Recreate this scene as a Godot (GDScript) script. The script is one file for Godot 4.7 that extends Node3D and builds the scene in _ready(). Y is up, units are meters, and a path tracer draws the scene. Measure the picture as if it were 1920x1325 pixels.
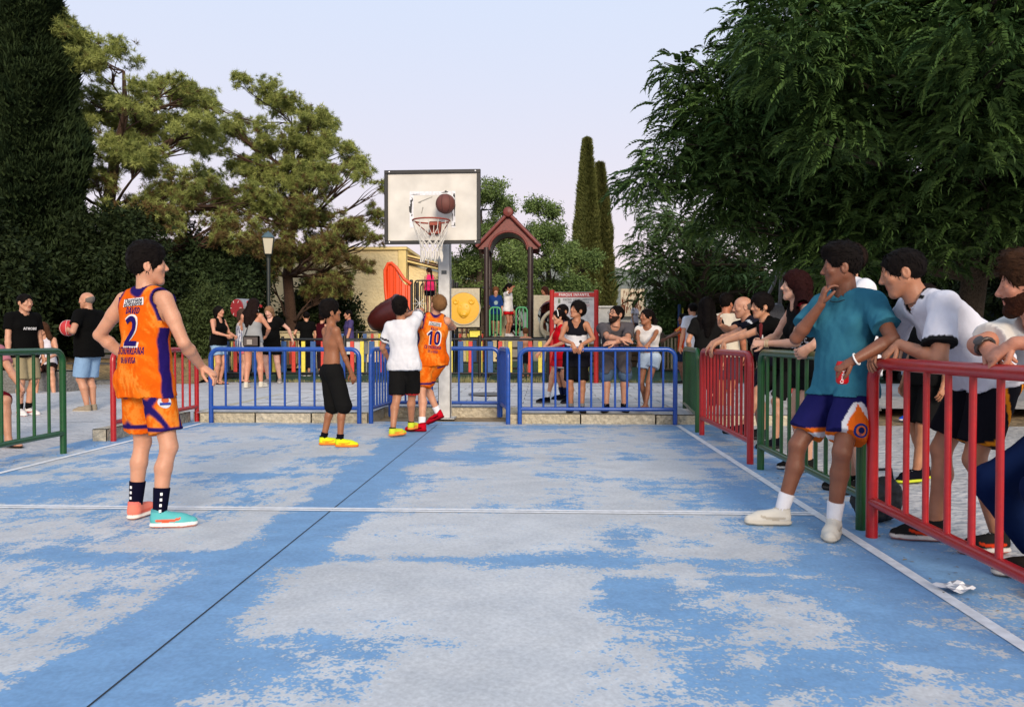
extends Node3D
# A small street-basketball court at dusk, with barriers, players, onlookers, a playground and trees.
# Metres; the court's long axis is z, the camera stands at its near end.

var used := {}
var mats := {}

# ---------------------------------------------------------------- naming
func numbered(called: String) -> String:
	var n = used.get(called, 0)
	used[called] = n + 1
	return called if n == 0 else "%s_%03d" % [called, n]

func thing(called: String, label: String, category: String, where := Vector3.ZERO, turn := 0.0, group := "") -> Node3D:
	var o := Node3D.new()
	o.name = numbered(called)
	add_child(o)
	o.position = where
	o.rotation.y = turn
	tag(o, label, category, group)
	return o

func tag(o: Node, label: String, category: String, group := "") -> Node:
	o.set_meta("label", label)
	o.set_meta("category", category)
	if group != "":
		o.set_meta("group", group)
	return o

func part(called: String, mesh: Mesh, m: Material, parent: Node, xf := Transform3D.IDENTITY) -> MeshInstance3D:
	var o := MeshInstance3D.new()
	o.mesh = mesh
	o.material_override = m
	if parent == self:
		o.name = numbered(called)
	else:
		o.name = called
	parent.add_child(o, true)
	o.transform = xf
	return o

func struct(called: String, mesh: Mesh, m: Material, xf := Transform3D.IDENTITY) -> MeshInstance3D:
	var o := part(called, mesh, m, self, xf)
	o.set_meta("kind", "structure")
	return o

# ---------------------------------------------------------------- materials
func srgb(r: float, g: float, b: float) -> Color:
	return Color(r / 255.0, g / 255.0, b / 255.0)

func noise(freq: float, sd: int, oct := 4) -> FastNoiseLite:
	var n := FastNoiseLite.new()
	n.seed = sd
	n.frequency = freq
	n.noise_type = FastNoiseLite.TYPE_SIMPLEX_SMOOTH
	n.fractal_type = FastNoiseLite.FRACTAL_FBM
	n.fractal_octaves = oct
	return n

func tint_tex(a: Color, b: Color, freq: float, sd: int, size := 256, oct := 5) -> ImageTexture:
	var n := noise(freq, sd, oct)
	var g := n.get_seamless_image(size, size)
	g.convert(Image.FORMAT_L8)
	var src := g.get_data()
	var out := PackedByteArray()
	out.resize(size * size * 3)
	for i in size * size:
		var c := a.lerp(b, src[i] / 255.0)
		out[i * 3] = int(c.r * 255.0)
		out[i * 3 + 1] = int(c.g * 255.0)
		out[i * 3 + 2] = int(c.b * 255.0)
	var im := Image.create_from_data(size, size, false, Image.FORMAT_RGB8, out)
	return ImageTexture.create_from_image(im)

var bump_cache := {}
func bump_tex(freq: float, sd: int, strength := 4.0, size := 256) -> ImageTexture:
	var key := "%f_%d_%f" % [freq, sd, strength]
	if bump_cache.has(key):
		return bump_cache[key]
	var n := noise(freq, sd, 5)
	var g := n.get_seamless_image(size, size)
	g.convert(Image.FORMAT_RGBA8)
	g.bump_map_to_normal_map(strength)
	bump_cache[key] = ImageTexture.create_from_image(g)
	return bump_cache[key]

func mat(c: Color, rough := 0.7, metal := 0.0) -> StandardMaterial3D:
	var m := StandardMaterial3D.new()
	m.albedo_color = c
	m.roughness = rough
	m.metallic = metal
	return m

var tone_cache := {}
func tone_tex(freq: float, low: float, sd: int) -> ImageTexture:
	# a grey grain shared by many materials: white down to low
	var fq := 0.012
	for f in [0.012, 0.02, 0.035, 0.05, 0.1, 0.2]:
		if absf(f - freq) < absf(fq - freq):
			fq = f
	var lq := 0.92
	for l in [0.6, 0.76, 0.86, 0.92]:
		if absf(l - low) < absf(lq - low):
			lq = l
	var key := "%f_%f_%d" % [fq, lq, sd % 2]
	if not tone_cache.has(key):
		tone_cache[key] = tint_tex(Color(lq, lq, lq), Color.WHITE, fq, 10 + sd % 2)
	return tone_cache[key]

func mottled(a: Color, b: Color, freq: float, sd: int, scale := 1.0, rough := 0.8, bump := 0.0) -> StandardMaterial3D:
	# a colour that wanders between a and b
	var key := str(a, b, freq, sd, scale, rough, bump)
	if mats.has(key):
		return mats[key]
	var m := mat(b, rough)
	var la := a.srgb_to_linear()
	var lb := b.srgb_to_linear()
	var t := (la.r + la.g + la.b) / maxf(lb.r + lb.g + lb.b, 0.001)
	m.albedo_texture = tone_tex(freq, Color(t, t, t).linear_to_srgb().r, sd)
	m.uv1_triplanar = true
	m.uv1_world_triplanar = true
	m.uv1_scale = Vector3.ONE * scale
	m.uv1_offset = Vector3(0.13, 0.37, 0.71) * float(sd % 17)
	if bump > 0.0:
		m.normal_enabled = true
		m.normal_texture = bump_tex(0.06, 77, 6.0)
		m.normal_scale = bump
	mats[key] = m
	return m

func vmat(rough := 0.8, sheen := 0.0) -> StandardMaterial3D:
	var m := mat(Color.WHITE, rough)
	m.vertex_color_use_as_albedo = true
	if sheen > 0.0:
		m.rim_enabled = true
		m.rim = sheen
	return m

# ---------------------------------------------------------------- a growing mesh
class MB:
	var V := PackedVector3Array()
	var N := PackedVector3Array()
	var C := PackedColorArray()
	var I := PackedInt32Array()
	var col := Color.WHITE
	func vert(p: Vector3, n: Vector3) -> int:
		V.append(p)
		N.append(n)
		C.append(col)
		return V.size() - 1
	func tri(a: int, b: int, c: int) -> void:
		I.append(a)
		I.append(b)
		I.append(c)
	func quad(a: Vector3, b: Vector3, c: Vector3, d: Vector3) -> void:
		var n := (c - a).cross(b - a)
		if n.length_squared() < 1e-14:
			n = (d - a).cross(c - a)
		n = n.normalized()
		var i := vert(a, n)
		vert(b, n)
		vert(c, n)
		vert(d, n)
		tri(i, i + 1, i + 2)
		tri(i, i + 2, i + 3)
	func box(c: Vector3, s: Vector3, b := Basis.IDENTITY, ch := 0.0) -> void:
		# a box, its edges chamfered by ch
		var h := s * 0.5
		for ax in 3:
			for sg in [-1.0, 1.0]:
				var n := Vector3.ZERO
				n[ax] = sg
				var u := Vector3.ZERO
				u[(ax + 1) % 3] = 1.0
				var w := Vector3.ZERO
				w[(ax + 2) % 3] = 1.0
				var hu: float = h[(ax + 1) % 3] - ch
				var hw: float = h[(ax + 2) % 3] - ch
				var k: Vector3 = n * h[ax]
				var q := [k - u * hu - w * hw, k + u * hu - w * hw, k + u * hu + w * hw, k - u * hu + w * hw]
				if sg > 0:
					q.reverse()
				quad(c + b * q[0], c + b * q[1], c + b * q[2], c + b * q[3])
		if ch > 0.0:
			for ax in 3:
				var u := (ax + 1) % 3
				var w := (ax + 2) % 3
				for su in [-1.0, 1.0]:
					for sw in [-1.0, 1.0]:
						var p := Vector3.ZERO
						var q := Vector3.ZERO
						p[u] = su * h[u]
						p[w] = sw * (h[w] - ch)
						q[u] = su * (h[u] - ch)
						q[w] = sw * h[w]
						var e := Vector3.ZERO
						e[ax] = h[ax] - ch
						var nn := Vector3.ZERO
						nn[u] = su
						nn[w] = sw
						nn = b * nn.normalized()
						var i := vert(c + b * (p - e), nn)
						vert(c + b * (q - e), nn)
						vert(c + b * (q + e), nn)
						vert(c + b * (p + e), nn)
						if su * sw > 0:
							tri(i, i + 1, i + 2)
							tri(i, i + 2, i + 3)
						else:
							tri(i, i + 2, i + 1)
							tri(i, i + 3, i + 2)
	func tube(pts: Array, radii: Array, sides := 8, caps := true, flat := 1.0, up := Vector3.ZERO) -> void:
		var n := pts.size()
		var prev := Vector3.ZERO
		var base := V.size()
		for i in n:
			var d: Vector3
			if i == 0:
				d = pts[1] - pts[0]
			elif i == n - 1:
				d = pts[n - 1] - pts[n - 2]
			else:
				d = (pts[i + 1] - pts[i]).normalized() + (pts[i] - pts[i - 1]).normalized()
			d = d.normalized()
			var u := up
			if u == Vector3.ZERO:
				u = prev
			if u == Vector3.ZERO or absf(u.dot(d)) > 0.98:
				u = Vector3.UP if absf(d.y) < 0.9 else Vector3.RIGHT
			var s := d.cross(u).normalized()
			u = s.cross(d)
			prev = u
			for k in sides:
				var a := TAU * k / sides
				var off := s * cos(a) + u * sin(a) * flat
				vert(pts[i] + off * radii[i], (s * cos(a) * flat + u * sin(a)).normalized())
		for i in n - 1:
			for k in sides:
				var a := base + i * sides + k
				var b := base + i * sides + (k + 1) % sides
				tri(a, b, a + sides)
				tri(b, b + sides, a + sides)
		if caps:
			for e in [0, n - 1]:
				var d: Vector3 = (pts[0] - pts[1]).normalized() if e == 0 else (pts[n - 1] - pts[n - 2]).normalized()
				var c := vert(pts[e] + d * radii[e] * 0.25, d)
				var first := V.size()
				for k in sides:
					vert(V[base + e * sides + k], d)
				for k in sides:
					if e == 0:
						tri(c, first + (k + 1) % sides, first + k)
					else:
						tri(c, first + k, first + (k + 1) % sides)
	func lathe(prof: Array, sides := 16, xf := Transform3D.IDENTITY) -> void:
		# prof: [radius, height] from bottom to top, about y
		var base := V.size()
		for i in prof.size():
			var a: Vector2 = Vector2(prof[maxi(i - 1, 0)][0], prof[maxi(i - 1, 0)][1])
			var b: Vector2 = Vector2(prof[mini(i + 1, prof.size() - 1)][0], prof[mini(i + 1, prof.size() - 1)][1])
			var t := (b - a).normalized()
			for k in sides:
				var g := TAU * k / sides
				vert(xf * Vector3(cos(g) * prof[i][0], prof[i][1], sin(g) * prof[i][0]), (xf.basis * Vector3(cos(g) * t.y, -t.x, sin(g) * t.y)).normalized())
		for i in prof.size() - 1:
			for k in sides:
				var a := base + i * sides + k
				var b := base + i * sides + (k + 1) % sides
				tri(a, b, a + sides)
				tri(b, b + sides, a + sides)
	func add(o: MB, xf: Transform3D, recolor := false) -> void:
		var base := V.size()
		var nb := xf.basis.orthonormalized()
		for i in o.V.size():
			V.append(xf * o.V[i])
			N.append(nb * o.N[i])
			C.append(col if recolor else o.C[i])
		for i in o.I:
			I.append(base + i)
	func mesh() -> ArrayMesh:
		var a := []
		a.resize(Mesh.ARRAY_MAX)
		a[Mesh.ARRAY_VERTEX] = V
		a[Mesh.ARRAY_NORMAL] = N
		a[Mesh.ARRAY_COLOR] = C
		a[Mesh.ARRAY_INDEX] = I
		var m := ArrayMesh.new()
		m.add_surface_from_arrays(Mesh.PRIMITIVE_TRIANGLES, a)
		return m

func boxm(s: Vector3, ch := 0.0) -> ArrayMesh:
	var b := MB.new()
	b.box(Vector3.ZERO, s, Basis.IDENTITY, ch)
	return b.mesh()

func sheet(x0: float, z0: float, x1: float, z1: float, y: float, uv0 := Vector2.ZERO, uv1 := Vector2.ONE) -> ArrayMesh:
	var a := []
	a.resize(Mesh.ARRAY_MAX)
	a[Mesh.ARRAY_VERTEX] = PackedVector3Array([Vector3(x0, y, z0), Vector3(x1, y, z0), Vector3(x1, y, z1), Vector3(x0, y, z1)])
	a[Mesh.ARRAY_NORMAL] = PackedVector3Array([Vector3.UP, Vector3.UP, Vector3.UP, Vector3.UP])
	a[Mesh.ARRAY_TEX_UV] = PackedVector2Array([uv0, Vector2(uv1.x, uv0.y), uv1, Vector2(uv0.x, uv1.y)])
	a[Mesh.ARRAY_INDEX] = PackedInt32Array([0, 2, 1, 0, 3, 2])
	var m := ArrayMesh.new()
	m.add_surface_from_arrays(Mesh.PRIMITIVE_TRIANGLES, a)
	return m

func at(p: Vector3, turn := 0.0) -> Transform3D:
	return Transform3D(Basis(Vector3.UP, turn), p)

func text_mesh(s: String, size: float, depth := 0.004, font_name := "Droid Sans", bold := true) -> TextMesh:
	var f := SystemFont.new()
	f.font_names = PackedStringArray([font_name])
	if bold:
		f.font_weight = 700
	var t := TextMesh.new()
	t.text = s
	t.font = f
	t.font_size = 64
	t.pixel_size = size / 64.0
	t.depth = depth
	t.curve_step = 4.0
	return t

# ---------------------------------------------------------------- signed distance field, meshed as surface nets
class Fld:
	var o: Vector3
	var h: float
	var nx: int
	var ny: int
	var nz: int
	var v := PackedFloat32Array()
	func _init(lo: Vector3, hi: Vector3, cell: float) -> void:
		o = lo
		h = cell
		nx = int((hi.x - lo.x) / cell) + 2
		ny = int((hi.y - lo.y) / cell) + 2
		nz = int((hi.z - lo.z) / cell) + 2
		v.resize(nx * ny * nz)
		v.fill(9.0)
	# a tapered capsule from a (radius ra) to b (rb), joined with smoothness k; along axis ax it is s times thinner;
	# flat ends it square at b; mode 0 joins, 1 cuts away
	func cone(a: Vector3, ra: float, b: Vector3, rb: float, k := 0.02, ax := Vector3.ZERO, s := 1.0, flat := false, mode := 0) -> void:
		var w := v
		v = PackedFloat32Array()
		var r := maxf(ra, rb) + k + h * 2.0
		var lo := (Vector3(minf(a.x, b.x), minf(a.y, b.y), minf(a.z, b.z)) - Vector3.ONE * r - o) / h
		var hi := (Vector3(maxf(a.x, b.x), maxf(a.y, b.y), maxf(a.z, b.z)) + Vector3.ONE * r - o) / h
		var x0 := maxi(0, int(lo.x))
		var x1 := mini(nx - 1, int(hi.x) + 1)
		var y0 := maxi(0, int(lo.y))
		var y1 := mini(ny - 1, int(hi.y) + 1)
		var z0 := maxi(0, int(lo.z))
		var z1 := mini(nz - 1, int(hi.z) + 1)
		var M := Basis.IDENTITY
		var sq := s != 1.0
		if sq:
			var q := s - 1.0
			M = Basis(Vector3(1 + q * ax.x * ax.x, q * ax.x * ax.y, q * ax.x * ax.z), Vector3(q * ax.x * ax.y, 1 + q * ax.y * ax.y, q * ax.y * ax.z), Vector3(q * ax.x * ax.z, q * ax.y * ax.z, 1 + q * ax.z * ax.z))
		var ab := b - a
		var dir := ab.normalized()
		if sq:
			ab = M * ab
		var inv := 1.0 / maxf(ab.length_squared(), 1e-9)
		var dr := rb - ra
		var kk := 0.25 / maxf(k, 1e-6)
		for z in range(z0, z1 + 1):
			for y in range(y0, y1 + 1):
				var i := (z * ny + y) * nx + x0
				var p := o + Vector3(x0 * h, y * h, z * h) - a
				for x in range(x0, x1 + 1):
					var l := M * p if sq else p
					var t := clampf(l.dot(ab) * inv, 0.0, 1.0)
					var d := (l - ab * t).length() - ra - dr * t
					if flat:
						d = maxf(d, (p + a - b).dot(dir))
					if mode == 0:
						var e := w[i]
						var g := k - absf(d - e)
						if g > 0.0:
							w[i] = minf(d, e) - g * g * kk
						elif d < e:
							w[i] = d
					else:
						if -d > w[i]:
							w[i] = -d
					i += 1
					p.x += h
		v = w
	func ell(c: Vector3, r: Vector3, k := 0.02, mode := 0) -> void:
		var w := v
		v = PackedFloat32Array()
		var m := minf(r.x, minf(r.y, r.z))
		var lo := (c - r - Vector3.ONE * (k + h * 2) - o) / h
		var hi := (c + r + Vector3.ONE * (k + h * 2) - o) / h
		var kk := 0.25 / maxf(k, 1e-6)
		for z in range(maxi(0, int(lo.z)), mini(nz - 1, int(hi.z) + 1) + 1):
			for y in range(maxi(0, int(lo.y)), mini(ny - 1, int(hi.y) + 1) + 1):
				for x in range(maxi(0, int(lo.x)), mini(nx - 1, int(hi.x) + 1) + 1):
					var i := (z * ny + y) * nx + x
					var p := (o + Vector3(x, y, z) * h - c) / r
					var q := p.length()
					var d := (q - 1.0) * m if q < 0.3 else q * (q - 1.0) / (p / r).length()
					if mode == 0:
						var e := w[i]
						var g := k - absf(d - e)
						w[i] = minf(d, e) - (g * g * kk if g > 0.0 else 0.0)
					elif mode == 1:
						w[i] = maxf(w[i], -d)
					else:
						w[i] = maxf(w[i], d)
		v = w
	func cut(p: Vector3, n: Vector3) -> void:   # keeps the side that n points away from
		var w := v
		v = PackedFloat32Array()
		var q := o - p
		for z in nz:
			for y in ny:
				var i := (z * ny + y) * nx
				var d := (q + Vector3(0, y * h, z * h)).dot(n)
				var st := n.x * h
				for x in nx:
					if d > w[i]:
						w[i] = d
					d += st
					i += 1
		v = w
	func cover(f: Fld, d: float) -> void:   # grows over a lower field of the same origin and cell
		var w := v
		v = PackedFloat32Array()
		for z in mini(nz, f.nz):
			for y in mini(ny, f.ny):
				var i := (z * ny + y) * nx
				var j := (z * f.ny + y) * f.nx
				for x in mini(nx, f.nx):
					var e := f.v[j + x] - d
					if e < w[i + x]:
						w[i + x] = e
		v = w
	func rough(n: FastNoiseLite, amp: float, sc := Vector3.ONE) -> void:
		var w := v
		v = PackedFloat32Array()
		var lim := h * 3.0
		for z in nz:
			for y in ny:
				var i := (z * ny + y) * nx
				for x in nx:
					if absf(w[i]) < lim:
						w[i] += amp * n.get_noise_3dv((o + Vector3(x, y, z) * h) * sc)
					i += 1
		v = w
	func sample(p: Vector3) -> float:
		var q := (p - o) / h
		var x := int(q.x)
		var y := int(q.y)
		var z := int(q.z)
		if x < 0 or y < 0 or z < 0 or x >= nx - 1 or y >= ny - 1 or z >= nz - 1:
			return 1.0
		var f := q - Vector3(x, y, z)
		var i := (z * ny + y) * nx + x
		var a := lerpf(lerpf(v[i], v[i + 1], f.x), lerpf(v[i + nx], v[i + nx + 1], f.x), f.y)
		i += nx * ny
		var b := lerpf(lerpf(v[i], v[i + 1], f.x), lerpf(v[i + nx], v[i + nx + 1], f.x), f.y)
		return lerpf(a, b, f.z)
	func hit(p: Vector3, d: Vector3, far: float) -> Vector3:
		var t := 0.0
		while t < far:
			if sample(p + d * t) < 0.0:
				return p + d * t
			t += h * 0.25
		return p + d * far
	func build(out: MB, colf = null) -> void:
		var w := v
		var idx := PackedInt32Array()
		idx.resize(nx * ny * nz)
		idx.fill(-1)
		var sx := nx
		var sz := nx * ny
		var lim := h * 4.5
		var offs := PackedInt32Array([0, 1, sx, sx + 1, sz, sz + 1, sz + sx, sz + sx + 1])
		var ed := PackedInt32Array([0, 1, 2, 3, 4, 5, 6, 7, 0, 2, 1, 3, 4, 6, 5, 7, 0, 4, 1, 5, 2, 6, 3, 7])
		var cp := [Vector3(0, 0, 0), Vector3(1, 0, 0), Vector3(0, 1, 0), Vector3(1, 1, 0), Vector3(0, 0, 1), Vector3(1, 0, 1), Vector3(0, 1, 1), Vector3(1, 1, 1)]
		var q := PackedFloat32Array()
		q.resize(8)
		for z in nz - 1:
			for y in ny - 1:
				var i := (z * ny + y) * nx - 1
				for x in nx - 1:
					i += 1
					if absf(w[i]) > lim:
						continue
					var m := 0
					for c in 8:
						var f := w[i + offs[c]]
						q[c] = f
						if f < 0.0:
							m += 1
					if m == 0 or m == 8:
						continue
					var s := Vector3.ZERO
					var n := 0
					for e in 12:
						var a := ed[e * 2]
						var b := ed[e * 2 + 1]
						var fa := q[a]
						var fb := q[b]
						if (fa < 0.0) != (fb < 0.0):
							var ca: Vector3 = cp[a]
							var cb: Vector3 = cp[b]
							s += ca + (cb - ca) * (fa / (fa - fb))
							n += 1
					var p := o + (Vector3(x, y, z) + s / n) * h
					var g := Vector3(q[1] + q[3] + q[5] + q[7] - q[0] - q[2] - q[4] - q[6], q[2] + q[3] + q[6] + q[7] - q[0] - q[1] - q[4] - q[5], q[4] + q[5] + q[6] + q[7] - q[0] - q[1] - q[2] - q[3])
					if colf != null:
						out.col = colf.call(p)
					idx[i] = out.vert(p, g.normalized())
		for z in range(1, nz - 1):
			for y in range(1, ny - 1):
				var i := (z * ny + y) * nx
				for x in range(1, nx - 1):
					var k := i + x
					if idx[k] < 0:
						continue
					var inside := w[k] < 0.0
					# edges of this cell's corner along x, y, z
					if (w[k + 1] < 0.0) != inside:
						_q(out, idx, k, sx, sz, inside)
					if (w[k + sx] < 0.0) != inside:
						_q(out, idx, k, sz, 1, inside)
					if (w[k + sz] < 0.0) != inside:
						_q(out, idx, k, 1, sx, inside)
	func _q(out: MB, idx: PackedInt32Array, k: int, u: int, t: int, inside: bool) -> void:
		var a := idx[k]
		var b := idx[k - u]
		var c := idx[k - u - t]
		var d := idx[k - t]
		if a < 0 or b < 0 or c < 0 or d < 0:
			return
		if inside:
			out.tri(a, c, b)
			out.tri(a, d, c)
		else:
			out.tri(a, b, c)
			out.tri(a, c, d)


# ---------------------------------------------------------------- heads, hair and shoes, built once and reused
var heads := {}
var hairs := {}
var shoes := {}
var wrinkle := FastNoiseLite.new()
var mats_skin := {}
var skin_tex: ImageTexture

func head_shape(kind: String) -> MB:
	if heads.has(kind):
		return heads[kind]
	var f := Fld.new(Vector3(-0.11, -0.16, -0.13), Vector3(0.11, 0.14, 0.14), 0.0055)
	var jw := 1.0 if kind == "m" else (0.93 if kind == "f" else 0.95)
	var ch := 1.0 if kind == "m" else (0.85 if kind == "f" else 0.8)
	f.ell(Vector3(0, 0.03, -0.012), Vector3(0.076, 0.086, 0.096), 0.01)
	f.ell(Vector3(0, -0.03, 0.022), Vector3(0.060 * jw, 0.066, 0.066), 0.03)
	f.cone(Vector3(0, -0.07, 0.035), 0.036 * jw, Vector3(0, -0.094, 0.060), 0.021 * ch, 0.03)
	for s in [-1.0, 1.0]:
		f.cone(Vector3(s * 0.052 * jw, -0.045, -0.004), 0.018, Vector3(s * 0.022, -0.092, 0.052), 0.017, 0.03)
		f.ell(Vector3(s * 0.04, -0.018, 0.06), Vector3(0.024, 0.02, 0.02), 0.02)
		f.ell(Vector3(s * 0.031, 0.006, 0.098), Vector3(0.019, 0.012, 0.019), 0.01, 1)
		f.ell(Vector3(s * 0.031, 0.006, 0.074), Vector3(0.017, 0.013, 0.012), 0.008)
		f.ell(Vector3(s * 0.079, -0.004, -0.012), Vector3(0.009, 0.034, 0.021), 0.006)
		f.ell(Vector3(s * 0.090, -0.002, -0.006), Vector3(0.006, 0.02, 0.011), 0.004, 1)
		f.ell(Vector3(s * 0.011, -0.026, 0.094), Vector3(0.010, 0.008, 0.011), 0.008)
	f.cone(Vector3(-0.036, 0.026, 0.072), 0.009 * ch, Vector3(0.036, 0.026, 0.072), 0.009 * ch, 0.015)
	f.cone(Vector3(0, 0.018, 0.080), 0.009, Vector3(0, -0.020, 0.103 if kind != "c" else 0.098), 0.0105, 0.012)
	f.cone(Vector3(-0.017, -0.051, 0.077), 0.007, Vector3(0.017, -0.051, 0.077), 0.007, 0.008)
	f.cone(Vector3(-0.015, -0.062, 0.075), 0.0075, Vector3(0.015, -0.062, 0.075), 0.0075, 0.008)
	f.cone(Vector3(0, -0.06, -0.02), 0.052 * jw, Vector3(0, -0.15, -0.03), 0.052 * jw, 0.025)
	var m := MB.new()
	f.build(m, func(p: Vector3) -> Color:
		if p.z > 0.07 and absf(p.y + 0.056) < 0.012 and absf(p.x) < 0.026 - absf(p.y + 0.056) * 0.6:
			return Color(0.82, 0.55, 0.5)
		return Color.WHITE)
	heads[kind] = m
	return m

func hair_shape(style: String) -> MB:
	if hairs.has(style):
		return hairs[style]
	var long := style in ["long", "wavy", "ponytail", "bob"]
	var lo := Vector3(-0.16, -0.17, -0.20)
	if style in ["long", "wavy", "ponytail"]:
		lo = Vector3(-0.18, -0.46, -0.24)
	var f := Fld.new(lo, Vector3(0.16, 0.2, 0.16), 0.0075)
	var nz := noise(26.0, 5, 3)
	var th := 0.012
	var top := 0.02
	match style:
		"mop": top = 0.038; th = 0.011
		"short": top = 0.022; th = 0.009
		"fade": top = 0.036; th = 0.004
		"quiff": top = 0.03; th = 0.004
		"buzz": top = 0.006; th = 0.005
		"bowl": top = 0.026; th = 0.022
		"long": top = 0.018; th = 0.016
		"wavy": top = 0.024; th = 0.022
		"bun": top = 0.012; th = 0.012
		"ponytail": top = 0.012; th = 0.012
		"rim": top = 0.0; th = 0.0035
	f.ell(Vector3(0, 0.03, -0.014), Vector3(0.077 + th, 0.085 + th, 0.097 + th), 0.01)
	if style in ["mop", "fade", "quiff", "bowl", "wavy", "long"]:
		f.ell(Vector3(0, 0.062 + top * 0.5, -0.006), Vector3(0.074 + top * 0.4, 0.062 + top * 0.5, 0.092 + top * 0.35), 0.03)
	if style == "quiff":
		f.cone(Vector3(-0.03, 0.125, 0.055), 0.024, Vector3(0.035, 0.125, 0.055), 0.024, 0.03)
		f.cone(Vector3(0, 0.12, -0.02), 0.04, Vector3(0, 0.125, 0.05), 0.03, 0.03)
	# the face, the ears and the neck stay free
	var line := 0.075
	if style in ["mop", "bowl"]:
		line = 0.062
	f.ell(Vector3(0, line - 0.13, 0.108), Vector3(0.084, 0.125, 0.085), 0.01, 1)
	f.ell(Vector3(0, -0.06, 0.10), Vector3(0.105, 0.075, 0.11), 0.01, 1)
	if not long:
		f.cut(Vector3(0, -0.075 if style != "bun" else -0.06, -0.1), Vector3(0, -0.95, 0.32).normalized())
		for s in [-1.0, 1.0]:
			f.ell(Vector3(s * 0.088, -0.012, 0.0), Vector3(0.02, 0.036, 0.028), 0.01, 1)
	if style == "rim":
		f.cut(Vector3(0, 0.035, -0.05), Vector3(0, 0.9, 0.42).normalized())
	if style == "fade":
		f.ell(Vector3(0, 0.105, 0.03), Vector3(0.075, 0.042, 0.078), 0.02)
	if style == "long" or style == "wavy":
		var spread := 0.03 if style == "wavy" else 0.0
		for s in [-1.0, 1.0]:
			f.cone(Vector3(s * 0.07, 0.03, -0.03), 0.04, Vector3(s * (0.085 + spread), -0.16, -0.06), 0.045 + spread * 0.5, 0.04)
			f.cone(Vector3(s * (0.085 + spread), -0.16, -0.06), 0.045 + spread * 0.4, Vector3(s * 0.07, -0.36, -0.09), 0.03, 0.04)
		f.cone(Vector3(0, 0.0, -0.08), 0.06, Vector3(0, -0.22, -0.10), 0.065 + spread * 0.5, 0.04)
		f.cone(Vector3(0, -0.22, -0.10), 0.06 + spread * 0.4, Vector3(0, -0.40, -0.11), 0.035, 0.04)
	if style == "bob":
		f.cone(Vector3(0, 0.0, -0.07), 0.075, Vector3(0, -0.12, -0.075), 0.055, 0.04)
		for s in [-1.0, 1.0]:
			f.cone(Vector3(s * 0.07, 0.02, -0.02), 0.03, Vector3(s * 0.075, -0.10, -0.04), 0.028, 0.04)
	if style == "ponytail":
		f.cone(Vector3(0, 0.02, -0.105), 0.03, Vector3(0, -0.04, -0.15), 0.035, 0.02)
		f.cone(Vector3(0, -0.04, -0.15), 0.035, Vector3(0, -0.28, -0.13), 0.018, 0.02)
	if style == "bun":
		f.ell(Vector3(0, 0.10, -0.10), Vector3(0.05, 0.045, 0.045), 0.015)
	if style != "rim":
		f.rough(nz, 0.007 if style in ["mop", "wavy", "quiff", "fade"] else 0.004)
	var m := MB.new()
	f.build(m)
	# loose locks break the outline
	var rng := RandomNumberGenerator.new()
	rng.seed = 11
	var nv := m.V.size()
	if style != "buzz" and style != "rim":
		for i in 700:
			var k := rng.randi() % nv
			var p := m.V[k]
			var n := m.N[k]
			var dn := (Vector3(0, -1, -0.25) + Vector3(rng.randf_range(-0.5, 0.5), rng.randf_range(-0.2, 0.5), rng.randf_range(-0.5, 0.5)))
			if style in ["quiff", "fade", "mop"] and p.y > 0.06:
				dn = Vector3(rng.randf_range(-0.6, 0.6), 0.1, rng.randf_range(0.2, 1.0))
			var t := (dn - n * dn.dot(n)).normalized()
			var s := n.cross(t) * rng.randf_range(0.0016, 0.003)
			var L := rng.randf_range(0.018, 0.04)
			var a := p - n * 0.003
			var b := p + t * L * 0.5 + n * rng.randf_range(0.001, 0.006)
			var c := p + t * L + n * rng.randf_range(-0.003, 0.005)
			var j := m.vert(a - s, n)
			m.vert(a + s, n)
			m.vert(b + s, n)
			m.vert(b - s, n)
			m.vert(c, n)
			m.tri(j, j + 1, j + 2)
			m.tri(j, j + 2, j + 3)
			m.tri(j + 3, j + 2, j + 4)
	hairs[style] = m
	return m

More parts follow.
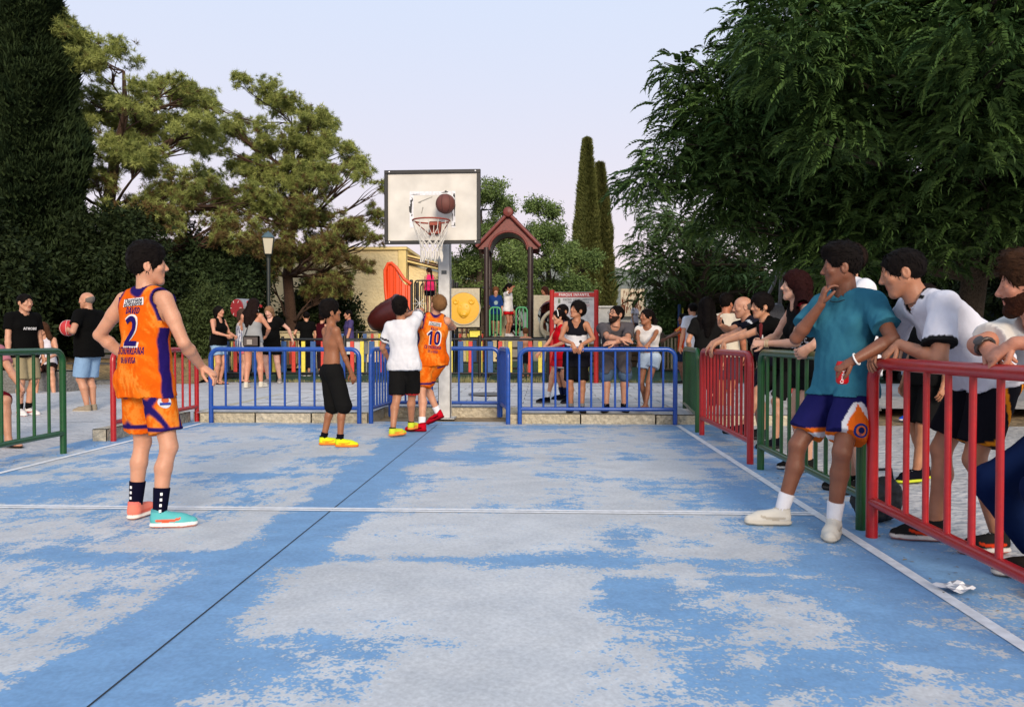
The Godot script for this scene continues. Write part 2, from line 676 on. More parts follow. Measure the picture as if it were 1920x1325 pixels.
func shoe_shape(upper: Color, sole: Color, accent: Color, collar: Color) -> Mesh:
	var key := str(upper, sole, accent, collar)
	if shoes.has(key):
		return shoes[key]
	var f: Fld
	if not shoes.has("field"):
		f = Fld.new(Vector3(-0.075, -0.02, -0.10), Vector3(0.075, 0.15, 0.24), 0.0075)
		f.cone(Vector3(0, 0.05, -0.028), 0.039, Vector3(0, 0.036, 0.12), 0.044, 0.02)
		f.cone(Vector3(0, 0.036, 0.11), 0.043, Vector3(0.006, 0.027, 0.175), 0.033, 0.02)
		f.cone(Vector3(0, 0.05, -0.03), 0.042, Vector3(0, 0.115, -0.025), 0.043, 0.02, Vector3.ZERO, 1.0, true)
		f.cone(Vector3(0, 0.07, 0.0), 0.035, Vector3(0, 0.05, 0.09), 0.033, 0.02)
		f.cone(Vector3(0, 0.016, -0.035), 0.046, Vector3(0, 0.016, 0.12), 0.052, 0.006, Vector3.UP, 2.6)
		f.cone(Vector3(0, 0.016, 0.11), 0.052, Vector3(0.006, 0.018, 0.17), 0.04, 0.006, Vector3.UP, 2.6)
		f.cut(Vector3.ZERO, Vector3.DOWN)
		shoes["field"] = f
	f = shoes["field"]
	var m := MB.new()
	f.build(m, func(p: Vector3) -> Color:
		if p.y < 0.013:
			return accent.lerp(sole, 0.35)
		if p.y < 0.030:
			return sole
		if p.y > 0.100:
			return collar
		# a swept mark along the side
		var c := 0.045 + (p.z - 0.0) * (p.z - 0.0) * 2.2 - p.z * 0.12
		if absf(p.x) > 0.028 and p.z > -0.03 and p.z < 0.12 and absf(p.y - c) < 0.008:
			return accent
		return upper)
	# laces
	m.col = collar.lerp(Color.WHITE, 0.35)
	for i in 4:
		var z := 0.028 + i * 0.021
		var y := 0.098 - i * 0.0085
		m.tube([Vector3(-0.026, y - 0.012, z), Vector3(0.0, y + 0.004, z + 0.003), Vector3(0.026, y - 0.012, z)], [0.003, 0.0034, 0.003], 5)
	shoes[key] = m.mesh()
	return shoes[key]

func ik(a: Vector3, t: Vector3, l1: float, l2: float, pole: Vector3) -> Array:
	var d := t - a
	var L := d.length()
	var mx := (l1 + l2) * 0.998
	if L > mx:
		d = d / L * mx
		t = a + d
		L = mx
	L = maxf(L, absf(l1 - l2) + 0.01)
	var n := d.normalized()
	var x := (l1 * l1 - l2 * l2 + L * L) / (2.0 * L)
	var y := sqrt(maxf(l1 * l1 - x * x, 0.0))
	var q := pole - n * pole.dot(n)
	if q.length() < 0.001:
		q = Vector3(0, 0, 1) - n * n.z
	return [a + n * x + q.normalized() * y, t]

# ---------------------------------------------------------------- people. In a person's own frame +z is forward, +x is their left.
func person(p: Dictionary) -> Node3D:
	var H: float = p.get("H", 1.72)
	var sex: String = p.get("sex", "m")
	var gw: float = p.get("w", 1.0)
	var cell: float = p.get("cell", 0.014)
	var u := H / 1.75
	var q := u * gw
	var root := thing("person", p.label, "person", p.pos, deg_to_rad(p.get("yaw", 0.0)), p.get("group", ""))
	var inv := root.transform.affine_inverse()
	var fem := sex == "f"
	# skeleton
	var P: Vector3 = Vector3(p.get("hx", 0.0), p.get("hip", 0.533 * H), p.get("hz", 0.0))
	var B0 := Basis(Vector3.RIGHT, deg_to_rad(p.get("tilt", 0.0))) * Basis(Vector3.BACK, deg_to_rad(p.get("roll", 0.0)))
	var B1 := Basis(Vector3.UP, deg_to_rad(p.get("twist", 0.0))) * Basis(Vector3.BACK, deg_to_rad(p.get("side", 0.0))) * Basis(Vector3.RIGHT, deg_to_rad(p.get("lean", 2.0)))
	var W := P + B0 * Vector3(0, 0.075 * H, 0)
	var C := W + B1 * Vector3(0, 0.115 * H, 0.0)
	var NB := W + B1 * Vector3(0, 0.232 * H, -0.008 * H)
	var sw := (0.094 if fem else 0.104) * H * lerpf(1.0, gw, 0.5)
	if sex == "c":
		sw = 0.095 * H
	var hd: Array = p.get("head", [0.0, 0.0, 0.0])
	var BH := Basis(Vector3.UP, deg_to_rad(hd[0])) * Basis(Vector3.RIGHT, deg_to_rad(hd[1])) * Basis(Vector3.BACK, deg_to_rad(hd[2]))
	var hh: float = p.get("hh", 0.152 if sex == "c" else 0.134) * H
	var nd := (B1.y + BH.y * 0.7 + B1.z * 0.25).normalized()
	var HC := NB + nd * (0.030 * H) + BH * Vector3(0, hh * 0.5, 0.012 * H)
	var hs := hh / 0.222
	var S := {}
	var E := {}
	var Wr := {}
	var Hp := {}
	var Kn := {}
	var An := {}
	var FB := {}
	for sd in ["l", "r"]:
		var g: float = 1.0 if sd == "l" else -1.0
		S[sd] = W + B1 * Vector3(g * sw, 0.208 * H, -0.012 * H)
		if p.has("sh" + sd):
			S[sd] += B1 * p["sh" + sd]
		var tgt: Vector3
		if p.has("w" + sd):
			tgt = inv * p["w" + sd]
		elif p.has("a" + sd):
			tgt = p["a" + sd] * H
		else:
			tgt = S[sd] + Vector3(g * 0.05 * H, -0.312 * H, 0.03 * H)
		var pole: Vector3 = p.get("p" + sd, Vector3(g * 0.5, -0.2, -1.0))
		var r := ik(S[sd], tgt, 0.172 * H, 0.15 * H, pole)
		E[sd] = r[0]
		Wr[sd] = r[1]
		Hp[sd] = P + B0 * Vector3(g * 0.05 * H, -0.012 * H, 0)
		var foot: Vector3
		if p.has("fw" + sd):
			foot = inv * p["fw" + sd]
		else:
			foot = p.get("f" + sd, Vector3(g * 0.06, 0, 0.0))
		var fy: float = deg_to_rad(p.get("fy" + sd, g * 10.0))
		var fp: float = deg_to_rad(p.get("fp" + sd, 0.0))
		FB[sd] = Transform3D(Basis(Vector3.UP, fy) * Basis(Vector3.RIGHT, fp), foot)
		var ank: Vector3 = FB[sd] * Vector3(0, 0.048 * H, -0.01 * H)
		var kp: Vector3 = p.get("k" + sd, FB[sd].basis.z)
		r = ik(Hp[sd], ank, 0.245 * H, 0.238 * H, kp)
		Kn[sd] = r[0]
		An[sd] = r[1]
		if r[1].distance_to(ank) > 0.004:
			FB[sd].origin += r[1] - ank
	# bounds
	var lo := HC
	var hi := HC
	for d in [S, E, Wr, Hp, Kn, An]:
		for sd in ["l", "r"]:
			lo = lo.min(d[sd])
			hi = hi.max(d[sd])
	lo -= Vector3(0.19, 0.14, 0.19) * maxf(1.0, gw)
	hi += Vector3(0.19, 0.1, 0.19) * maxf(1.0, gw)
	var top: Dictionary = p.get("top", {})
	var bot: Dictionary = p.get("bottom", {})
	var skin_c: Color = p.get("skin", srgb(196, 144, 112))
	var cov := 0.93 if not top.is_empty() and top.kind != "cami" else 1.0
	var bcov := 0.95 if not bot.is_empty() else 1.0
	var bz := B1.z
	var belly: float = p.get("belly", 0.0)
	var torso := func(f: Fld, e: float, m: float, kk: float) -> void:
		var wr := (0.128 if fem else 0.138) * q * m + e
		f.cone(P + B0 * Vector3(0, 0.01 * H, 0), 0.145 * q * m + e, W, wr, kk, B0.z, 1.38)
		f.cone(W, wr, C, 0.148 * q * m * (0.94 if fem else 1.0) + e, kk, bz, 1.42)
		f.cone(C, 0.146 * q * m * (0.94 if fem else 1.0) + e, C + B1 * Vector3(0, 0.055 * H, -0.008), 0.125 * q * m + e, kk, bz, 1.5)
		for g in [-1.0, 1.0]:
			var sj: Vector3 = S["l" if g > 0 else "r"]
			f.cone(NB + B1 * Vector3(g * 0.02 * H, -0.006 * H, 0), 0.05 * u * m + e, sj + B1 * Vector3(-g * 0.012, -0.004, 0), 0.049 * q * m + e, kk)
			f.cone(C + B1 * Vector3(g * 0.045 * H, 0.01 * H, -0.01), 0.085 * q * m + e, sj + B1 * Vector3(-g * 0.02, -0.03, 0), 0.05 * q * m + e, kk)
			if fem:
				f.ell(C + B1 * Vector3(g * 0.042 * H, 0.005 * H, 0.085 * q), Vector3(0.056, 0.056, 0.05) * q * p.get("bust", 1.0) + Vector3.ONE * e, 0.03)
			else:
				f.ell(C + B1 * Vector3(g * 0.04 * H, 0.022 * H, 0.07 * q), Vector3(0.07, 0.05, 0.035) * q + Vector3.ONE * e, 0.03)
		if belly > 0.0:
			f.ell(W + B1 * Vector3(0, 0.0, 0.055 * q), Vector3(0.14, 0.13, 0.09 + belly) * q + Vector3.ONE * e, 0.05)
	var fb := Fld.new(lo - Vector3(0, 0.02, 0), hi, cell)
	torso.call(fb, 0.0, cov, 0.035)
	fb.cone(Hp.l, 0.084 * q * bcov, Hp.r, 0.084 * q * bcov, 0.03)
	for sd in ["l", "r"]:
		var g: float = 1.0 if sd == "l" else -1.0
		fb.ell(Hp[sd] + B0 * Vector3(0, 0.0, -0.036 * q), Vector3(0.074, 0.08, 0.068) * q * bcov * (1.06 if fem else 1.0), 0.03)
		fb.cone(Hp[sd], 0.084 * q * bcov * (1.06 if fem else 1.0), Kn[sd], 0.055 * q, 0.03)
		var sh: Vector3 = An[sd] - Kn[sd]
		var kf: Vector3 = (Kn[sd] - Hp[sd]).normalized() - sh.normalized()
		var back := FB[sd].basis.z as Vector3 * -1.0
		back = (back - sh.normalized() * back.dot(sh.normalized())).normalized()
		var calf: Vector3 = Kn[sd] + sh * 0.32 + back * 0.017 * q
		fb.cone(Kn[sd], 0.051 * q, calf, 0.053 * q, 0.02)
		fb.cone(calf, 0.053 * q, An[sd], 0.034 * u, 0.02)
		if p.get("shoe", {}).get("bare", false):
			var F: Transform3D = FB[sd]
			fb.cone(An[sd], 0.036 * u, F * Vector3(0, 0.036, -0.03), 0.032 * u, 0.015)
			fb.cone(F * Vector3(0, 0.05, 0.0), 0.033 * u, F * Vector3(0, 0.03, 0.12 * u), 0.036 * u, 0.02, F.basis.y, 1.4)
			fb.cone(F * Vector3(0, 0.03, 0.11 * u), 0.036 * u, F * Vector3(0.004, 0.022, 0.165 * u), 0.03 * u, 0.02, F.basis.y, 1.8)
		else:
			fb.cone(An[sd], 0.034 * u, FB[sd] * Vector3(0, 0.035, -0.01), 0.032 * u, 0.01)
		# arms
		var aw := lerpf(1.0, gw, 0.7) * u * (0.9 if fem else 1.0)
		if sex == "c":
			aw *= 0.9
		fb.cone(S[sd], (0.053 if top.is_empty() or not top.kind in ["tee", "polo"] else 0.046) * aw, S[sd].lerp(E[sd], 0.45), 0.047 * aw, 0.025)
		fb.cone(S[sd].lerp(E[sd], 0.4), 0.047 * aw, E[sd], 0.038 * aw, 0.015)
		var fa: Vector3 = Wr[sd] - E[sd]
		fb.cone(E[sd], 0.038 * aw, E[sd] + fa * 0.28, 0.042 * aw, 0.012)
		fb.cone(E[sd] + fa * 0.28, 0.042 * aw, Wr[sd], 0.026 * u, 0.012)
	fb.cone(NB + B1 * Vector3(0, -0.02, 0), 0.056 * q, HC + BH * Vector3(0, -0.06 * hs, -0.02 * hs), 0.050 * hs, 0.03)
	var body := MB.new()
	# hands
	var hand_at := {}
	for sd in ["l", "r"]:
		var g: float = 1.0 if sd == "l" else -1.0
		var fd: Vector3 = (Wr[sd] - E[sd]).normalized()
		var dir: Vector3 = p.get("g" + sd, fd)
		dir = dir.normalized()
		var pn: Vector3 = p.get("n" + sd, Vector3(-g, 0, 0))
		pn = (pn - dir * pn.dot(dir)).normalized()
		var side := dir.cross(pn) * g      # towards the thumb
		var hl := 0.088 * u
		var kn: Vector3 = Wr[sd] + dir * hl
		fb.cone(Wr[sd], 0.027 * u, Wr[sd] + dir * 0.035 * u, 0.031 * u, 0.012, pn, 1.35)
		fb.cone(Wr[sd] + dir * 0.03 * u, 0.034 * u, kn - dir * 0.012 * u, 0.040 * u, 0.012, pn, 2.3)
		hand_at[sd] = [Wr[sd], dir, pn, side]
		var cu: float = p.get("c" + sd, 0.35)
		var lens := [0.070, 0.078, 0.073, 0.058]
		for i in 4:
			var base: Vector3 = kn - dir * 0.014 * u + side * (0.030 - 0.020 * i) * u
			var L: float = lens[i] * u
			var a1 := cu * 1.1 + 0.05 * i
			var d1 := dir.rotated(dir.cross(pn).normalized(), a1 * 0.75)
			var d2 := dir.rotated(dir.cross(pn).normalized(), a1 * 1.7)
			var d3 := dir.rotated(dir.cross(pn).normalized(), a1 * 2.3)
			var p1 := base + d1 * (L * 0.5 + 0.012 * u)
			var p2 := p1 + d2 * L * 0.32
			var p3 := p2 + d3 * L * 0.24
			body.tube([base, base.lerp(p1, 0.6), p1, p2, p3], [0.0098 * u, 0.0092 * u, 0.0092 * u, 0.0084 * u, 0.0062 * u], 7)
		var tb: Vector3 = Wr[sd] + dir * 0.022 * u + side * 0.022 * u + pn * 0.006
		var t1 := tb + (side * 0.75 + dir * 0.75 + pn * (0.25 + cu * 0.4)).normalized() * 0.042 * u
		var t2 := t1 + (side * (0.35 - cu * 0.4) + dir * 0.9 + pn * (0.15 + cu * 0.5)).normalized() * 0.030 * u
		var t3 := t2 + (side * (0.1 - cu * 0.5) + dir * 0.9 + pn * (0.15 + cu * 0.6)).normalized() * 0.022 * u
		body.tube([tb, t1, t2, t3], [0.014 * u, 0.0115 * u, 0.0100 * u, 0.0072 * u], 7)
	fb.build(body)
	var HX := Transform3D(BH.scaled_local(Vector3.ONE * hs), HC)
	body.add(head_shape(sex), HX)
	var sm: StandardMaterial3D
	var skey := str(skin_c)
	if mats_skin.has(skey):
		sm = mats_skin[skey]
	else:
		sm = vmat(0.52)
		sm.albedo_color = skin_c
		if skin_tex == null:
			skin_tex = tint_tex(Color(0.88, 0.85, 0.83), Color(1, 1, 1), 0.02, 31, 128)
		sm.albedo_texture = skin_tex
		sm.uv1_triplanar = true
		sm.uv1_scale = Vector3.ONE * 3.0
		sm.normal_enabled = true
		sm.normal_texture = bump_tex(0.09, 5, 3.0)
		sm.normal_scale = 0.25
		sm.subsurf_scatter_enabled = true
		sm.subsurf_scatter_strength = 0.08
		mats_skin[skey] = sm
	part("body", body.mesh(), sm, root)
	# clothes: what is worn below first, so that the shirt hangs over it
	var fl: Fld = null
	if not bot.is_empty():
		fl = Fld.new(lo, Vector3(hi.x, minf(hi.y, W.y + 0.12), hi.z), cell)
		var e: float = bot.get("e", 0.016)
		var wt := P + B0 * Vector3(0, bot.get("waist", 0.045) * H, 0)
		fl.cone(P, 0.146 * q + e * 0.6, wt, 0.138 * q + e * 0.6, 0.03, B0.z, 1.36)
		fl.cone(Hp.l, 0.084 * q + e, Hp.r, 0.084 * q + e, 0.03)
		var L: float = bot.get("len", 0.8)
		for sd in ["l", "r"]:
			fl.ell(Hp[sd] + B0 * Vector3(0, 0.0, -0.036 * q), Vector3(0.076, 0.083, 0.070) * q * (1.06 if fem else 1.0) + Vector3.ONE * e * 0.8, 0.04)
			var en: Vector3 = Hp[sd].lerp(Kn[sd], minf(L, 1.0))
			var er: float = lerpf(0.084 * q, 0.056 * q, minf(L, 1.0)) + bot.get("leg", 0.03)
			fl.cone(Hp[sd], 0.084 * q + e * 1.2, en, er, 0.03, Vector3.ZERO, 1.0, L <= 1.0)
			if L > 1.0:
				fl.cone(Kn[sd], er, Kn[sd].lerp(An[sd], L - 1.0), 0.05 * q + bot.get("leg", 0.03) * 0.6, 0.02, Vector3.ZERO, 1.0, true)
		fl.cut(wt, B0.y)
		wrinkle.seed = (hash(p.label) + 7) % 1000
		fl.rough(wrinkle, bot.get("fold", 0.014) * 0.6, Vector3(1.0, 0.45, 1.0))
		var ml := MB.new()
		var pf := Transform3D(B0, P).affine_inverse()
		var cf: Callable
		if bot.has("colf"):
			cf = func(x: Vector3) -> Color: return bot.colf.call(pf * x, x, Hp, Kn)
		else:
			var cc: Color = bot.col.srgb_to_linear()
			cf = func(_x: Vector3) -> Color: return cc
		fl.build(ml, cf)
		var pants := part(bot.get("name", "shorts"), ml.mesh(), cloth_mat(), root)
		for t in bot.get("text", []):
			cloth_text(fl, Transform3D(B0, P), t, pants)
	if not top.is_empty():
		var e: float = top.get("e", 0.014)
		var ft := Fld.new(lo, hi, cell)
		torso.call(ft, e, 1.0, 0.05)
		var hem: float = top.get("hem", 0.045) * H
		var hp := P + B0 * Vector3(0, -hem, 0)
		if hem > -0.03 * H:
			var fl0: float = top.get("flare", 0.012)
			# the cloth falls straight from the chest, clear of the waist
			ft.cone(C, 0.136 * q + e, hp, 0.146 * q + e + fl0, 0.04, bz, 1.32, true)
			for g in [-1.0, 1.0]:
				ft.cone(W + B1 * Vector3(g * 0.028 * H, 0, 0), 0.100 * q + e, hp + B0 * Vector3(g * 0.05 * H, 0, 0), 0.092 * q + e + fl0, 0.05, B0.z, 1.0, true)
			ft.ell(P + B0 * Vector3(0, 0, -0.036 * q), Vector3(0.125, 0.09, 0.075) * q + Vector3.ONE * e, 0.04)
		if fl != null and hem > -0.03 * H and P.y > 0.42 * H:
			ft.cover(fl, 0.012)
		ft.cut(hp, -B0.y)
		if top.kind in ["tee", "polo"]:
			var sl: float = top.get("sleeve", 0.62)
			for sd in ["l", "r"]:
				var en: Vector3 = S[sd].lerp(E[sd], sl)
				ft.cone(S[sd], 0.057 * q + e * 0.5, en, 0.056 * q + top.get("se", 0.014), 0.03, Vector3.ZERO, 1.0, true)
		else:
			for sd in ["l", "r"]:
				var g: float = 1.0 if sd == "l" else -1.0
				var o: float = top.get("strap", 0.0)
				ft.cone(S[sd] + B1 * Vector3(g * (0.022 - o), 0.08, 0), 0.055 * q, S[sd] + B1 * Vector3(g * (0.022 - o), -0.045 * u, 0), 0.062 * q, 0.0, Vector3.ZERO, 1.0, false, 1)
				ft.cone(S[sd], 0.072 * q, E[sd], 0.065 * q, 0.0, Vector3.ZERO, 1.0, false, 1)
			torso_guard(ft, C, B1, q, e, H, bz)
		var nk: float = top.get("neck", 0.062)
		ft.cone(NB + B1 * Vector3(0, 0.0, 0.012), nk * u, NB + B1 * Vector3(0, 0.1, 0.03), nk * u + 0.03, 0.0, Vector3.ZERO, 1.0, false, 1)
		if top.has("scoop"):
			ft.cone(NB + B1 * Vector3(0, -top.scoop * 0.4, 0.09), nk * u * 0.9, NB + B1 * Vector3(0, 0.05, 0.09), nk * u * 1.3, 0.0, Vector3.ZERO, 1.0, false, 1)
		if top.has("scoopb"):
			ft.cone(NB + B1 * Vector3(0, -top.scoopb * 0.4, -0.09), nk * u * 0.9, NB + B1 * Vector3(0, 0.05, -0.09), nk * u * 1.3, 0.0, Vector3.ZERO, 1.0, false, 1)
		if top.kind == "cami":
			ft.cut(C + B1 * Vector3(0, top.get("cut", 0.035) * H, 0), (B1.y + bz * top.get("slant", -0.2)).normalized())
		wrinkle.seed = hash(p.label) % 1000
		ft.rough(wrinkle, top.get("fold", 0.016) * 0.6, Vector3(1.0, 0.5, 1.0))
		var mt := MB.new()
		var frame := Transform3D(B1, W).affine_inverse()
		var cf: Callable
		if top.has("colf"):
			cf = func(x: Vector3) -> Color: return top.colf.call(frame * x, x, S, E, NB)
		else:
			var cc: Color = top.col.srgb_to_linear()
			cf = func(_x: Vector3) -> Color: return cc
		ft.build(mt, cf)
		if top.kind == "cami":
			mt.col = top.get("strapcol", top.get("col", Color.BLACK)).srgb_to_linear()
			for g in [-1.0, 1.0]:
				var a := C + B1 * Vector3(g * 0.05 * H, 0.02 * H, 0.115 * q)
				var b := NB + B1 * Vector3(g * 0.058 * H, 0.012 * H, 0.0)
				var c := C + B1 * Vector3(g * 0.05 * H, 0.02 * H, -0.10 * q)
				mt.tube([a, a.lerp(b, 0.5) + B1 * Vector3(0, 0.012, 0.03), b + B1 * Vector3(0, 0.018, 0), b.lerp(c, 0.5) + B1 * Vector3(0, 0.0, -0.035), c], [0.007, 0.007, 0.007, 0.007, 0.007], 6)
		var shirt := part(top.get("name", "shirt"), mt.mesh(), cloth_mat(), root)
		for t in top.get("text", []):
			cloth_text(ft, Transform3D(B1, W), t, shirt)
	# shoes and socks
	var so: Dictionary = p.get("shoe", {})
	if so.is_empty():
		so = {"up": srgb(40, 40, 42), "sole": srgb(210, 210, 205)}
	for sd in ["l", "r"]:
		var ss: Dictionary = so.get(sd, so)
		if ss.get("bare", false):
			var fm := MB.new()
			fm.col = ss.get("up", srgb(40, 35, 30)).srgb_to_linear()
			fm.tube([Vector3(0, 0.006, -0.065), Vector3(0, 0.006, 0.03), Vector3(0.002, 0.006, 0.12), Vector3(0.004, 0.006, 0.19)], [0.034, 0.034, 0.045, 0.03], 10, true, 0.18, Vector3.UP)
			for g in [-1.0, 1.0]:
				fm.tube([Vector3(g * 0.036, 0.014, 0.05), Vector3(g * 0.026, 0.055, 0.085), Vector3(0.0, 0.060, 0.115)], [0.006, 0.007, 0.006], 5)
			part("sandal", fm.mesh(), cloth_mat(), root, FB[sd].scaled_local(Vector3.ONE * u))
			continue
		var up: Color = ss.get("up", Color.WHITE)
		var sole: Color = ss.get("sole", Color.WHITE)
		var shm := shoe_shape(up.srgb_to_linear(), sole.srgb_to_linear(), ss.get("acc", up).srgb_to_linear(), ss.get("collar", up).srgb_to_linear())
		part("shoe", shm, cloth_mat(), root, FB[sd].scaled_local(Vector3.ONE * u * p.get("foot", 1.0)))
		if p.has("sock"):
			var k: Dictionary = p.sock
			var smb := MB.new()
			smb.col = k.col.srgb_to_linear()
			var a: Vector3 = FB[sd] * Vector3(0, 0.06 * u, -0.016)
			var dirs: Vector3 = (Kn[sd] - An[sd]).normalized()
			var tp: Vector3 = An[sd] + dirs * k.h
			var calf: Vector3 = Kn[sd] + (An[sd] - Kn[sd]) * 0.32 + FB[sd].basis.z * -0.017 * q
			var ax0: Vector3 = calf.lerp(An[sd], clampf(1.0 - k.h / (0.68 * 0.238 * H), 0.0, 1.0))
			var r1: float = lerpf(0.034 * u, 0.053 * q, clampf(k.h / (0.68 * 0.238 * H), 0.0, 1.0)) + 0.007
			smb.tube([a, An[sd], An[sd].lerp(ax0, 0.5), ax0], [0.040 * u, 0.041 * u, (r1 + 0.041 * u) * 0.5, r1], 14)
			var sk := part("sock", smb.mesh(), cloth_mat(), root)
			if k.has("mark"):
				var mk := MB.new()
				mk.col = Color(0.85, 0.85, 0.85)
				for i in 4:
					var c: Vector3 = An[sd].lerp(ax0, 0.15 + 0.22 * i)
					var out: Vector3 = inv.basis * Vector3(-0.35 if sd == "l" else 0.5, 0, 1.0).normalized()
					mk.box(c + out * (lerpf(0.041 * u, r1, 0.15 + 0.22 * i) + 0.001), Vector3(0.013, 0.016, 0.004), Basis.looking_at(out, Vector3.UP))
				part("sock_mark", mk.mesh(), cloth_mat(), sk)
	# hair and face
	var hr: Dictionary = p.get("hair", {"style": "short", "col": srgb(28, 22, 20)})
	if hr.style != "none":
		var hm := hair_mat(hr.col)
		part("hair", hair_mesh(hr.style), hm, root, HX)
		if cell < 0.02:
			for s in [-1.0, 1.0]:
				var br := MB.new()
				br.tube([Vector3(s * 0.014, 0.029, 0.084), Vector3(s * 0.032, 0.033, 0.078), Vector3(s * 0.049, 0.027, 0.064)], [0.0034, 0.0040, 0.0026], 5)
				part("eyebrow", br.mesh(), hm, root, HX)
	if p.has("beard"):
		part("beard", beard_mesh(), hair_mat(p.beard), root, HX)
	if cell < 0.02:
		for s in [-1.0, 1.0]:
			part("eye", eye_mesh(), vmat(0.2), root, HX * Transform3D(Basis(Vector3.UP, deg_to_rad(p.get("look", 0.0))), Vector3(s * 0.031, 0.006, 0.0745)))
	root.set_meta("hx", HX)
	root.set_meta("hands", hand_at)
	for k in ["hx", "hands"]:
		var val = root.get_meta(k)
		root.remove_meta(k)
		rig[root] = rig.get(root, {})
		rig[root][k] = val
	rig[root]["joints"] = {"S": S, "E": E, "Wr": Wr, "NB": NB, "P": P, "W": W, "B1": B1, "u": u, "C": C}
	return root

var rig := {}

func torso_guard(ft: Fld, C: Vector3, B1: Basis, q: float, e: float, H: float, bz: Vector3) -> void:
	# what the arm holes cut out of the chest is put back
	ft.cone(C + B1 * Vector3(0, -0.09 * H, 0), 0.138 * q + e, C + B1 * Vector3(0, 0.02 * H, -0.004), 0.132 * q + e, 0.02, bz, 1.4)

var cloth_m: StandardMaterial3D
func cloth_mat() -> StandardMaterial3D:
	if cloth_m == null:
		cloth_m = vmat(0.88)
		cloth_m.metallic_specular = 0.16
		cloth_m.albedo_texture = tint_tex(Color(0.95, 0.95, 0.95), Color(1, 1, 1), 0.05, 9, 128)
		cloth_m.uv1_triplanar = true
		cloth_m.uv1_scale = Vector3.ONE * 2.4
		cloth_m.normal_enabled = true
		cloth_m.normal_texture = bump_tex(0.02, 21, 9.0)
		cloth_m.normal_scale = 0.16
	return cloth_m

var hair_ms := {}
func hair_mat(c: Color) -> StandardMaterial3D:
	var k := str(c)
	if not hair_ms.has(k):
		var m := mat(c, 0.6)
		m.metallic_specular = 0.16
		m.normal_enabled = true
		m.normal_texture = bump_tex(0.12, 8, 10.0)
		m.normal_scale = 0.6
		m.uv1_triplanar = true
		m.uv1_scale = Vector3(14, 2, 14)
		hair_ms[k] = m
	return hair_ms[k]

var hair_meshes := {}
func hair_mesh(style: String) -> Mesh:
	if not hair_meshes.has(style):
		hair_meshes[style] = hair_shape(style).mesh()
	return hair_meshes[style]

func beard_mesh() -> Mesh:
	if not hair_meshes.has("beard"):
		var f := Fld.new(Vector3(-0.1, -0.15, -0.06), Vector3(0.1, 0.03, 0.13), 0.006)
		f.ell(Vector3(0, -0.036, 0.022), Vector3(0.065, 0.068, 0.071), 0.02)
		f.cone(Vector3(0, -0.075, 0.035), 0.042, Vector3(0, -0.100, 0.061), 0.027, 0.03)
		for s in [-1.0, 1.0]:
			f.cone(Vector3(s * 0.053, -0.035, -0.004), 0.024, Vector3(s * 0.022, -0.094, 0.052), 0.023, 0.02)
		f.cut(Vector3(0, -0.034, 0.07), Vector3(0, 0.85, 0.30).normalized())
		f.cut(Vector3(0, 0, -0.014), Vector3(0, -0.12, -1).normalized())
		f.cone(Vector3(-0.013, -0.056, 0.085), 0.012, Vector3(0.013, -0.056, 0.085), 0.012, 0.0, Vector3.ZERO, 1.0, false, 1)
		f.cone(Vector3(-0.022, -0.036, 0.074), 0.0075, Vector3(0.022, -0.036, 0.074), 0.0075, 0.006)
		f.rough(noise(40.0, 3, 2), 0.004)
		var m := MB.new()
		f.build(m)
		hair_meshes["beard"] = m.mesh()
	return hair_meshes["beard"]

func eye_mesh() -> Mesh:
	if not hair_meshes.has("eye"):
		var m := MB.new()
		var xf := Transform3D(Basis(Vector3.RIGHT, PI / 2), Vector3.ZERO)
		m.col = Color(0.75, 0.72, 0.70)
		var prof := []
		for i in 8:
			var a := -PI / 2 + PI * 0.83 * i / 7.0
			prof.append([cos(a) * 0.0115, sin(a) * 0.0115])
		m.lathe(prof, 12, xf)
		m.col = Color(0.03, 0.018, 0.012)
		prof = []
		for i in 4:
			var a := PI * 0.33 + PI * 0.17 * i / 3.0
			prof.append([cos(a) * 0.0118, sin(a) * 0.0118])
		m.lathe(prof, 12, xf)
		hair_meshes["eye"] = m.mesh()
	return hair_meshes["eye"]

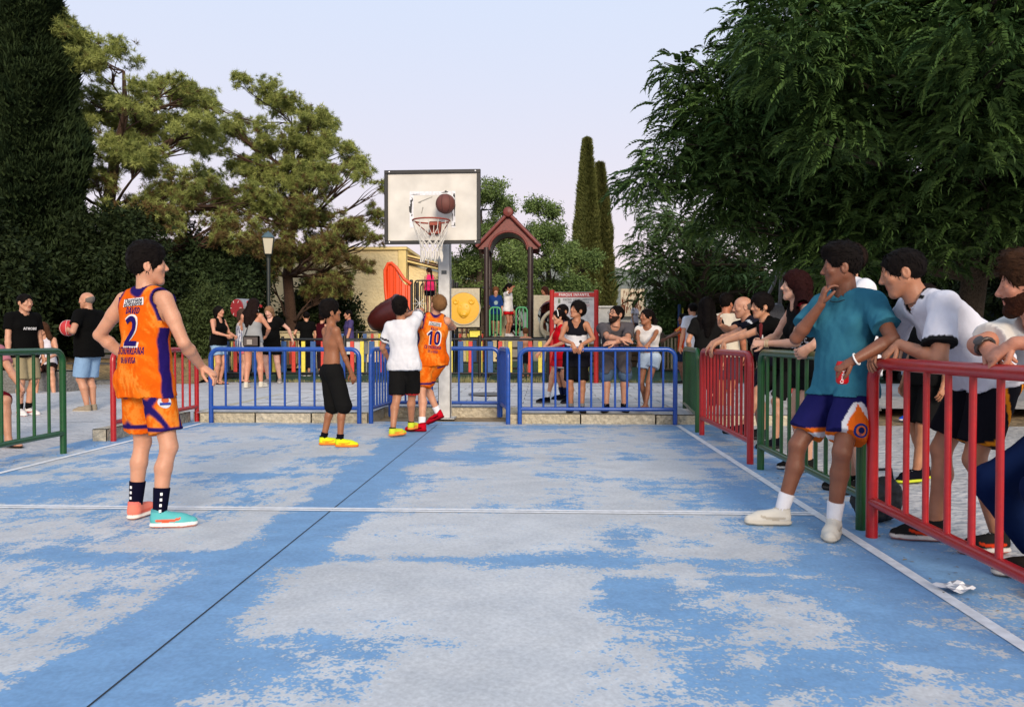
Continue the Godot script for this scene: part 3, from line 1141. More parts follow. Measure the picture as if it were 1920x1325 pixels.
# lettering laid on a garment: t = {s, size, x, y, side (1 front, -1 back), col, off}
func cloth_text(f: Fld, fr: Transform3D, t: Dictionary, parent: Node) -> void:
	var vs := PackedVector3Array()
	var ns := PackedVector3Array()
	var ix := PackedInt32Array()
	if t.has("rect"):
		var hw: float = t.rect[0] * 0.5
		var hh2: float = t.rect[1] * 0.5
		vs = PackedVector3Array([Vector3(-hw, -hh2, 0), Vector3(-hw, hh2, 0), Vector3(hw, hh2, 0), Vector3(hw, -hh2, 0)])
		ns = PackedVector3Array([Vector3.BACK, Vector3.BACK, Vector3.BACK, Vector3.BACK])
		ix = PackedInt32Array([0, 1, 2, 0, 2, 3])
	elif t.has("disc"):
		vs.append(Vector3.ZERO)
		ns.append(Vector3.BACK)
		for i in 20:
			vs.append(Vector3(cos(TAU * i / 20.0), sin(TAU * i / 20.0), 0) * t.disc)
			ns.append(Vector3.BACK)
			ix.append_array(PackedInt32Array([0, 1 + (i + 1) % 20, 1 + i]))
	else:
		var arr := text_mesh(t.s, t.size, 0.002, t.get("font", "Droid Sans")).get_mesh_arrays()
		if arr.is_empty():
			return
		vs = arr[Mesh.ARRAY_VERTEX]
		ns = arr[Mesh.ARRAY_NORMAL]
		ix = arr[Mesh.ARRAY_INDEX]
	var tilt: float = deg_to_rad(t.get("tilt", 0.0))
	var m := MB.new()
	m.col = t.col.srgb_to_linear()
	var ang: float = deg_to_rad(t.get("ang", 0.0 if t.side > 0 else 180.0))
	var look := Basis(Vector3.UP, ang)
	var fr2 := Transform3D(fr.basis * look, fr.origin)
	var stx: float = t.get("wide", 1.0)
	for i in range(0, ix.size(), 3):
		if ns[ix[i]].z < 0.5:
			continue
		var tri := []
		for k in 3:
			var v := vs[ix[i + k]]
			tri.append(Vector2(v.x * stx, v.y).rotated(tilt))
		_lay(f, fr2, t, tri, m, 0)
	if m.V.size() > 0:
		part(t.get("name", "lettering"), m.mesh(), cloth_mat(), parent)

func _lay(f: Fld, fr: Transform3D, t: Dictionary, tri: Array, m: MB, depth: int) -> void:
	var a: Vector2 = tri[0]
	var b: Vector2 = tri[1]
	var c: Vector2 = tri[2]
	var L := maxf(a.distance_to(b), maxf(b.distance_to(c), c.distance_to(a)))
	if L > 0.02 and depth < 5:
		if a.distance_to(b) >= L - 1e-6:
			var h := (a + b) * 0.5
			_lay(f, fr, t, [a, h, c], m, depth + 1)
			_lay(f, fr, t, [h, b, c], m, depth + 1)
		elif b.distance_to(c) >= L - 1e-6:
			var h := (b + c) * 0.5
			_lay(f, fr, t, [a, b, h], m, depth + 1)
			_lay(f, fr, t, [a, h, c], m, depth + 1)
		else:
			var h := (a + c) * 0.5
			_lay(f, fr, t, [a, b, h], m, depth + 1)
			_lay(f, fr, t, [h, b, c], m, depth + 1)
		return
	var n := fr.basis.z
	var ids := []
	for p2 in tri:
		var st := fr * Vector3(t.x + p2.x, t.y + p2.y, 0.34)
		var hp := f.hit(st, -n, 0.34)
		ids.append(m.vert(hp + n * (0.0045 + t.get("off", 0.0)), n))
	m.tri(ids[0], ids[1], ids[2])

# ---------------------------------------------------------------- the setting
const COURT_X0 := -4.46
const COURT_X1 := 1.72
const SEAM_X := -1.36

# where the blue paint holds (+) or has worn to grey (-): x0, z0, x1, z1, weight, measured on the court
var WEAR := []

func court_texture() -> ImageTexture:
	# covers x -5.0 .. 2.2, z 0 .. -10.2
	var W := 1536
	var Hh := 2048
	var n1 := noise(0.0042, 4, 6)
	n1.fractal_gain = 0.62
	n1.domain_warp_enabled = true
	n1.domain_warp_amplitude = 60.0
	n1.domain_warp_frequency = 0.006
	var n2 := noise(0.03, 12, 5)
	n2.fractal_gain = 0.75
	var n3 := noise(0.16, 23, 3)
	n3.fractal_gain = 0.8
	var a := n1.get_image(W, Hh, false, false, false)
	a.convert(Image.FORMAT_L8)
	var b := n2.get_image(W / 2, Hh, false, false, false)   # stretched across: brushed streaks
	b.resize(W, Hh, Image.INTERPOLATE_BILINEAR)
	b.convert(Image.FORMAT_L8)
	var b2 := n2.get_image(W, Hh / 4, false, false, false)  # stretched along the court
	b2.resize(W, Hh, Image.INTERPOLATE_BILINEAR)
	b2.convert(Image.FORMAT_L8)
	var c := n3.get_image(W, Hh, false, false, false)
	c.convert(Image.FORMAT_L8)
	# coarse map of where the paint holds
	var cw := 144
	var chh := 204
	var bias := PackedFloat32Array()
	bias.resize(cw * chh)
	for j in chh:
		var z := -10.2 * (j + 0.5) / chh
		for i in cw:
			var x := -5.0 + 7.2 * (i + 0.5) / cw
			var s := 0.0
			for r in WEAR:
				var dx: float = maxf(r[0] - x, x - r[2])
				var dz: float = maxf(r[3] - z, z - r[1])
				var d := maxf(dx, dz)
				if d < 0.12:
					s += r[4] * clampf(0.5 - d / 0.24, 0.0, 1.0)
			bias[j * cw + i] = clampf(s, -1.2, 2.4)
	var A := a.get_data()
	var B := b.get_data()
	var B2 := b2.get_data()
	var Cc := c.get_data()
	var out := PackedByteArray()
	out.resize(W * Hh * 3)
	var o := 0
	for y in Hh:
		var fy := clampf(float(y) / Hh * chh - 0.5, 0.0, chh - 1.001)
		var j := int(fy)
		var ty := fy - j
		for x in W:
			var fx := clampf(float(x) / W * cw - 0.5, 0.0, cw - 1.001)
			var i := int(fx)
			var k := j * cw + i
			var tx := fx - i
			var bs := lerpf(lerpf(bias[k], bias[k + 1], tx), lerpf(bias[k + cw], bias[k + cw + 1], tx), ty)
			var id := y * W + x
			var left := 0.4 if x < 776 else 0.15
			var fine := Cc[id] - 127.5
			var m := (A[id] - 127.5) * 1.0 + (B[id] - 127.5) * (0.75 - left * 0.6) + (B2[id] - 127.5) * left * 1.3 + fine * 0.62 + bs * 62.0 - 24.0
			var t := clampf(m * 0.085 + 0.5, 0.0, 1.0)
			# blue paint over the pale slab, each with its own grain
			var g := 1.0 + fine * 0.0007 + (B[id] - 127.5) * 0.0006
			var g2 := 1.0 + fine * 0.0008 + (A[id] - 127.5) * 0.0007
			out[o] = int(clampf(lerpf(188.0 * g2, 110.0 * g, t), 0, 255))
			out[o + 1] = int(clampf(lerpf(191.0 * g2, 150.0 * g, t), 0, 255))
			out[o + 2] = int(clampf(lerpf(193.0 * g2, 188.0 * g, t), 0, 255))
			o += 3
	var im := Image.create_from_data(W, Hh, false, Image.FORMAT_RGB8, out)
	im.generate_mipmaps()
	return ImageTexture.create_from_image(im)

var paint := {}
func barrier_mat(kind: String) -> StandardMaterial3D:
	if not paint.has(kind):
		var c: Array = {"red": [srgb(150, 10, 18), srgb(172, 18, 24)], "green": [srgb(6, 62, 20), srgb(12, 76, 28)], "blue": [srgb(8, 58, 140), srgb(18, 74, 162)]}[kind]
		var m: StandardMaterial3D = mottled(c[0], c[1], 0.03, 3, 1.6, 0.32).duplicate()
		m.normal_enabled = true
		m.normal_texture = bump_tex(0.05, 40, 2.0)
		m.normal_scale = 0.15
		m.clearcoat_enabled = true
		m.clearcoat = 0.2
		m.clearcoat_roughness = 0.25
		paint[kind] = m
	return paint[kind]

# a tubular steel barrier from a to b: hoop of posts and top rail, lower rail, upright bars
func barrier(a: Vector3, b: Vector3, kind: String, bars: int, label: String, h := 1.0, r := 0.03) -> void:
	var d := b - a
	var L := Vector2(d.x, d.z).length()
	var t := thing(kind + "_barrier", label, "barrier", a, atan2(-d.z, d.x), "tubular barriers round the court")
	var m := barrier_mat(kind)
	var f := MB.new()
	var pts := [Vector3(0, 0.0, 0), Vector3(0, h - 0.14, 0)]
	for i in 6:
		var g := PI / 2 * (i + 1) / 6.0
		pts.append(Vector3(0.11 - 0.11 * cos(g), h - 0.14 + 0.11 * sin(g), 0))
	pts.append(Vector3(L - 0.11, h - 0.03, 0))
	for i in 6:
		var g := PI / 2 * (i + 1) / 6.0
		pts.append(Vector3(L - 0.11 + 0.11 * sin(g), h - 0.14 + 0.11 * cos(g), 0))
	pts.append(Vector3(L, 0.0, 0))
	var rr := []
	for i in pts.size():
		rr.append(r)
	f.tube(pts, rr, 14, true, 1.0, Vector3(0, 0, 1))
	part("frame", f.mesh(), m, t)
	var lr := MB.new()
	lr.tube([Vector3(0, 0.2, 0), Vector3(L, 0.2, 0)], [r * 0.86, r * 0.86], 12)
	part("lower_rail", lr.mesh(), m, t)
	var bm := MB.new()
	bm.tube([Vector3(0, 0.2, 0), Vector3(0, h - 0.03, 0)], [r * 0.48, r * 0.48], 10)
	var bmesh := bm.mesh()
	for i in bars:
		part("bar", bmesh, m, t, at(Vector3(L * (i + 1) / (bars + 1.0), 0, 0)))
	if absf(b.y - a.y) > 0.01:
		t.rotation.z = atan2(b.y - a.y, L)

func kerb_run(a: Vector3, b: Vector3, n: int, parent: Node, m: Array, w := 0.16, h := 0.13) -> void:
	var d := b - a
	var L := d.length() / n
	var dir := d.normalized()
	var turn := atan2(-d.z, d.x)
	var rng := RandomNumberGenerator.new()
	rng.seed = int(absf(a.x * 71 + a.z * 13) * 100)
	var mesh := MB.new()
	mesh.box(Vector3(0, h * 0.5 - 0.03, 0), Vector3(L - 0.005, h + 0.06, w), Basis.IDENTITY, 0.007)
	var me := mesh.mesh()
	for i in n:
		part("kerb_stone", me, m[i % m.size()], parent, at(a + dir * L * (i + 0.5) + Vector3(0, rng.randf_range(-0.006, 0.004), 0), turn + rng.randf_range(-0.006, 0.006)))

func build_setting() -> void:
	# earth under everything, to the horizon
	var soil := mottled(srgb(120, 100, 74), srgb(160, 138, 104), 0.02, 3, 0.35, 0.95, 0.8)
	struct("ground", sheet(-900, 60, 900, -1500, -0.02), soil)
	# pale brushed concrete: left, right and behind the court
	var conc := mottled(srgb(158, 158, 158), srgb(192, 192, 192), 0.012, 14, 0.5, 0.85, 0.5)
	struct("pavement", sheet(-9.6, 8, 12, -10.0, -0.008), conc)
	# it climbs gently to the level of the square on the left
	var ramp := MB.new()
	for i in 8:
		var f0 := i / 8.0
		var f1 := (i + 1) / 8.0
		ramp.quad(Vector3(-9.6, lerpf(-0.006, 0.128, smoothstep(0.0, 1.0, f1)), -10.0 - 4.0 * f1), Vector3(-4.58, lerpf(-0.006, 0.128, smoothstep(0.0, 1.0, f1)), -10.0 - 4.0 * f1), Vector3(-4.58, lerpf(-0.006, 0.128, smoothstep(0.0, 1.0, f0)), -10.0 - 4.0 * f0), Vector3(-9.6, lerpf(-0.006, 0.128, smoothstep(0.0, 1.0, f0)), -10.0 - 4.0 * f0))
	ramp.quad(Vector3(-9.6, 0.128, -17.2), Vector3(-4.58, 0.128, -17.2), Vector3(-4.58, 0.128, -14.0), Vector3(-9.6, 0.128, -14.0))
	struct("pavement", ramp.mesh(), conc)
	# the court
	WEAR = COURT_WEAR
	var cm := mat(Color.WHITE, 0.62)
	cm.albedo_texture = court_texture()
	cm.normal_enabled = true
	cm.normal_texture = bump_tex(0.09, 61, 3.0)
	cm.normal_scale = 0.12
	struct("court", sheet(-5.0, 0.0, 2.2, -10.2, 0.0, Vector2(0, 0), Vector2(1, 1)), cm)
	struct("court", sheet(-5.0, 6.0, 2.2, 0.0, 0.0, Vector2(0, 0.59), Vector2(1, 0.0)), cm)
	# expansion joint down the middle, painted lines
	var joint := mat(srgb(30, 34, 40), 0.9)
	struct("court_joint", sheet(SEAM_X - 0.0035, 6, SEAM_X + 0.0035, -9.9, 0.003), joint)
	var white := mottled(srgb(206, 210, 214), srgb(238, 239, 240), 0.03, 8, 1.2, 0.7)
	struct("court_line", sheet(COURT_X0 - 0.03, 6, COURT_X0 + 0.03, -9.86, 0.004), white)
	struct("court_line", sheet(COURT_X1 - 0.03, 6, COURT_X1 + 0.03, -9.86, 0.004), white)
	struct("court_line", sheet(COURT_X0 + 0.03, -9.81, COURT_X1 - 0.03, -9.85, 0.004), white)
	struct("court_line", sheet(COURT_X0 + 0.03, -4.84, COURT_X1 - 0.03, -4.882, 0.004), white)
	struct("court_line", sheet(COURT_X0 + 0.03, -4.894, COURT_X1 - 0.03, -4.936, 0.004), white)
	# raised paved square beyond the court
	var pave := mottled(srgb(168, 167, 166), srgb(200, 199, 198), 0.014, 33, 0.5, 0.85, 0.5)
	var pv := struct("square", sheet(-4.6, -10.96, 14, -17.15, 0.13), pave)
	# its slabs stand out near the court
	var slab_m := []
	for i in 3:
		slab_m.append(mottled(srgb(172 + i * 6, 171 + i * 6, 170 + i * 6), srgb(204 + i * 4, 203 + i * 4, 202 + i * 4), 0.016, 60 + i, 0.5, 0.85, 0.6))
	var slab := MB.new()
	slab.box(Vector3(0, -0.02, 0), Vector3(0.592, 0.05, 0.392), Basis.IDENTITY, 0.004)
	var sm := slab.mesh()
	var rng := RandomNumberGenerator.new()
	rng.seed = 5
	for j in 14:
		for i in 31:
			var x := -9.3 + i * 0.6 + (0.3 if j % 2 else 0.0)
			if x < -4.3 or x > 4.6:
				continue
			var z := -11.25 - j * 0.4
			part("slab", sm, slab_m[rng.randi() % 3], pv, at(Vector3(x, 0.131 + rng.randf_range(-0.002, 0.002), z)))
	var edge := struct("square_edge", sheet(-4.6, -9.99, -2.28, -11.05, 0.128), pave)
	struct("square_edge", sheet(-0.42, -9.99, 3.4, -11.05, 0.128), pave)
	edge.name = "square_edge"
	var km := [mottled(srgb(150, 140, 118), srgb(196, 186, 160), 0.05, 71, 1.0, 0.9, 0.9), mottled(srgb(160, 150, 128), srgb(204, 195, 172), 0.05, 72, 1.0, 0.9, 0.9)]
	var kerb := Node3D.new()
	kerb.name = "kerb"
	kerb.set_meta("kind", "structure")
	add_child(kerb)
	kerb_run(Vector3(-4.55, 0, -10.06), Vector3(-2.3, 0, -10.06), 3, kerb, km)
	kerb_run(Vector3(-2.36, 0, -10.16), Vector3(-2.36, 0, -10.98), 1, kerb, km)
	kerb_run(Vector3(-2.44, 0, -11.04), Vector3(-0.36, 0, -11.04), 2, kerb, km)
	kerb_run(Vector3(-0.40, 0, -10.96), Vector3(-0.40, 0, -10.14), 1, kerb, km)
	kerb_run(Vector3(-0.48, 0, -10.06), Vector3(3.4, 0, -10.06), 4, kerb, km)
	kerb_run(Vector3(-4.80, 0, -10.1), Vector3(-4.80, 0, -8.1), 2, kerb, km)
	kerb_run(Vector3(-4.63, 0, -10.15), Vector3(-4.63, 0, -13.6), 4, kerb, km)
	# grey kerb of the planted bank on the left
	var gk := [mottled(srgb(116, 116, 114), srgb(150, 150, 148), 0.05, 81, 1.0, 0.9, 0.9)]
	var bank := Node3D.new()
	bank.name = "bank_kerb"
	bank.set_meta("kind", "structure")
	add_child(bank)
	kerb_run(Vector3(-15.0, 0, -14.2), Vector3(-8.9, 0, -16.4), 6, bank, gk, 0.2, 0.22)
	kerb_run(Vector3(-8.9, 0, -16.4), Vector3(-7.9, 0, -19.5), 3, bank, gk, 0.2, 0.22)
	# dry planted bank
	var dry := mottled(srgb(110, 88, 58), srgb(168, 142, 98), 0.03, 91, 0.6, 0.95, 1.0)
	var bm := MB.new()
	var nb := noise(0.35, 6, 3)
	for j in 16:
		for i in 40:
			var q := []
			for c in [[0, 0], [1, 0], [1, 1], [0, 1]]:
				var x: float = -30.0 + (i + c[0]) * 0.56
				var zf: float = (j + c[1]) / 16.0
				var z0 := -14.35 - clampf((x + 15.0) / 6.1, 0.0, 1.0) * 2.1
				var z := lerpf(z0, -36.0, zf)
				q.append(Vector3(x, 0.16 + minf(zf * 3.0, 0.5) + nb.get_noise_2d(x, z) * 0.12, z))
			bm.quad(q[3], q[2], q[1], q[0])
	struct("bank", bm.mesh(), dry)
	# playground turf
	struct("turf", sheet(-7.9, -17.15, 9.0, -34, 0.135), mottled(srgb(34, 62, 40), srgb(52, 84, 54), 0.2, 17, 2.0, 0.95, 0.8))
	# barriers: left side, far side, round the hoop, right side
	barrier(Vector3(-4.62, 0, -5.1), Vector3(-4.62, 0, -7.2), "green", 9, "green barrier at the left edge, seated onlookers behind it", 1.02)
	barrier(Vector3(-4.64, 0, -8.1), Vector3(-4.64, 0, -10.1), "red", 9, "red barrier behind the player in the number 2 jersey")
	barrier(Vector3(-4.37, 0, -9.93), Vector3(-2.40, 0, -9.93), "blue", 9, "blue barrier left of the hoop with women standing behind it")
	barrier(Vector3(-2.25, 0, -9.95), Vector3(-2.17, 0, -10.84), "blue", 6, "short blue barrier seen end on left of the hoop post")
	barrier(Vector3(-2.15, 0, -10.86), Vector3(-0.62, 0, -10.86), "blue", 7, "blue barrier across the recess behind the hoop post")
	barrier(Vector3(-0.60, 0, -10.84), Vector3(-0.45, 0, -9.9), "blue", 5, "short blue barrier seen end on right of the hoop post")
	barrier(Vector3(-0.30, 0, -9.93), Vector3(1.70, 0, -9.93), "blue", 12, "blue barrier with a bearded man and children leaning on it")
	barrier(Vector3(1.83, 0, -9.15), Vector3(2.0, 0, -10.9), "green", 10, "narrow looking green barrier at the far right corner of the court")
	barrier(Vector3(1.83, 0, -6.84), Vector3(1.83, 0, -8.9), "red", 12, "red barrier with a boy in black leaning on it")
	barrier(Vector3(1.84, 0, -4.5), Vector3(1.84, 0, -6.55), "green", 10, "green barrier behind the youth in the teal shirt", 1.02)
	barrier(Vector3(1.83, 0, -2.15), Vector3(1.83, 0, -4.33), "red", 10, "nearest red barrier with two men leaning on it", 1.0, 0.032)
	build_hoop()
	# fallen leaves and grit gathered along the kerbs and barriers
	var lf := MB.new()
	var a := Vector3(-0.5, 0, 0)
	var b := Vector3(0.5, 0.12, 0)
	for q in [[a, Vector3(0.05, 0.1, 0.24), b], [a, b, Vector3(0.05, 0.08, -0.24)]]:
		var n: Vector3 = (q[2] - q[0]).cross(q[1] - q[0]).normalized()
		var i := lf.vert(q[0], n)
		lf.vert(q[1], n)
		lf.vert(q[2], n)
		lf.tri(i, i + 1, i + 2)
	var lr := RandomNumberGenerator.new()
	lr.seed = 19
	var mm := MultiMesh.new()
	mm.transform_format = MultiMesh.TRANSFORM_3D
	mm.use_colors = true
	mm.mesh = lf.mesh()
	mm.instance_count = 620
	for i in 620:
		var p: Vector3
		var k := i % 4
		if k == 0:
			p = Vector3(lr.randf_range(-4.5, 1.9), 0.003, -9.97 + absf(lr.randfn(0, 0.05)))
		elif k == 1:
			p = Vector3(1.86 + lr.randfn(0, 0.07), 0.003, lr.randf_range(-9.8, -2.0))
		elif k == 2:
			p = Vector3(-4.66 + lr.randfn(0, 0.06), 0.003, lr.randf_range(-10.0, -4.5))
		else:
			p = Vector3(lr.randf_range(1.9, 6.0), 0.0, lr.randf_range(-9.8, -1.5))
		var s := lr.randf_range(0.006, 0.03) * (1.0 if k < 3 else 0.8)
		mm.set_instance_transform(i, Transform3D(Basis(Vector3.UP, lr.randf() * TAU).scaled_local(Vector3.ONE * s), p))
		mm.set_instance_color(i, Color(0.10, 0.065, 0.03).lerp(Color(0.26, 0.19, 0.09), lr.randf()))
	var fo := MultiMeshInstance3D.new()
	fo.multimesh = mm
	var fm := vmat(0.9)
	fm.cull_mode = BaseMaterial3D.CULL_DISABLED
	fo.material_override = fm
	fo.name = "fallen_leaves"
	add_child(fo)
	tag(fo, "small brown fallen leaves and grit along kerbs and barriers", "leaves")
	fo.set_meta("kind", "stuff")

func build_hoop() -> void:
	var t := thing("basketball_hoop", "white basketball backboard with black border, worn target square and ragged net", "hoop", Vector3(SEAM_X, 0, -10.6))
	var wm := mottled(srgb(176, 176, 172), srgb(206, 206, 202), 0.03, 51, 0.8, 0.5)
	var post := MB.new()
	post.box(Vector3(0, 1.45, 0), Vector3(0.17, 2.9, 0.15), Basis.IDENTITY, 0.008)
	part("post", post.mesh(), wm, t)
	var plate := MB.new()
	plate.box(Vector3(0, 0.01, 0), Vector3(0.3, 0.02, 0.28), Basis.IDENTITY, 0.004)
	part("base_plate", plate.mesh(), wm, t)
	var arm := MB.new()
	arm.tube([Vector3(0, 2.8, 0), Vector3(0, 2.8, 0.85)], [0.06, 0.05], 10)
	arm.tube([Vector3(0, 2.3, 0), Vector3(0, 2.75, 0.8)], [0.03, 0.03], 8)
	var am := part("arm", arm.mesh(), wm, t)
	am.name = "arm"
	var tg := MB.new()
	tg.box(Vector3(0.0, 2.02, 0.078), Vector3(0.07, 0.05, 0.006))
	part("tag", tg.mesh(), mat(srgb(70, 76, 80), 0.6), t)
	# board: faces the camera at z = 0.86 in front of the post, slightly turned
	var bx := Transform3D(Basis(Vector3.UP, deg_to_rad(-1.5)), Vector3(-0.043, 2.777, 0.86))
	var board := MB.new()
	board.box(Vector3.ZERO, Vector3(1.22, 0.92, 0.03), Basis.IDENTITY, 0.004)
	var bd := part("backboard", board.mesh(), mottled(srgb(178, 174, 164), srgb(214, 211, 202), 0.012, 52, 0.7, 0.55), t, bx)
	var blk := mottled(srgb(18, 19, 20), srgb(34, 35, 36), 0.04, 53, 1.5, 0.5)
	var bo := MB.new()
	for s in [-1.0, 1.0]:
		bo.box(Vector3(0, s * 0.446, 0.018), Vector3(1.23, 0.045, 0.04), Basis.IDENTITY, 0.003)
		bo.box(Vector3(s * 0.5925, 0, 0.0182), Vector3(0.045, 0.847, 0.0404), Basis.IDENTITY, 0.003)
	part("border", bo.mesh(), blk, bd)
	for sx in [-1.0, 1.0]:
		for sy in [-1.0, 1.0]:
			var bolt := MB.new()
			bolt.lathe([[0.012, 0.0], [0.012, 0.006], [0.006, 0.010], [0.0, 0.010]], 8, Transform3D(Basis(Vector3.RIGHT, PI / 2), Vector3(sx * 0.55, sy * 0.446, 0.038)))
			part("bolt", bolt.mesh(), mat(srgb(200, 200, 200), 0.3, 0.8), bd)
	# what is left of the target square's black paint, over its paler ghost
	var gh := MB.new()
	for s in [[-0.267, 0.0, 0.05, 0.46], [0.27, 0.0, 0.05, 0.46], [0.0, 0.205, 0.482, 0.05]]:
		gh.box(Vector3(s[0], s[1] - 0.03, 0.0165), Vector3(s[2], s[3], 0.003))
	part("worn_square", gh.mesh(), mottled(srgb(196, 198, 202), srgb(226, 228, 232), 0.05, 54, 2.0, 0.6), bd)
	var rem := MB.new()
	var rg := RandomNumberGenerator.new()
	rg.seed = 3
	for s in [[-0.27, 0.0, 0.034, 0.15], [-0.262, 0.1, 0.016, 0.05], [-0.264, -0.1, 0.012, 0.03], [0.283, 0.03, 0.012, 0.3], [0.275, 0.15, 0.02, 0.05], [0.255, -0.12, 0.008, 0.14], [0.285, -0.22, 0.012, 0.045], [0.262, -0.236, 0.05, 0.012], [0.16, 0.185, 0.06, 0.014], [0.17, 0.2, 0.02, 0.016], [-0.19, 0.162, 0.1, 0.006]]:
		for k in 7:
			rem.box(Vector3(s[0] + rg.randf_range(-0.5, 0.5) * s[2], s[1] + rg.randf_range(-0.4, 0.4) * s[3], 0.0185 + k * 0.0001), Vector3(s[2] * rg.randf_range(0.3, 0.8), s[3] * rg.randf_range(0.2, 0.6), 0.0015), Basis(Vector3.BACK, rg.randf_range(-0.12, 0.12)))
	var rp := part("black_paint_remnants", rem.mesh(), blk, bd)
	rp.set_meta("kind", "stuff")
	# grey scuffs
	var sc := MB.new()
	for s in [[-0.18, 0.06, 0.0, 0.13], [-0.18, 0.06, -0.15, 0.055], [-0.12, -0.0, -0.14, -0.08]]:
		sc.tube([Vector3(s[0], s[1], 0.017), Vector3(s[2], s[3], 0.017)], [0.006, 0.004], 4, true, 0.2, Vector3(0, 0, 1))
	part("scuffs", sc.mesh(), mat(srgb(150, 148, 140), 0.8), bd)
	# ring, bracket, braces
	var rm := mottled(srgb(120, 46, 32), srgb(158, 66, 44), 0.06, 55, 2.0, 0.6)
	var rx := Vector3(0.0, 2.543, 1.28)
	var ring := MB.new()
	var rp2 := []
	var rr := []
	for i in 33:
		var g := TAU * i / 32.0
		rp2.append(rx + Vector3(cos(g) * 0.225, 0, sin(g) * 0.225))
		rr.append(0.010)
	ring.tube(rp2, rr, 8, false, 1.0, Vector3.UP)
	part("ring", ring.mesh(), rm, t)
	var br := MB.new()
	br.box(rx + Vector3(0, -0.035, -0.37), Vector3(0.15, 0.16, 0.06), Basis.IDENTITY, 0.006)
	br.box(rx + Vector3(0, -0.012, -0.28), Vector3(0.11, 0.02, 0.14))
	part("bracket", br.mesh(), rm, t)
	for s in [-1.0, 1.0]:
		var bb := MB.new()
		bb.tube([rx + Vector3(s * 0.06, -0.13, -0.36), rx + Vector3(s * 0.2, -0.012, -0.1)], [0.007, 0.007], 6)
		part("brace", bb.mesh(), rm, t)
	# net: twelve strands, knotted below into a ragged fringe
	var net := MB.new()
	var nr := RandomNumberGenerator.new()
	nr.seed = 8
	var rings := [[0.225, -0.01], [0.20, -0.11], [0.165, -0.21], [0.14, -0.27], [0.13, -0.33], [0.128, -0.38]]
	for i in 12:
		for dirn in [-1.0, 1.0]:
			var pts := []
			var rad := []
			for k in rings.size():
				var sh: float = 0.0 if k < 2 else (k - 1) * 0.5 * dirn
				var g: float = TAU * (i + sh) / 12.0
				pts.append(rx + Vector3(cos(g) * rings[k][0], rings[k][1] + nr.randf_range(-0.01, 0.01), sin(g) * rings[k][0]))
				rad.append(0.0042 if k < 3 else 0.0055)
			net.tube(pts, rad, 5)
	for i in 26:
		var g := TAU * i / 26.0
		var a := rx + Vector3(cos(g) * 0.128, -0.37, sin(g) * 0.128)
		net.tube([a, a + Vector3(nr.randf_range(-0.01, 0.01), -0.06, nr.randf_range(-0.01, 0.01)), a + Vector3(nr.randf_range(-0.02, 0.02), nr.randf_range(-0.10, -0.15), nr.randf_range(-0.02, 0.02))], [0.008, 0.011, 0.006], 5)
	part("net", net.mesh(), mottled(srgb(186, 182, 170), srgb(226, 222, 212), 0.2, 56, 4.0, 0.9), t)

func basketball(where: Vector3, r: float, label: String, c1: Color, c2: Color, seam: Color, turn := 0.0) -> Node3D:
	var t := thing("basketball", label, "ball", where, turn)
	var m: StandardMaterial3D = mottled(c1, c2, 0.09, 44, 3.0, 0.62).duplicate()
	m.uv1_world_triplanar = false
	m.normal_enabled = true
	m.normal_texture = bump_tex(0.2, 12, 5.0)
	m.normal_scale = 0.5
	m.uv1_scale = Vector3.ONE * 4.0
	var s := SphereMesh.new()
	s.radius = r
	s.height = r * 2
	s.radial_segments = 40
	s.rings = 20
	part("skin", s, m, t)
	var sm := mat(seam, 0.8)
	var g := MB.new()
	for k in 4:
		var pts := []
		var rr := []
		for i in 41:
			var a := TAU * i / 40.0
			var p: Vector3
			if k == 0:
				p = Vector3(cos(a), sin(a), 0)
			elif k == 1:
				p = Vector3(0, sin(a), cos(a))
			else:
				var w := (0.62 if k == 2 else -0.62)
				p = Vector3(w + 0.22 * signf(w) * cos(2 * a), 0.72 * sin(a), 0.72 * cos(a)).normalized()
			pts.append(p * r * 0.999)
			rr.append(r * 0.022)
		g.tube(pts, rr, 5, false)
	part("seams", g.mesh(), sm, t)
	return t
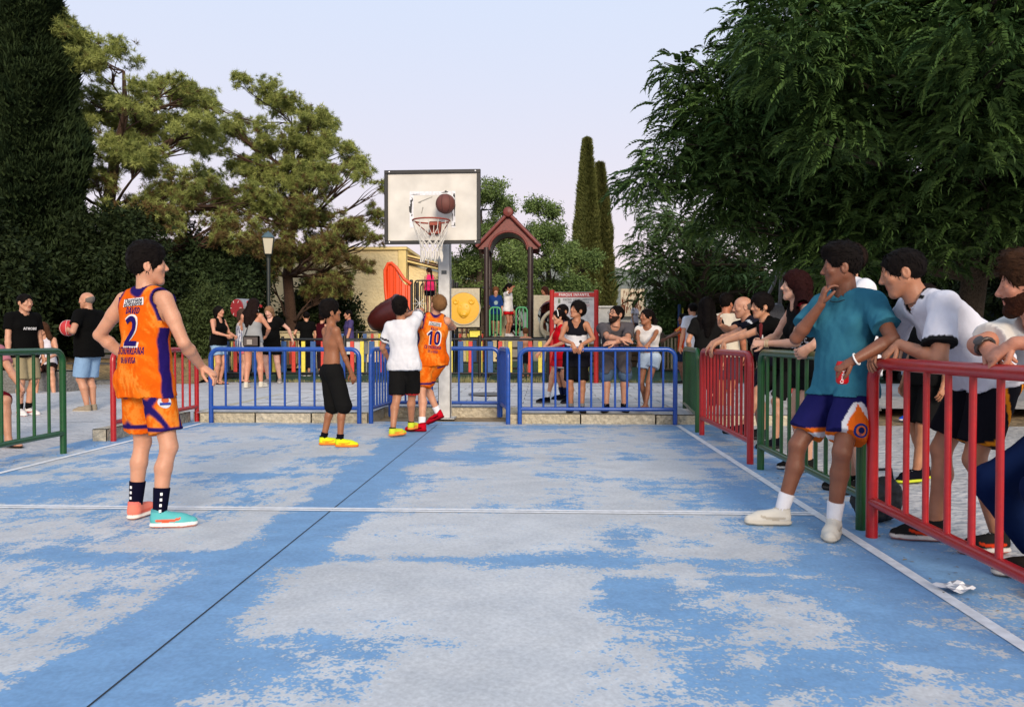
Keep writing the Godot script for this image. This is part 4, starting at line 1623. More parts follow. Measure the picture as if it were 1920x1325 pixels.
const COURT_WEAR := [[-3.97, -4.98, -3.08, -6.07, 0.50], [-1.99, -2.65, -1.48, -2.82, 0.50], [-2.02, -2.83, -1.50, -3.32, 0.55], [-1.81, -2.34, -1.58, -2.65, 0.40], [-1.26, -2.36, -0.96, -2.60, 0.90], [-1.05, -2.69, -0.31, -2.84, 0.55], [-0.69, -2.48, -0.47, -2.69, 0.50], [0.21, -3.02, 0.53, -3.57, 0.70], [0.43, -2.30, 0.89, -3.16, 0.80], [0.86, -2.41, 1.65, -3.61, 0.70], [0.78, -3.43, 1.04, -4.15, 0.50], [1.46, -3.39, 1.96, -3.98, 0.60], [0.62, -5.06, 1.19, -6.03, 0.40], [-0.04, -6.76, 0.41, -7.76, 0.50], [-0.75, -6.59, -0.45, -9.62, 0.80], [-1.72, -3.13, -1.43, -3.65, 0.40], [-3.40, -4.55, -1.96, -4.84, 0.30], [-2.17, -6.41, -1.56, -7.14, 0.50], [-1.85, -7.33, -1.33, -9.58, 0.50], [0.24, -3.92, 0.54, -4.67, 0.40], [1.74, -3.79, 2.07, -4.42, 0.50], [0.31, -2.67, 0.60, -2.91, 0.30], [-1.14, -3.94, 0.25, -4.78, -0.90], [-1.31, -2.86, -0.74, -3.66, -0.40], [-0.72, -2.89, 0.19, -3.69, -0.90], [-0.87, -2.26, -0.11, -3.37, -0.55], [-0.11, -2.28, 0.18, -3.70, -0.70], [0.28, -2.30, 0.50, -2.64, -0.80], [-0.17, -3.91, 0.24, -4.66, -0.50], [0.51, -3.93, 1.10, -4.69, -0.50], [0.38, -6.14, 1.67, -7.27, -0.70], [0.35, -5.13, 0.69, -5.90, -0.60], [-1.35, -5.09, -0.07, -7.03, -0.15], [-3.92, -6.07, -1.86, -7.26, -0.45], [-2.73, -3.88, -1.36, -4.57, -0.35], [-2.52, -3.31, -1.97, -3.63, -0.30], [-0.11, -2.28, 0.15, -3.19, -0.40], [-4.17, -7.84, -1.93, -9.51, -0.35], [-0.10, -7.42, 1.62, -9.40, -0.10], [0.33, -3.53, 0.69, -3.74, -0.40], [0.84, -2.83, 1.14, -3.30, -0.90], [1.16, -2.35, 1.54, -2.66, -0.50], [0.58, -3.58, 0.85, -4.04, -0.30], [-1.30, -2.82, -0.96, -3.14, -0.50], [-1.27, -2.23, -1.13, -2.39, -0.20], [-1.60, 6.00, -1.16, -10.00, 2.40], [-5.00, -3.74, 2.20, -3.84, 1.90], [-5.00, -6.05, -1.36, -6.20, 1.50], [-5.00, -7.00, 2.20, -7.12, 1.40], [-5.00, -2.72, -2.10, -2.80, 1.40], [1.30, 0.00, 2.30, -10.20, 0.75], [-5.00, -9.40, 2.20, -10.30, 0.55], [-5.00, 0.00, -4.40, -10.00, 0.60], [-5.00, -4.95, 2.20, -5.05, 0.30]]

# ---------------------------------------------------------------- trees
func multi(called: String, mesh: Mesh, m: Material, xs: Array, cs: PackedColorArray, parent: Node) -> void:
	var mm := MultiMesh.new()
	mm.transform_format = MultiMesh.TRANSFORM_3D
	mm.use_colors = true
	mm.mesh = mesh
	mm.instance_count = xs.size()
	for i in xs.size():
		mm.set_instance_transform(i, xs[i])
		mm.set_instance_color(i, cs[i])
	var o := MultiMeshInstance3D.new()
	o.multimesh = mm
	o.material_override = m
	o.name = called
	o.set_meta("kind", "stuff")
	parent.add_child(o, true)

func leaf_mat(back: Color, rough := 0.6) -> StandardMaterial3D:
	var m := vmat(rough)
	m.metallic_specular = 0.2
	m.cull_mode = BaseMaterial3D.CULL_DISABLED
	m.backlight_enabled = true
	m.backlight = back
	return m

func face(m: MB, a: Vector3, b: Vector3, c: Vector3) -> void:
	var n := (c - a).cross(b - a).normalized()
	var i := m.vert(a, n)
	m.vert(b, n)
	m.vert(c, n)
	m.tri(i, i + 1, i + 2)

var plant_meshes := {}

func needle_tuft() -> Mesh:
	if plant_meshes.has("needle"):
		return plant_meshes["needle"]
	var m := MB.new()
	var r := RandomNumberGenerator.new()
	r.seed = 2
	for i in 30:
		var d := Vector3(r.randf_range(-1, 1), r.randf_range(-0.15, 1.0), r.randf_range(-1, 1)).normalized()
		var s := d.cross(Vector3(r.randf_range(-1, 1), r.randf_range(-1, 1), r.randf_range(-1, 1))).normalized() * 0.05
		var b := d * r.randf_range(0.0, 0.25) + Vector3(0, r.randf_range(0.0, 0.35), 0)
		face(m, b - s, b + s, b + d * r.randf_range(0.55, 1.0))
	plant_meshes["needle"] = m.mesh()
	return plant_meshes["needle"]

func pinnate_leaf() -> Mesh:
	# a drooping compound leaf one unit long, z outwards
	if plant_meshes.has("pinnate"):
		return plant_meshes["pinnate"]
	var m := MB.new()
	var r := RandomNumberGenerator.new()
	r.seed = 4
	var pt := func(t: float) -> Vector3: return Vector3(0, 0.12 * t - 0.75 * t * t, t - 0.28 * t * t)
	for i in 6:
		var t := i / 6.0
		var a: Vector3 = pt.call(t)
		var b: Vector3 = pt.call(t + 0.17)
		face(m, a + Vector3(0.008, 0, 0), a - Vector3(0.008, 0, 0), b)
	for i in 8:
		for g in [-1.0, 1.0]:
			var t := 0.18 + i * 0.11
			if t > 1.0:
				continue
			var a: Vector3 = pt.call(t)
			var L := 0.30 * (1.0 - absf(t - 0.5) * 0.7)
			var d := Vector3(g * 0.8, -0.5 - r.randf() * 0.5, 0.55 + r.randf() * 0.3).normalized()
			var s := d.cross(Vector3(0.2 * g, 1, 0)).normalized() * L * 0.21
			var mid := a + d * L * 0.45 + Vector3(0, 0.012, 0)
			face(m, a, mid + s, a + d * L)
			face(m, a, a + d * L, mid - s)
	var e: Vector3 = pt.call(1.0)
	face(m, e, e + Vector3(0.05, -0.14, 0.05), e + Vector3(0, -0.3, 0.06))
	plant_meshes["pinnate"] = m.mesh()
	return plant_meshes["pinnate"]

func leaf_clump() -> Mesh:
	if plant_meshes.has("clump"):
		return plant_meshes["clump"]
	var m := MB.new()
	var r := RandomNumberGenerator.new()
	r.seed = 6
	for i in 22:
		var c := Vector3(r.randf_range(-1, 1), r.randf_range(-1, 1), r.randf_range(-1, 1)) * 0.5
		var d := (c + Vector3(0, -0.25, 0) + Vector3(r.randf_range(-1, 1), r.randf_range(-1, 1), r.randf_range(-1, 1)) * 0.5).normalized()
		var s := d.cross(Vector3(r.randf_range(-1, 1), 1.2, r.randf_range(-1, 1))).normalized()
		var L := r.randf_range(0.28, 0.46)
		var mid := c + d * L * 0.45 + s.cross(d) * 0.03
		face(m, c, mid + s * L * 0.26, c + d * L)
		face(m, c, c + d * L, mid - s * L * 0.26)
	plant_meshes["clump"] = m.mesh()
	return plant_meshes["clump"]

func cypress_spray() -> Mesh:
	if plant_meshes.has("spray"):
		return plant_meshes["spray"]
	var m := MB.new()
	var r := RandomNumberGenerator.new()
	r.seed = 9
	for i in 16:
		var d := Vector3(r.randf_range(-0.6, 0.6), r.randf_range(0.5, 1.0), r.randf_range(-0.3, 0.8)).normalized()
		var b := Vector3(r.randf_range(-0.3, 0.3), r.randf_range(-0.5, 0.2), r.randf_range(-0.2, 0.2))
		var s := d.cross(Vector3(r.randf_range(-1, 1), r.randf_range(-1, 1), r.randf_range(-1, 1))).normalized() * r.randf_range(0.07, 0.13)
		var e := b + d * r.randf_range(0.5, 0.9)
		face(m, b - s, b + s, b.lerp(e, 0.6) + s * 0.8)
		face(m, b - s, b.lerp(e, 0.6) + s * 0.8, e)
	plant_meshes["spray"] = m.mesh()
	return plant_meshes["spray"]

func bark(a: Color, b: Color, sd: int) -> StandardMaterial3D:
	var k := "bark%d" % sd
	if not mats.has(k):
		var m: StandardMaterial3D = mottled(a, b, 0.05, sd, 1.0, 0.95).duplicate()
		m.uv1_scale = Vector3(3.0, 0.8, 3.0)
		m.normal_enabled = true
		m.normal_texture = bump_tex(0.07, 91, 12.0)
		m.normal_scale = 1.4
		mats[k] = m
	return mats[k]

func limb_path(a: Vector3, b: Vector3, sag: float, r: RandomNumberGenerator, n := 5) -> Array:
	var pts := []
	var L := a.distance_to(b)
	for i in n + 1:
		var t := float(i) / n
		var j := Vector3(r.randf_range(-1, 1), r.randf_range(-1, 1), r.randf_range(-1, 1)) * L * 0.045 if i > 0 and i < n else Vector3.ZERO
		pts.append(a.lerp(b, t) + Vector3(0, sag * L * 4.0 * t * (1.0 - t), 0) + j)
	return pts

# lobes: [x, y, z, radius, tone] round the foot of the tree; tone 0..1 green to dry
func lobed_tree(called: String, label: String, where: Vector3, trunk: Array, tr: Array, lobes: Array, o: Dictionary) -> Node3D:
	var t := thing(called, label, "tree", where, 0.0, o.get("group", ""))
	var r := RandomNumberGenerator.new()
	r.seed = o.get("seed", 1)
	var bm: Material = o.bark
	var tm := MB.new()
	tm.tube(trunk, tr, 12)
	part("trunk", tm.mesh(), bm, t)
	var lm := MB.new()
	var xs := []
	var cs := PackedColorArray()
	var dens: float = o.get("dens", 110.0)
	var size: float = o.get("size", 0.3)
	var c0: Color = o.c0
	var c1: Color = o.c1
	var dry: Color = o.get("dry", c0)
	var flat: float = o.get("flat", 0.7)
	for lo in lobes:
		var c := Vector3(lo[0], lo[1], lo[2])
		var R: float = lo[3]
		# a limb reaches each lobe from the trunk
		var k := 0
		var best := 1e9
		for i in trunk.size():
			var d: float = trunk[i].distance_to(c) + maxf(0.0, trunk[i].y - c.y + 0.3) * 3.0
			if i > 0 and d < best:
				best = d
				k = i
		var L: float = trunk[k].distance_to(c)
		var lr: float = minf(tr[k] * 0.55, 0.018 + L * 0.013)
		var pp := limb_path(trunk[k], c, o.get("sag", -0.04), r)
		var rr := []
		for i in pp.size():
			rr.append(lerpf(lr, 0.012, float(i) / (pp.size() - 1)))
		lm.tube(pp, rr, 6)
		for i in 4:
			var e := c + Vector3(r.randf_range(-1, 1), r.randf_range(-0.5, 0.8), r.randf_range(-1, 1)) * R * 0.8
			lm.tube(limb_path(pp[3], e, 0.0, r, 3), [lr * 0.5, lr * 0.35, 0.01, 0.006], 5)
		var n := int(dens * R * R)
		# twigs end in clumps; the foliage gathers round them and leaves gaps between
		var clumps := []
		var kc: int = o.get("clumps", 0)
		for i in kc:
			var e := Vector3(r.randfn(0, 1), r.randfn(0, 1), r.randfn(0, 1)).normalized() * pow(r.randf(), 0.4)
			clumps.append(Vector3(e.x, e.y * flat, e.z) * R)
		for i in n:
			var d := Vector3(r.randfn(0, 1), r.randfn(0, 1), r.randfn(0, 1)).normalized()
			var q := pow(r.randf(), o.get("shell", 0.45))
			var p := c + Vector3(d.x, d.y * flat, d.z) * R * q
			if kc > 0:
				var cl: Vector3 = clumps[i % kc]
				p = c + cl + Vector3(r.randfn(0, 1), r.randfn(0, 0.8), r.randfn(0, 1)) * R * 0.16
				d = (cl.normalized() + d * 0.7).normalized()
			var s := size * r.randf_range(0.7, 1.3)
			var b: Basis
			if o.get("hang", false):
				var a := atan2(d.x, d.z) + r.randf_range(-0.9, 0.9)
				b = Basis(Vector3.UP, a) * Basis(Vector3.RIGHT, r.randf_range(-0.9, 0.35)) * Basis(Vector3.BACK, r.randf_range(-0.5, 0.5))
			else:
				var up := (d + Vector3(0, 0.7, 0) + Vector3(r.randf_range(-0.5, 0.5), 0, r.randf_range(-0.5, 0.5))).normalized()
				var sd := up.cross(Vector3(r.randf_range(-1, 1), 0.1, r.randf_range(-1, 1))).normalized()
				b = Basis(sd, up, sd.cross(up))
			xs.append(Transform3D(b.scaled_local(Vector3.ONE * s), p))
			var col := c0.lerp(c1, r.randf())
			if r.randf() < lo[4]:
				col = dry.lerp(c0, r.randf() * 0.4)
			cs.append(col)
	part("limbs", lm.mesh(), bm, t)
	multi("crown", o.leaf, o.mat, xs, cs, t)
	return t

func cypress(label: String, where: Vector3, h: float, prof: Array, n: int, size: float, c0: Color, c1: Color, sd: int) -> void:
	var t := thing("cypress_tree", label, "tree", where, 0.0)
	var r := RandomNumberGenerator.new()
	r.seed = sd
	var tm := MB.new()
	tm.tube([Vector3.ZERO, Vector3(0, h * 0.5, 0), Vector3(0, h * 0.93, 0)], [prof[0] * 0.16 + 0.08, prof[0] * 0.1 + 0.04, 0.02], 8)
	part("trunk", tm.mesh(), bark(srgb(70, 56, 44), srgb(104, 86, 70), 5), t)
	var xs := []
	var cs := PackedColorArray()
	for i in n:
		var f := pow(r.randf(), 0.85)
		var k := f * (prof.size() - 1)
		var R: float = lerpf(prof[int(k)], prof[mini(int(k) + 1, prof.size() - 1)], k - int(k))
		var a := r.randf() * TAU
		var bulge := 1.0 + 0.09 * sin(a * 5.0 + f * 9.0) + 0.07 * sin(f * 40.0 + a * 3.0)
		var q := R * bulge * lerpf(0.55, 1.0, pow(r.randf(), 0.35))
		var p := Vector3(cos(a) * q, f * h, sin(a) * q)
		var b := Basis(Vector3.UP, -a + PI / 2) * Basis(Vector3.RIGHT, r.randf_range(-0.1, 0.35)) * Basis(Vector3.BACK, r.randf_range(-0.3, 0.3))
		xs.append(Transform3D(b.scaled_local(Vector3.ONE * size * r.randf_range(0.7, 1.25)), p))
		cs.append(c0.lerp(c1, r.randf()))
	multi("crown", cypress_spray(), leaf_mat(Color(0.05, 0.08, 0.02), 0.75), xs, cs, t)

func shrub(label: String, where: Vector3, rx: float, h: float, rz: float, n: int, size: float, c0: Color, c1: Color, sd: int, called := "shrub") -> void:
	var t := thing(called, label, "shrub", where, 0.0)
	var r := RandomNumberGenerator.new()
	r.seed = sd
	var st := MB.new()
	for i in 7:
		var e := Vector3(r.randf_range(-0.7, 0.7) * rx, h * r.randf_range(0.5, 0.85), r.randf_range(-0.7, 0.7) * rz)
		st.tube(limb_path(Vector3(e.x * 0.15, 0, e.z * 0.15), e, 0.03, r, 4), [0.05, 0.04, 0.03, 0.02, 0.01], 6)
	part("stems", st.mesh(), bark(srgb(70, 56, 44), srgb(104, 86, 70), 5), t)
	var xs := []
	var cs := PackedColorArray()
	var nz := noise(0.6, sd, 2)
	for i in n:
		var d := Vector3(r.randfn(0, 1), r.randfn(0, 1), r.randfn(0, 1)).normalized()
		var q := pow(r.randf(), 0.35) * (1.0 + nz.get_noise_3dv(d * 2.0 + where) * 0.5)
		var p := Vector3(d.x * rx, (0.5 + d.y * 0.5) * h, d.z * rz)
		p = Vector3(p.x * q, lerpf(h * 0.45, p.y, q), p.z * q)
		p.y = maxf(p.y, 0.05)
		var b := Basis(Vector3(r.randf_range(-1, 1), 1, r.randf_range(-1, 1)).normalized(), r.randf() * TAU)
		xs.append(Transform3D(b.scaled_local(Vector3.ONE * size * r.randf_range(0.7, 1.3)), p))
		cs.append(c0.lerp(c1, r.randf()))
	multi("foliage", leaf_clump(), leaf_mat(Color(0.08, 0.12, 0.03)), xs, cs, t)

func spread_lobes(list: Array, dz: float, sd: int, dry_below: float, dup := 2) -> Array:
	# [x, y, radius] of the crown's masses -> lobes round the trunk, spread in depth; the lowest carry dead needles
	var r := RandomNumberGenerator.new()
	r.seed = sd
	var out := []
	for l in list:
		for k in dup:
			var z: float = r.randf_range(-dz, dz) * clampf(1.2 - l[1] * 0.04, 0.5, 1.0)
			out.append([l[0] + r.randf_range(-0.15, 0.15) * k, l[1] + r.randf_range(-0.2, 0.2) * k, z, l[2] * (1.0 if k == 0 else 0.85), clampf((dry_below - l[1]) / 3.0, 0.03, 0.7)])
	return out

func build_trees() -> void:
	var pine_bark := bark(srgb(58, 42, 33), srgb(100, 74, 57), 6)
	var pm := leaf_mat(Color(0.12, 0.16, 0.05), 0.65)
	var A := [[-1.22, 9.44, 0.61], [-0.31, 8.83, 0.76], [0.76, 8.37, 0.76], [1.83, 8.14, 0.69], [2.37, 7.91, 0.46], [-0.92, 7.91, 0.92], [0.31, 7.45, 0.92], [1.53, 7.3, 0.76], [-0.61, 6.54, 0.92], [0.76, 6.23, 0.76], [-1.22, 5.77, 0.76], [2.14, 5.77, 0.61], [2.9, 6.38, 0.49], [3.51, 6.69, 0.43], [1.53, 4.86, 0.76], [2.75, 5.01, 0.69], [0.15, 4.86, 0.69], [-0.76, 4.4, 0.84], [3.66, 5.31, 0.64], [1.07, 3.94, 0.79], [2.29, 4.09, 0.69], [3.36, 4.25, 0.61], [-0.46, 3.48, 0.84], [0.53, 2.87, 0.64], [3.82, 3.63, 0.55]]
	lobed_tree("pine_tree", "tall pine with bare lower trunk behind the bald man", Vector3(-12.6, 0.3, -22), [Vector3(0, -0.3, 0), Vector3(-0.1, 1.6, 0), Vector3(0.05, 3.2, 0.1), Vector3(-0.1, 4.6, 0), Vector3(0.1, 6.0, 0), Vector3(0.5, 7.4, 0.1), Vector3(0.4, 8.6, 0)], [0.25, 0.2, 0.19, 0.17, 0.14, 0.09, 0.04], spread_lobes(A, 2.2, 3, 5.77), {"bark": pine_bark, "leaf": needle_tuft(), "mat": pm, "dens": 780.0, "size": 0.135, "clumps": 13, "c0": Color(0.12, 0.155, 0.04), "c1": Color(0.36, 0.40, 0.12), "dry": Color(0.13, 0.075, 0.035), "seed": 21, "group": "pines beyond the left of the court", "sag": -0.05})
	var Bl := [[-1.13, 9.66, 0.45], [-0.38, 9.28, 0.64], [0.56, 9.09, 0.64], [1.31, 8.53, 0.64], [-2.06, 9.0, 0.28], [-2.25, 8.53, 0.38], [-1.5, 8.15, 0.68], [-0.19, 7.97, 0.86], [1.13, 7.78, 0.79], [1.88, 7.59, 0.53], [-1.13, 6.84, 0.86], [0.38, 6.65, 0.94], [1.69, 6.47, 0.75], [2.53, 7.12, 0.41], [2.91, 6.56, 0.41], [2.81, 5.72, 0.49], [-1.88, 7.22, 0.49], [-2.06, 5.72, 0.83], [-0.56, 5.53, 0.94], [0.94, 5.34, 0.94], [2.25, 4.96, 0.68], [-1.31, 4.21, 0.83], [0.19, 4.03, 0.86], [1.69, 4.03, 0.75], [2.81, 4.59, 0.38], [2.44, 3.65, 0.49], [0.94, 2.99, 0.71], [-0.38, 3.18, 0.64], [-1.69, 3.37, 0.64], [1.88, 2.9, 0.6]]
	lobed_tree("pine_tree", "broad pine beside the street lamp in front of the yellow building", Vector3(-9.0, 0.13, -27), [Vector3(0, -0.1, 0), Vector3(0.05, 1.6, 0), Vector3(-0.05, 3.2, 0.1), Vector3(0.1, 5.0, 0), Vector3(0.15, 7.0, 0), Vector3(0.1, 8.6, 0)], [0.24, 0.2, 0.18, 0.14, 0.09, 0.04], spread_lobes(Bl, 2.2, 4, 6.84), {"bark": pine_bark, "leaf": needle_tuft(), "mat": pm, "dens": 780.0, "size": 0.135, "clumps": 13, "c0": Color(0.12, 0.155, 0.04), "c1": Color(0.36, 0.40, 0.12), "dry": Color(0.13, 0.075, 0.035), "seed": 22, "group": "pines beyond the left of the court", "sag": -0.05})
	# the large chinaberry on the right
	var r := RandomNumberGenerator.new()
	r.seed = 77
	var ml := []
	while ml.size() < 190:
		var d := Vector3(r.randf_range(-1, 1), r.randf_range(-1, 1), r.randf_range(-1, 1))
		if d.length() > 1.0 or d.length() < 0.35:
			continue
		var p := Vector3(d.x * 5.2 + 0.7, 5.3 + d.y * 3.6, d.z * 4.2 + 0.8)
		if p.y < 2.35 + maxf(0.0, -p.x - 2.0) * 0.25:
			continue
		if p.x < 0.0 and p.y > 3.2 + (p.x + 5.2) * 1.12:
			continue
		ml.append([p.x, p.y, p.z, r.randf_range(0.55, 0.85), 0.02])
	for s in [[-5.0, 3.35, 0.6, 0.4], [-4.65, 3.7, 0.8, 0.5], [-4.45, 4.95, 0.7, 0.38], [-4.3, 4.4, 0.5, 0.5], [-4.0, 4.75, 0.4, 0.5], [-4.0, 3.5, 0.6, 0.65], [-3.9, 4.2, 0.9, 0.6], [-3.4, 5.5, 0.8, 0.6], [-2.9, 6.1, 0.6, 0.55], [-3.0, 5.0, 0.6, 0.7], [-3.3, 3.2, 0.3, 0.7], [-2.5, 2.7, -0.2, 0.7], [-3.7, 2.9, 0.2, 0.5], [-3.7, 3.8, 1.0, 0.7], [-2.9, 4.3, 1.2, 0.75], [-2.2, 5.6, 1.0, 0.75], [-2.0, 6.6, 0.8, 0.7], [-1.4, 5.0, 1.6, 0.8], [-2.4, 3.5, 1.0, 0.8], [-1.6, 3.0, 1.2, 0.8], [-0.6, 2.8, 1.6, 0.8], [0.6, 2.7, 1.8, 0.8], [1.8, 2.8, 1.8, 0.8], [-1.2, 6.6, 1.2, 0.8], [0.2, 3.6, 2.4, 0.85], [1.4, 4.0, 2.6, 0.85]]:
		ml.append([s[0], s[1], s[2], s[3], 0.0])
	lobed_tree("chinaberry_tree", "large leafy tree overhanging the right side of the court", Vector3(6.5, 0, -12), [Vector3(0, -0.1, 0), Vector3(-0.05, 1.0, 0), Vector3(0.05, 2.0, 0.05), Vector3(-0.4, 3.0, 0.2), Vector3(-0.8, 4.2, 0.3), Vector3(-0.7, 5.6, 0.3), Vector3(-0.3, 7.2, 0.2)], [0.24, 0.19, 0.18, 0.16, 0.13, 0.09, 0.05], ml, {"bark": bark(srgb(52, 44, 36), srgb(86, 74, 60), 7), "leaf": pinnate_leaf(), "mat": leaf_mat(Color(0.10, 0.16, 0.04), 0.5), "dens": 700.0, "size": 0.31, "c0": Color(0.022, 0.052, 0.016), "c1": Color(0.085, 0.15, 0.04), "seed": 23, "hang": true, "flat": 0.8, "shell": 0.5, "sag": 0.05})
	var green_bark := bark(srgb(60, 50, 40), srgb(96, 82, 66), 8)
	var lm := leaf_mat(Color(0.14, 0.2, 0.06))
	var Cc := [[-0.37, 6.61, 0.56], [0.49, 6.82, 0.65], [1.03, 6.5, 0.52], [-0.8, 5.53, 0.6], [-0.15, 5.32, 0.77], [0.71, 5.53, 0.77], [-0.58, 4.02, 0.77], [0.49, 4.02, 0.86], [1.35, 4.45, 0.73], [-1.01, 2.95, 0.65], [0.06, 2.84, 0.73], [1.14, 2.95, 0.73]]
	lobed_tree("leafy_tree", "bright leafy tree directly behind the playground tower roof", Vector3(-2.6, 0.1, -31), [Vector3(0, 0, 0), Vector3(0.1, 1.5, 0), Vector3(0, 3.0, 0), Vector3(0.1, 4.6, 0), Vector3(0.1, 6.2, 0)], [0.2, 0.16, 0.14, 0.09, 0.04], spread_lobes(Cc, 1.8, 5, -9.00), {"bark": green_bark, "leaf": leaf_clump(), "mat": lm, "dens": 260.0, "size": 0.26, "clumps": 12, "c0": Color(0.07, 0.11, 0.03), "c1": Color(0.17, 0.24, 0.08), "seed": 24, "flat": 0.8})
	var Dd := [[-0.71, 6.51, 0.41], [-0.02, 6.4, 0.5], [-0.48, 5.6, 0.64], [0.32, 5.48, 0.55], [-1.17, 5.37, 0.6], [-0.71, 4.22, 0.87], [0.44, 4.45, 0.78], [1.12, 4.68, 0.55], [-0.02, 3.07, 0.87], [1.12, 3.3, 0.78], [-1.17, 3.07, 0.78], [1.7, 4.22, 0.46], [0.67, 2.27, 0.6]]
	lobed_tree("leafy_tree", "leafy tree between the tower roof and the tall cypresses", Vector3(0.3, 0.1, -33), [Vector3(0, 0, 0), Vector3(0.1, 1.5, 0), Vector3(0, 3.0, 0), Vector3(-0.1, 4.4, 0), Vector3(0, 5.6, 0)], [0.2, 0.16, 0.14, 0.09, 0.04], spread_lobes(Dd, 1.8, 6, -9.00), {"bark": green_bark, "leaf": leaf_clump(), "mat": lm, "dens": 260.0, "size": 0.26, "clumps": 12, "c0": Color(0.06, 0.10, 0.028), "c1": Color(0.16, 0.23, 0.075), "seed": 25, "flat": 0.8})
	var Ee := [[-0.73, 5.35, 0.35], [-1.05, 4.87, 0.48], [-1.45, 4.39, 0.42], [-1.69, 3.75, 0.54], [-0.89, 4.07, 0.64], [-0.26, 4.55, 0.58], [-1.85, 2.95, 0.45], [-1.21, 3.11, 0.64], [-0.26, 3.43, 0.7], [0.38, 4.07, 0.7], [0.7, 2.95, 0.73], [-1.37, 2.39, 0.42], [-0.42, 2.47, 0.58], [1.5, 3.75, 0.8], [1.82, 2.63, 0.73], [2.78, 2.95, 0.8], [3.74, 3.27, 0.8], [4.7, 3.59, 0.8]]
	lobed_tree("leafy_tree", "mid green tree right of the cypresses, under the overhanging branches", Vector3(4.6, 0.1, -23), [Vector3(0, 0, 0), Vector3(0.1, 1.2, 0), Vector3(0, 2.2, 0), Vector3(0.3, 3.2, 0), Vector3(0.1, 4.4, 0)], [0.2, 0.16, 0.14, 0.09, 0.04], spread_lobes(Ee, 1.8, 7, -9.00), {"bark": green_bark, "leaf": pinnate_leaf(), "mat": lm, "dens": 190.0, "size": 0.42, "c0": Color(0.045, 0.085, 0.025), "c1": Color(0.12, 0.19, 0.06), "seed": 26, "hang": true, "flat": 0.85})
	cypress("taller of two slender cypresses against the pink sky", Vector3(2.55, 0, -45), 12.7, [0.95, 1.0, 0.98, 0.92, 0.85, 0.75, 0.66, 0.55, 0.42, 0.3, 0.12], 8000, 0.25, Color(0.06, 0.075, 0.02), Color(0.15, 0.16, 0.05), 31)
	cypress("shorter of two slender cypresses, right of its taller neighbour", Vector3(3.35, 0, -45.6), 11.4, [0.95, 1.0, 1.0, 0.95, 0.88, 0.8, 0.7, 0.6, 0.48, 0.32, 0.12], 8000, 0.25, Color(0.055, 0.07, 0.02), Color(0.14, 0.14, 0.045), 32)
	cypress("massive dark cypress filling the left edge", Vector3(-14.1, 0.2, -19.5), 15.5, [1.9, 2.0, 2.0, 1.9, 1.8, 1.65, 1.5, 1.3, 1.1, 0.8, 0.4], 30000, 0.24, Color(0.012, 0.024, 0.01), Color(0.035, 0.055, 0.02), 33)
	# dark evergreen shrubs
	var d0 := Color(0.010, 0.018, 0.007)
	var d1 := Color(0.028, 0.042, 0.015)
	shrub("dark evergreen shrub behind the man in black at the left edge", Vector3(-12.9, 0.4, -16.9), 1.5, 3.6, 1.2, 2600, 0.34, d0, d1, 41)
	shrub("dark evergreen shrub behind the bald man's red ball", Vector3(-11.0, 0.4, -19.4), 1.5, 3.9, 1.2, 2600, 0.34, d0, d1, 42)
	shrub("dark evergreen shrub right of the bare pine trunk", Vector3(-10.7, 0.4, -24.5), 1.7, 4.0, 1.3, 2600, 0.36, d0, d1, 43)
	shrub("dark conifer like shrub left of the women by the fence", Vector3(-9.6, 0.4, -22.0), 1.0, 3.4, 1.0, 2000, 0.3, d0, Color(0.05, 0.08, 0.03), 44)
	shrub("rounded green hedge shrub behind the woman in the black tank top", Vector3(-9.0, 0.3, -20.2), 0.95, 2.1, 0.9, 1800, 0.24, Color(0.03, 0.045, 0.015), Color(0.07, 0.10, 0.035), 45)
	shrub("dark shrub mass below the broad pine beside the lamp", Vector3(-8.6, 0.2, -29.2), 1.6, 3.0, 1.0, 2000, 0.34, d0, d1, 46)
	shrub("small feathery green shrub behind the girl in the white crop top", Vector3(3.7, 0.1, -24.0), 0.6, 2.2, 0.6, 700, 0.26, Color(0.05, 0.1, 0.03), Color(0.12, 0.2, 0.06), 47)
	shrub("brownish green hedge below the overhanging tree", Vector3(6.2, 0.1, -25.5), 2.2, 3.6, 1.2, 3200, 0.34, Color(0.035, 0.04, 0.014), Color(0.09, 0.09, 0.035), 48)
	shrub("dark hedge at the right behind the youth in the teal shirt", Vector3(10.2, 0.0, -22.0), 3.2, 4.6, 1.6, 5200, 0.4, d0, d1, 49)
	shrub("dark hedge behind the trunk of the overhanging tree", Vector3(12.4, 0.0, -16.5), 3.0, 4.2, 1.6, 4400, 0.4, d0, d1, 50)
	# dry grass on the bank and along the turf's edge
	var g := MB.new()
	var gr := RandomNumberGenerator.new()
	gr.seed = 14
	for i in 7:
		var d := Vector3(gr.randf_range(-0.6, 0.6), 1, gr.randf_range(-0.6, 0.6)).normalized()
		var b := Vector3(gr.randf_range(-0.3, 0.3), 0, gr.randf_range(-0.3, 0.3))
		var s := d.cross(Vector3(gr.randf_range(-1, 1), 0, 1)).normalized() * 0.06
		face(g, b - s, b + s, b + d)
	var xs := []
	var cs := PackedColorArray()
	for i in 2600:
		var x := gr.randf_range(-19, -8.3)
		var z := gr.randf_range(-24, -14.6 - clampf((x + 15.0) / 6.1, 0, 1) * 2.1)
		var s := gr.randf_range(0.05, 0.14)
		xs.append(Transform3D(Basis(Vector3.UP, gr.randf() * TAU).scaled_local(Vector3(s, s * gr.randf_range(0.5, 1.3), s)), Vector3(x, 0.2 + clampf((-16.5 - z) * 0.12, 0, 0.45), z)))
		cs.append(Color(0.24, 0.18, 0.09).lerp(Color(0.40, 0.32, 0.18), gr.randf()))
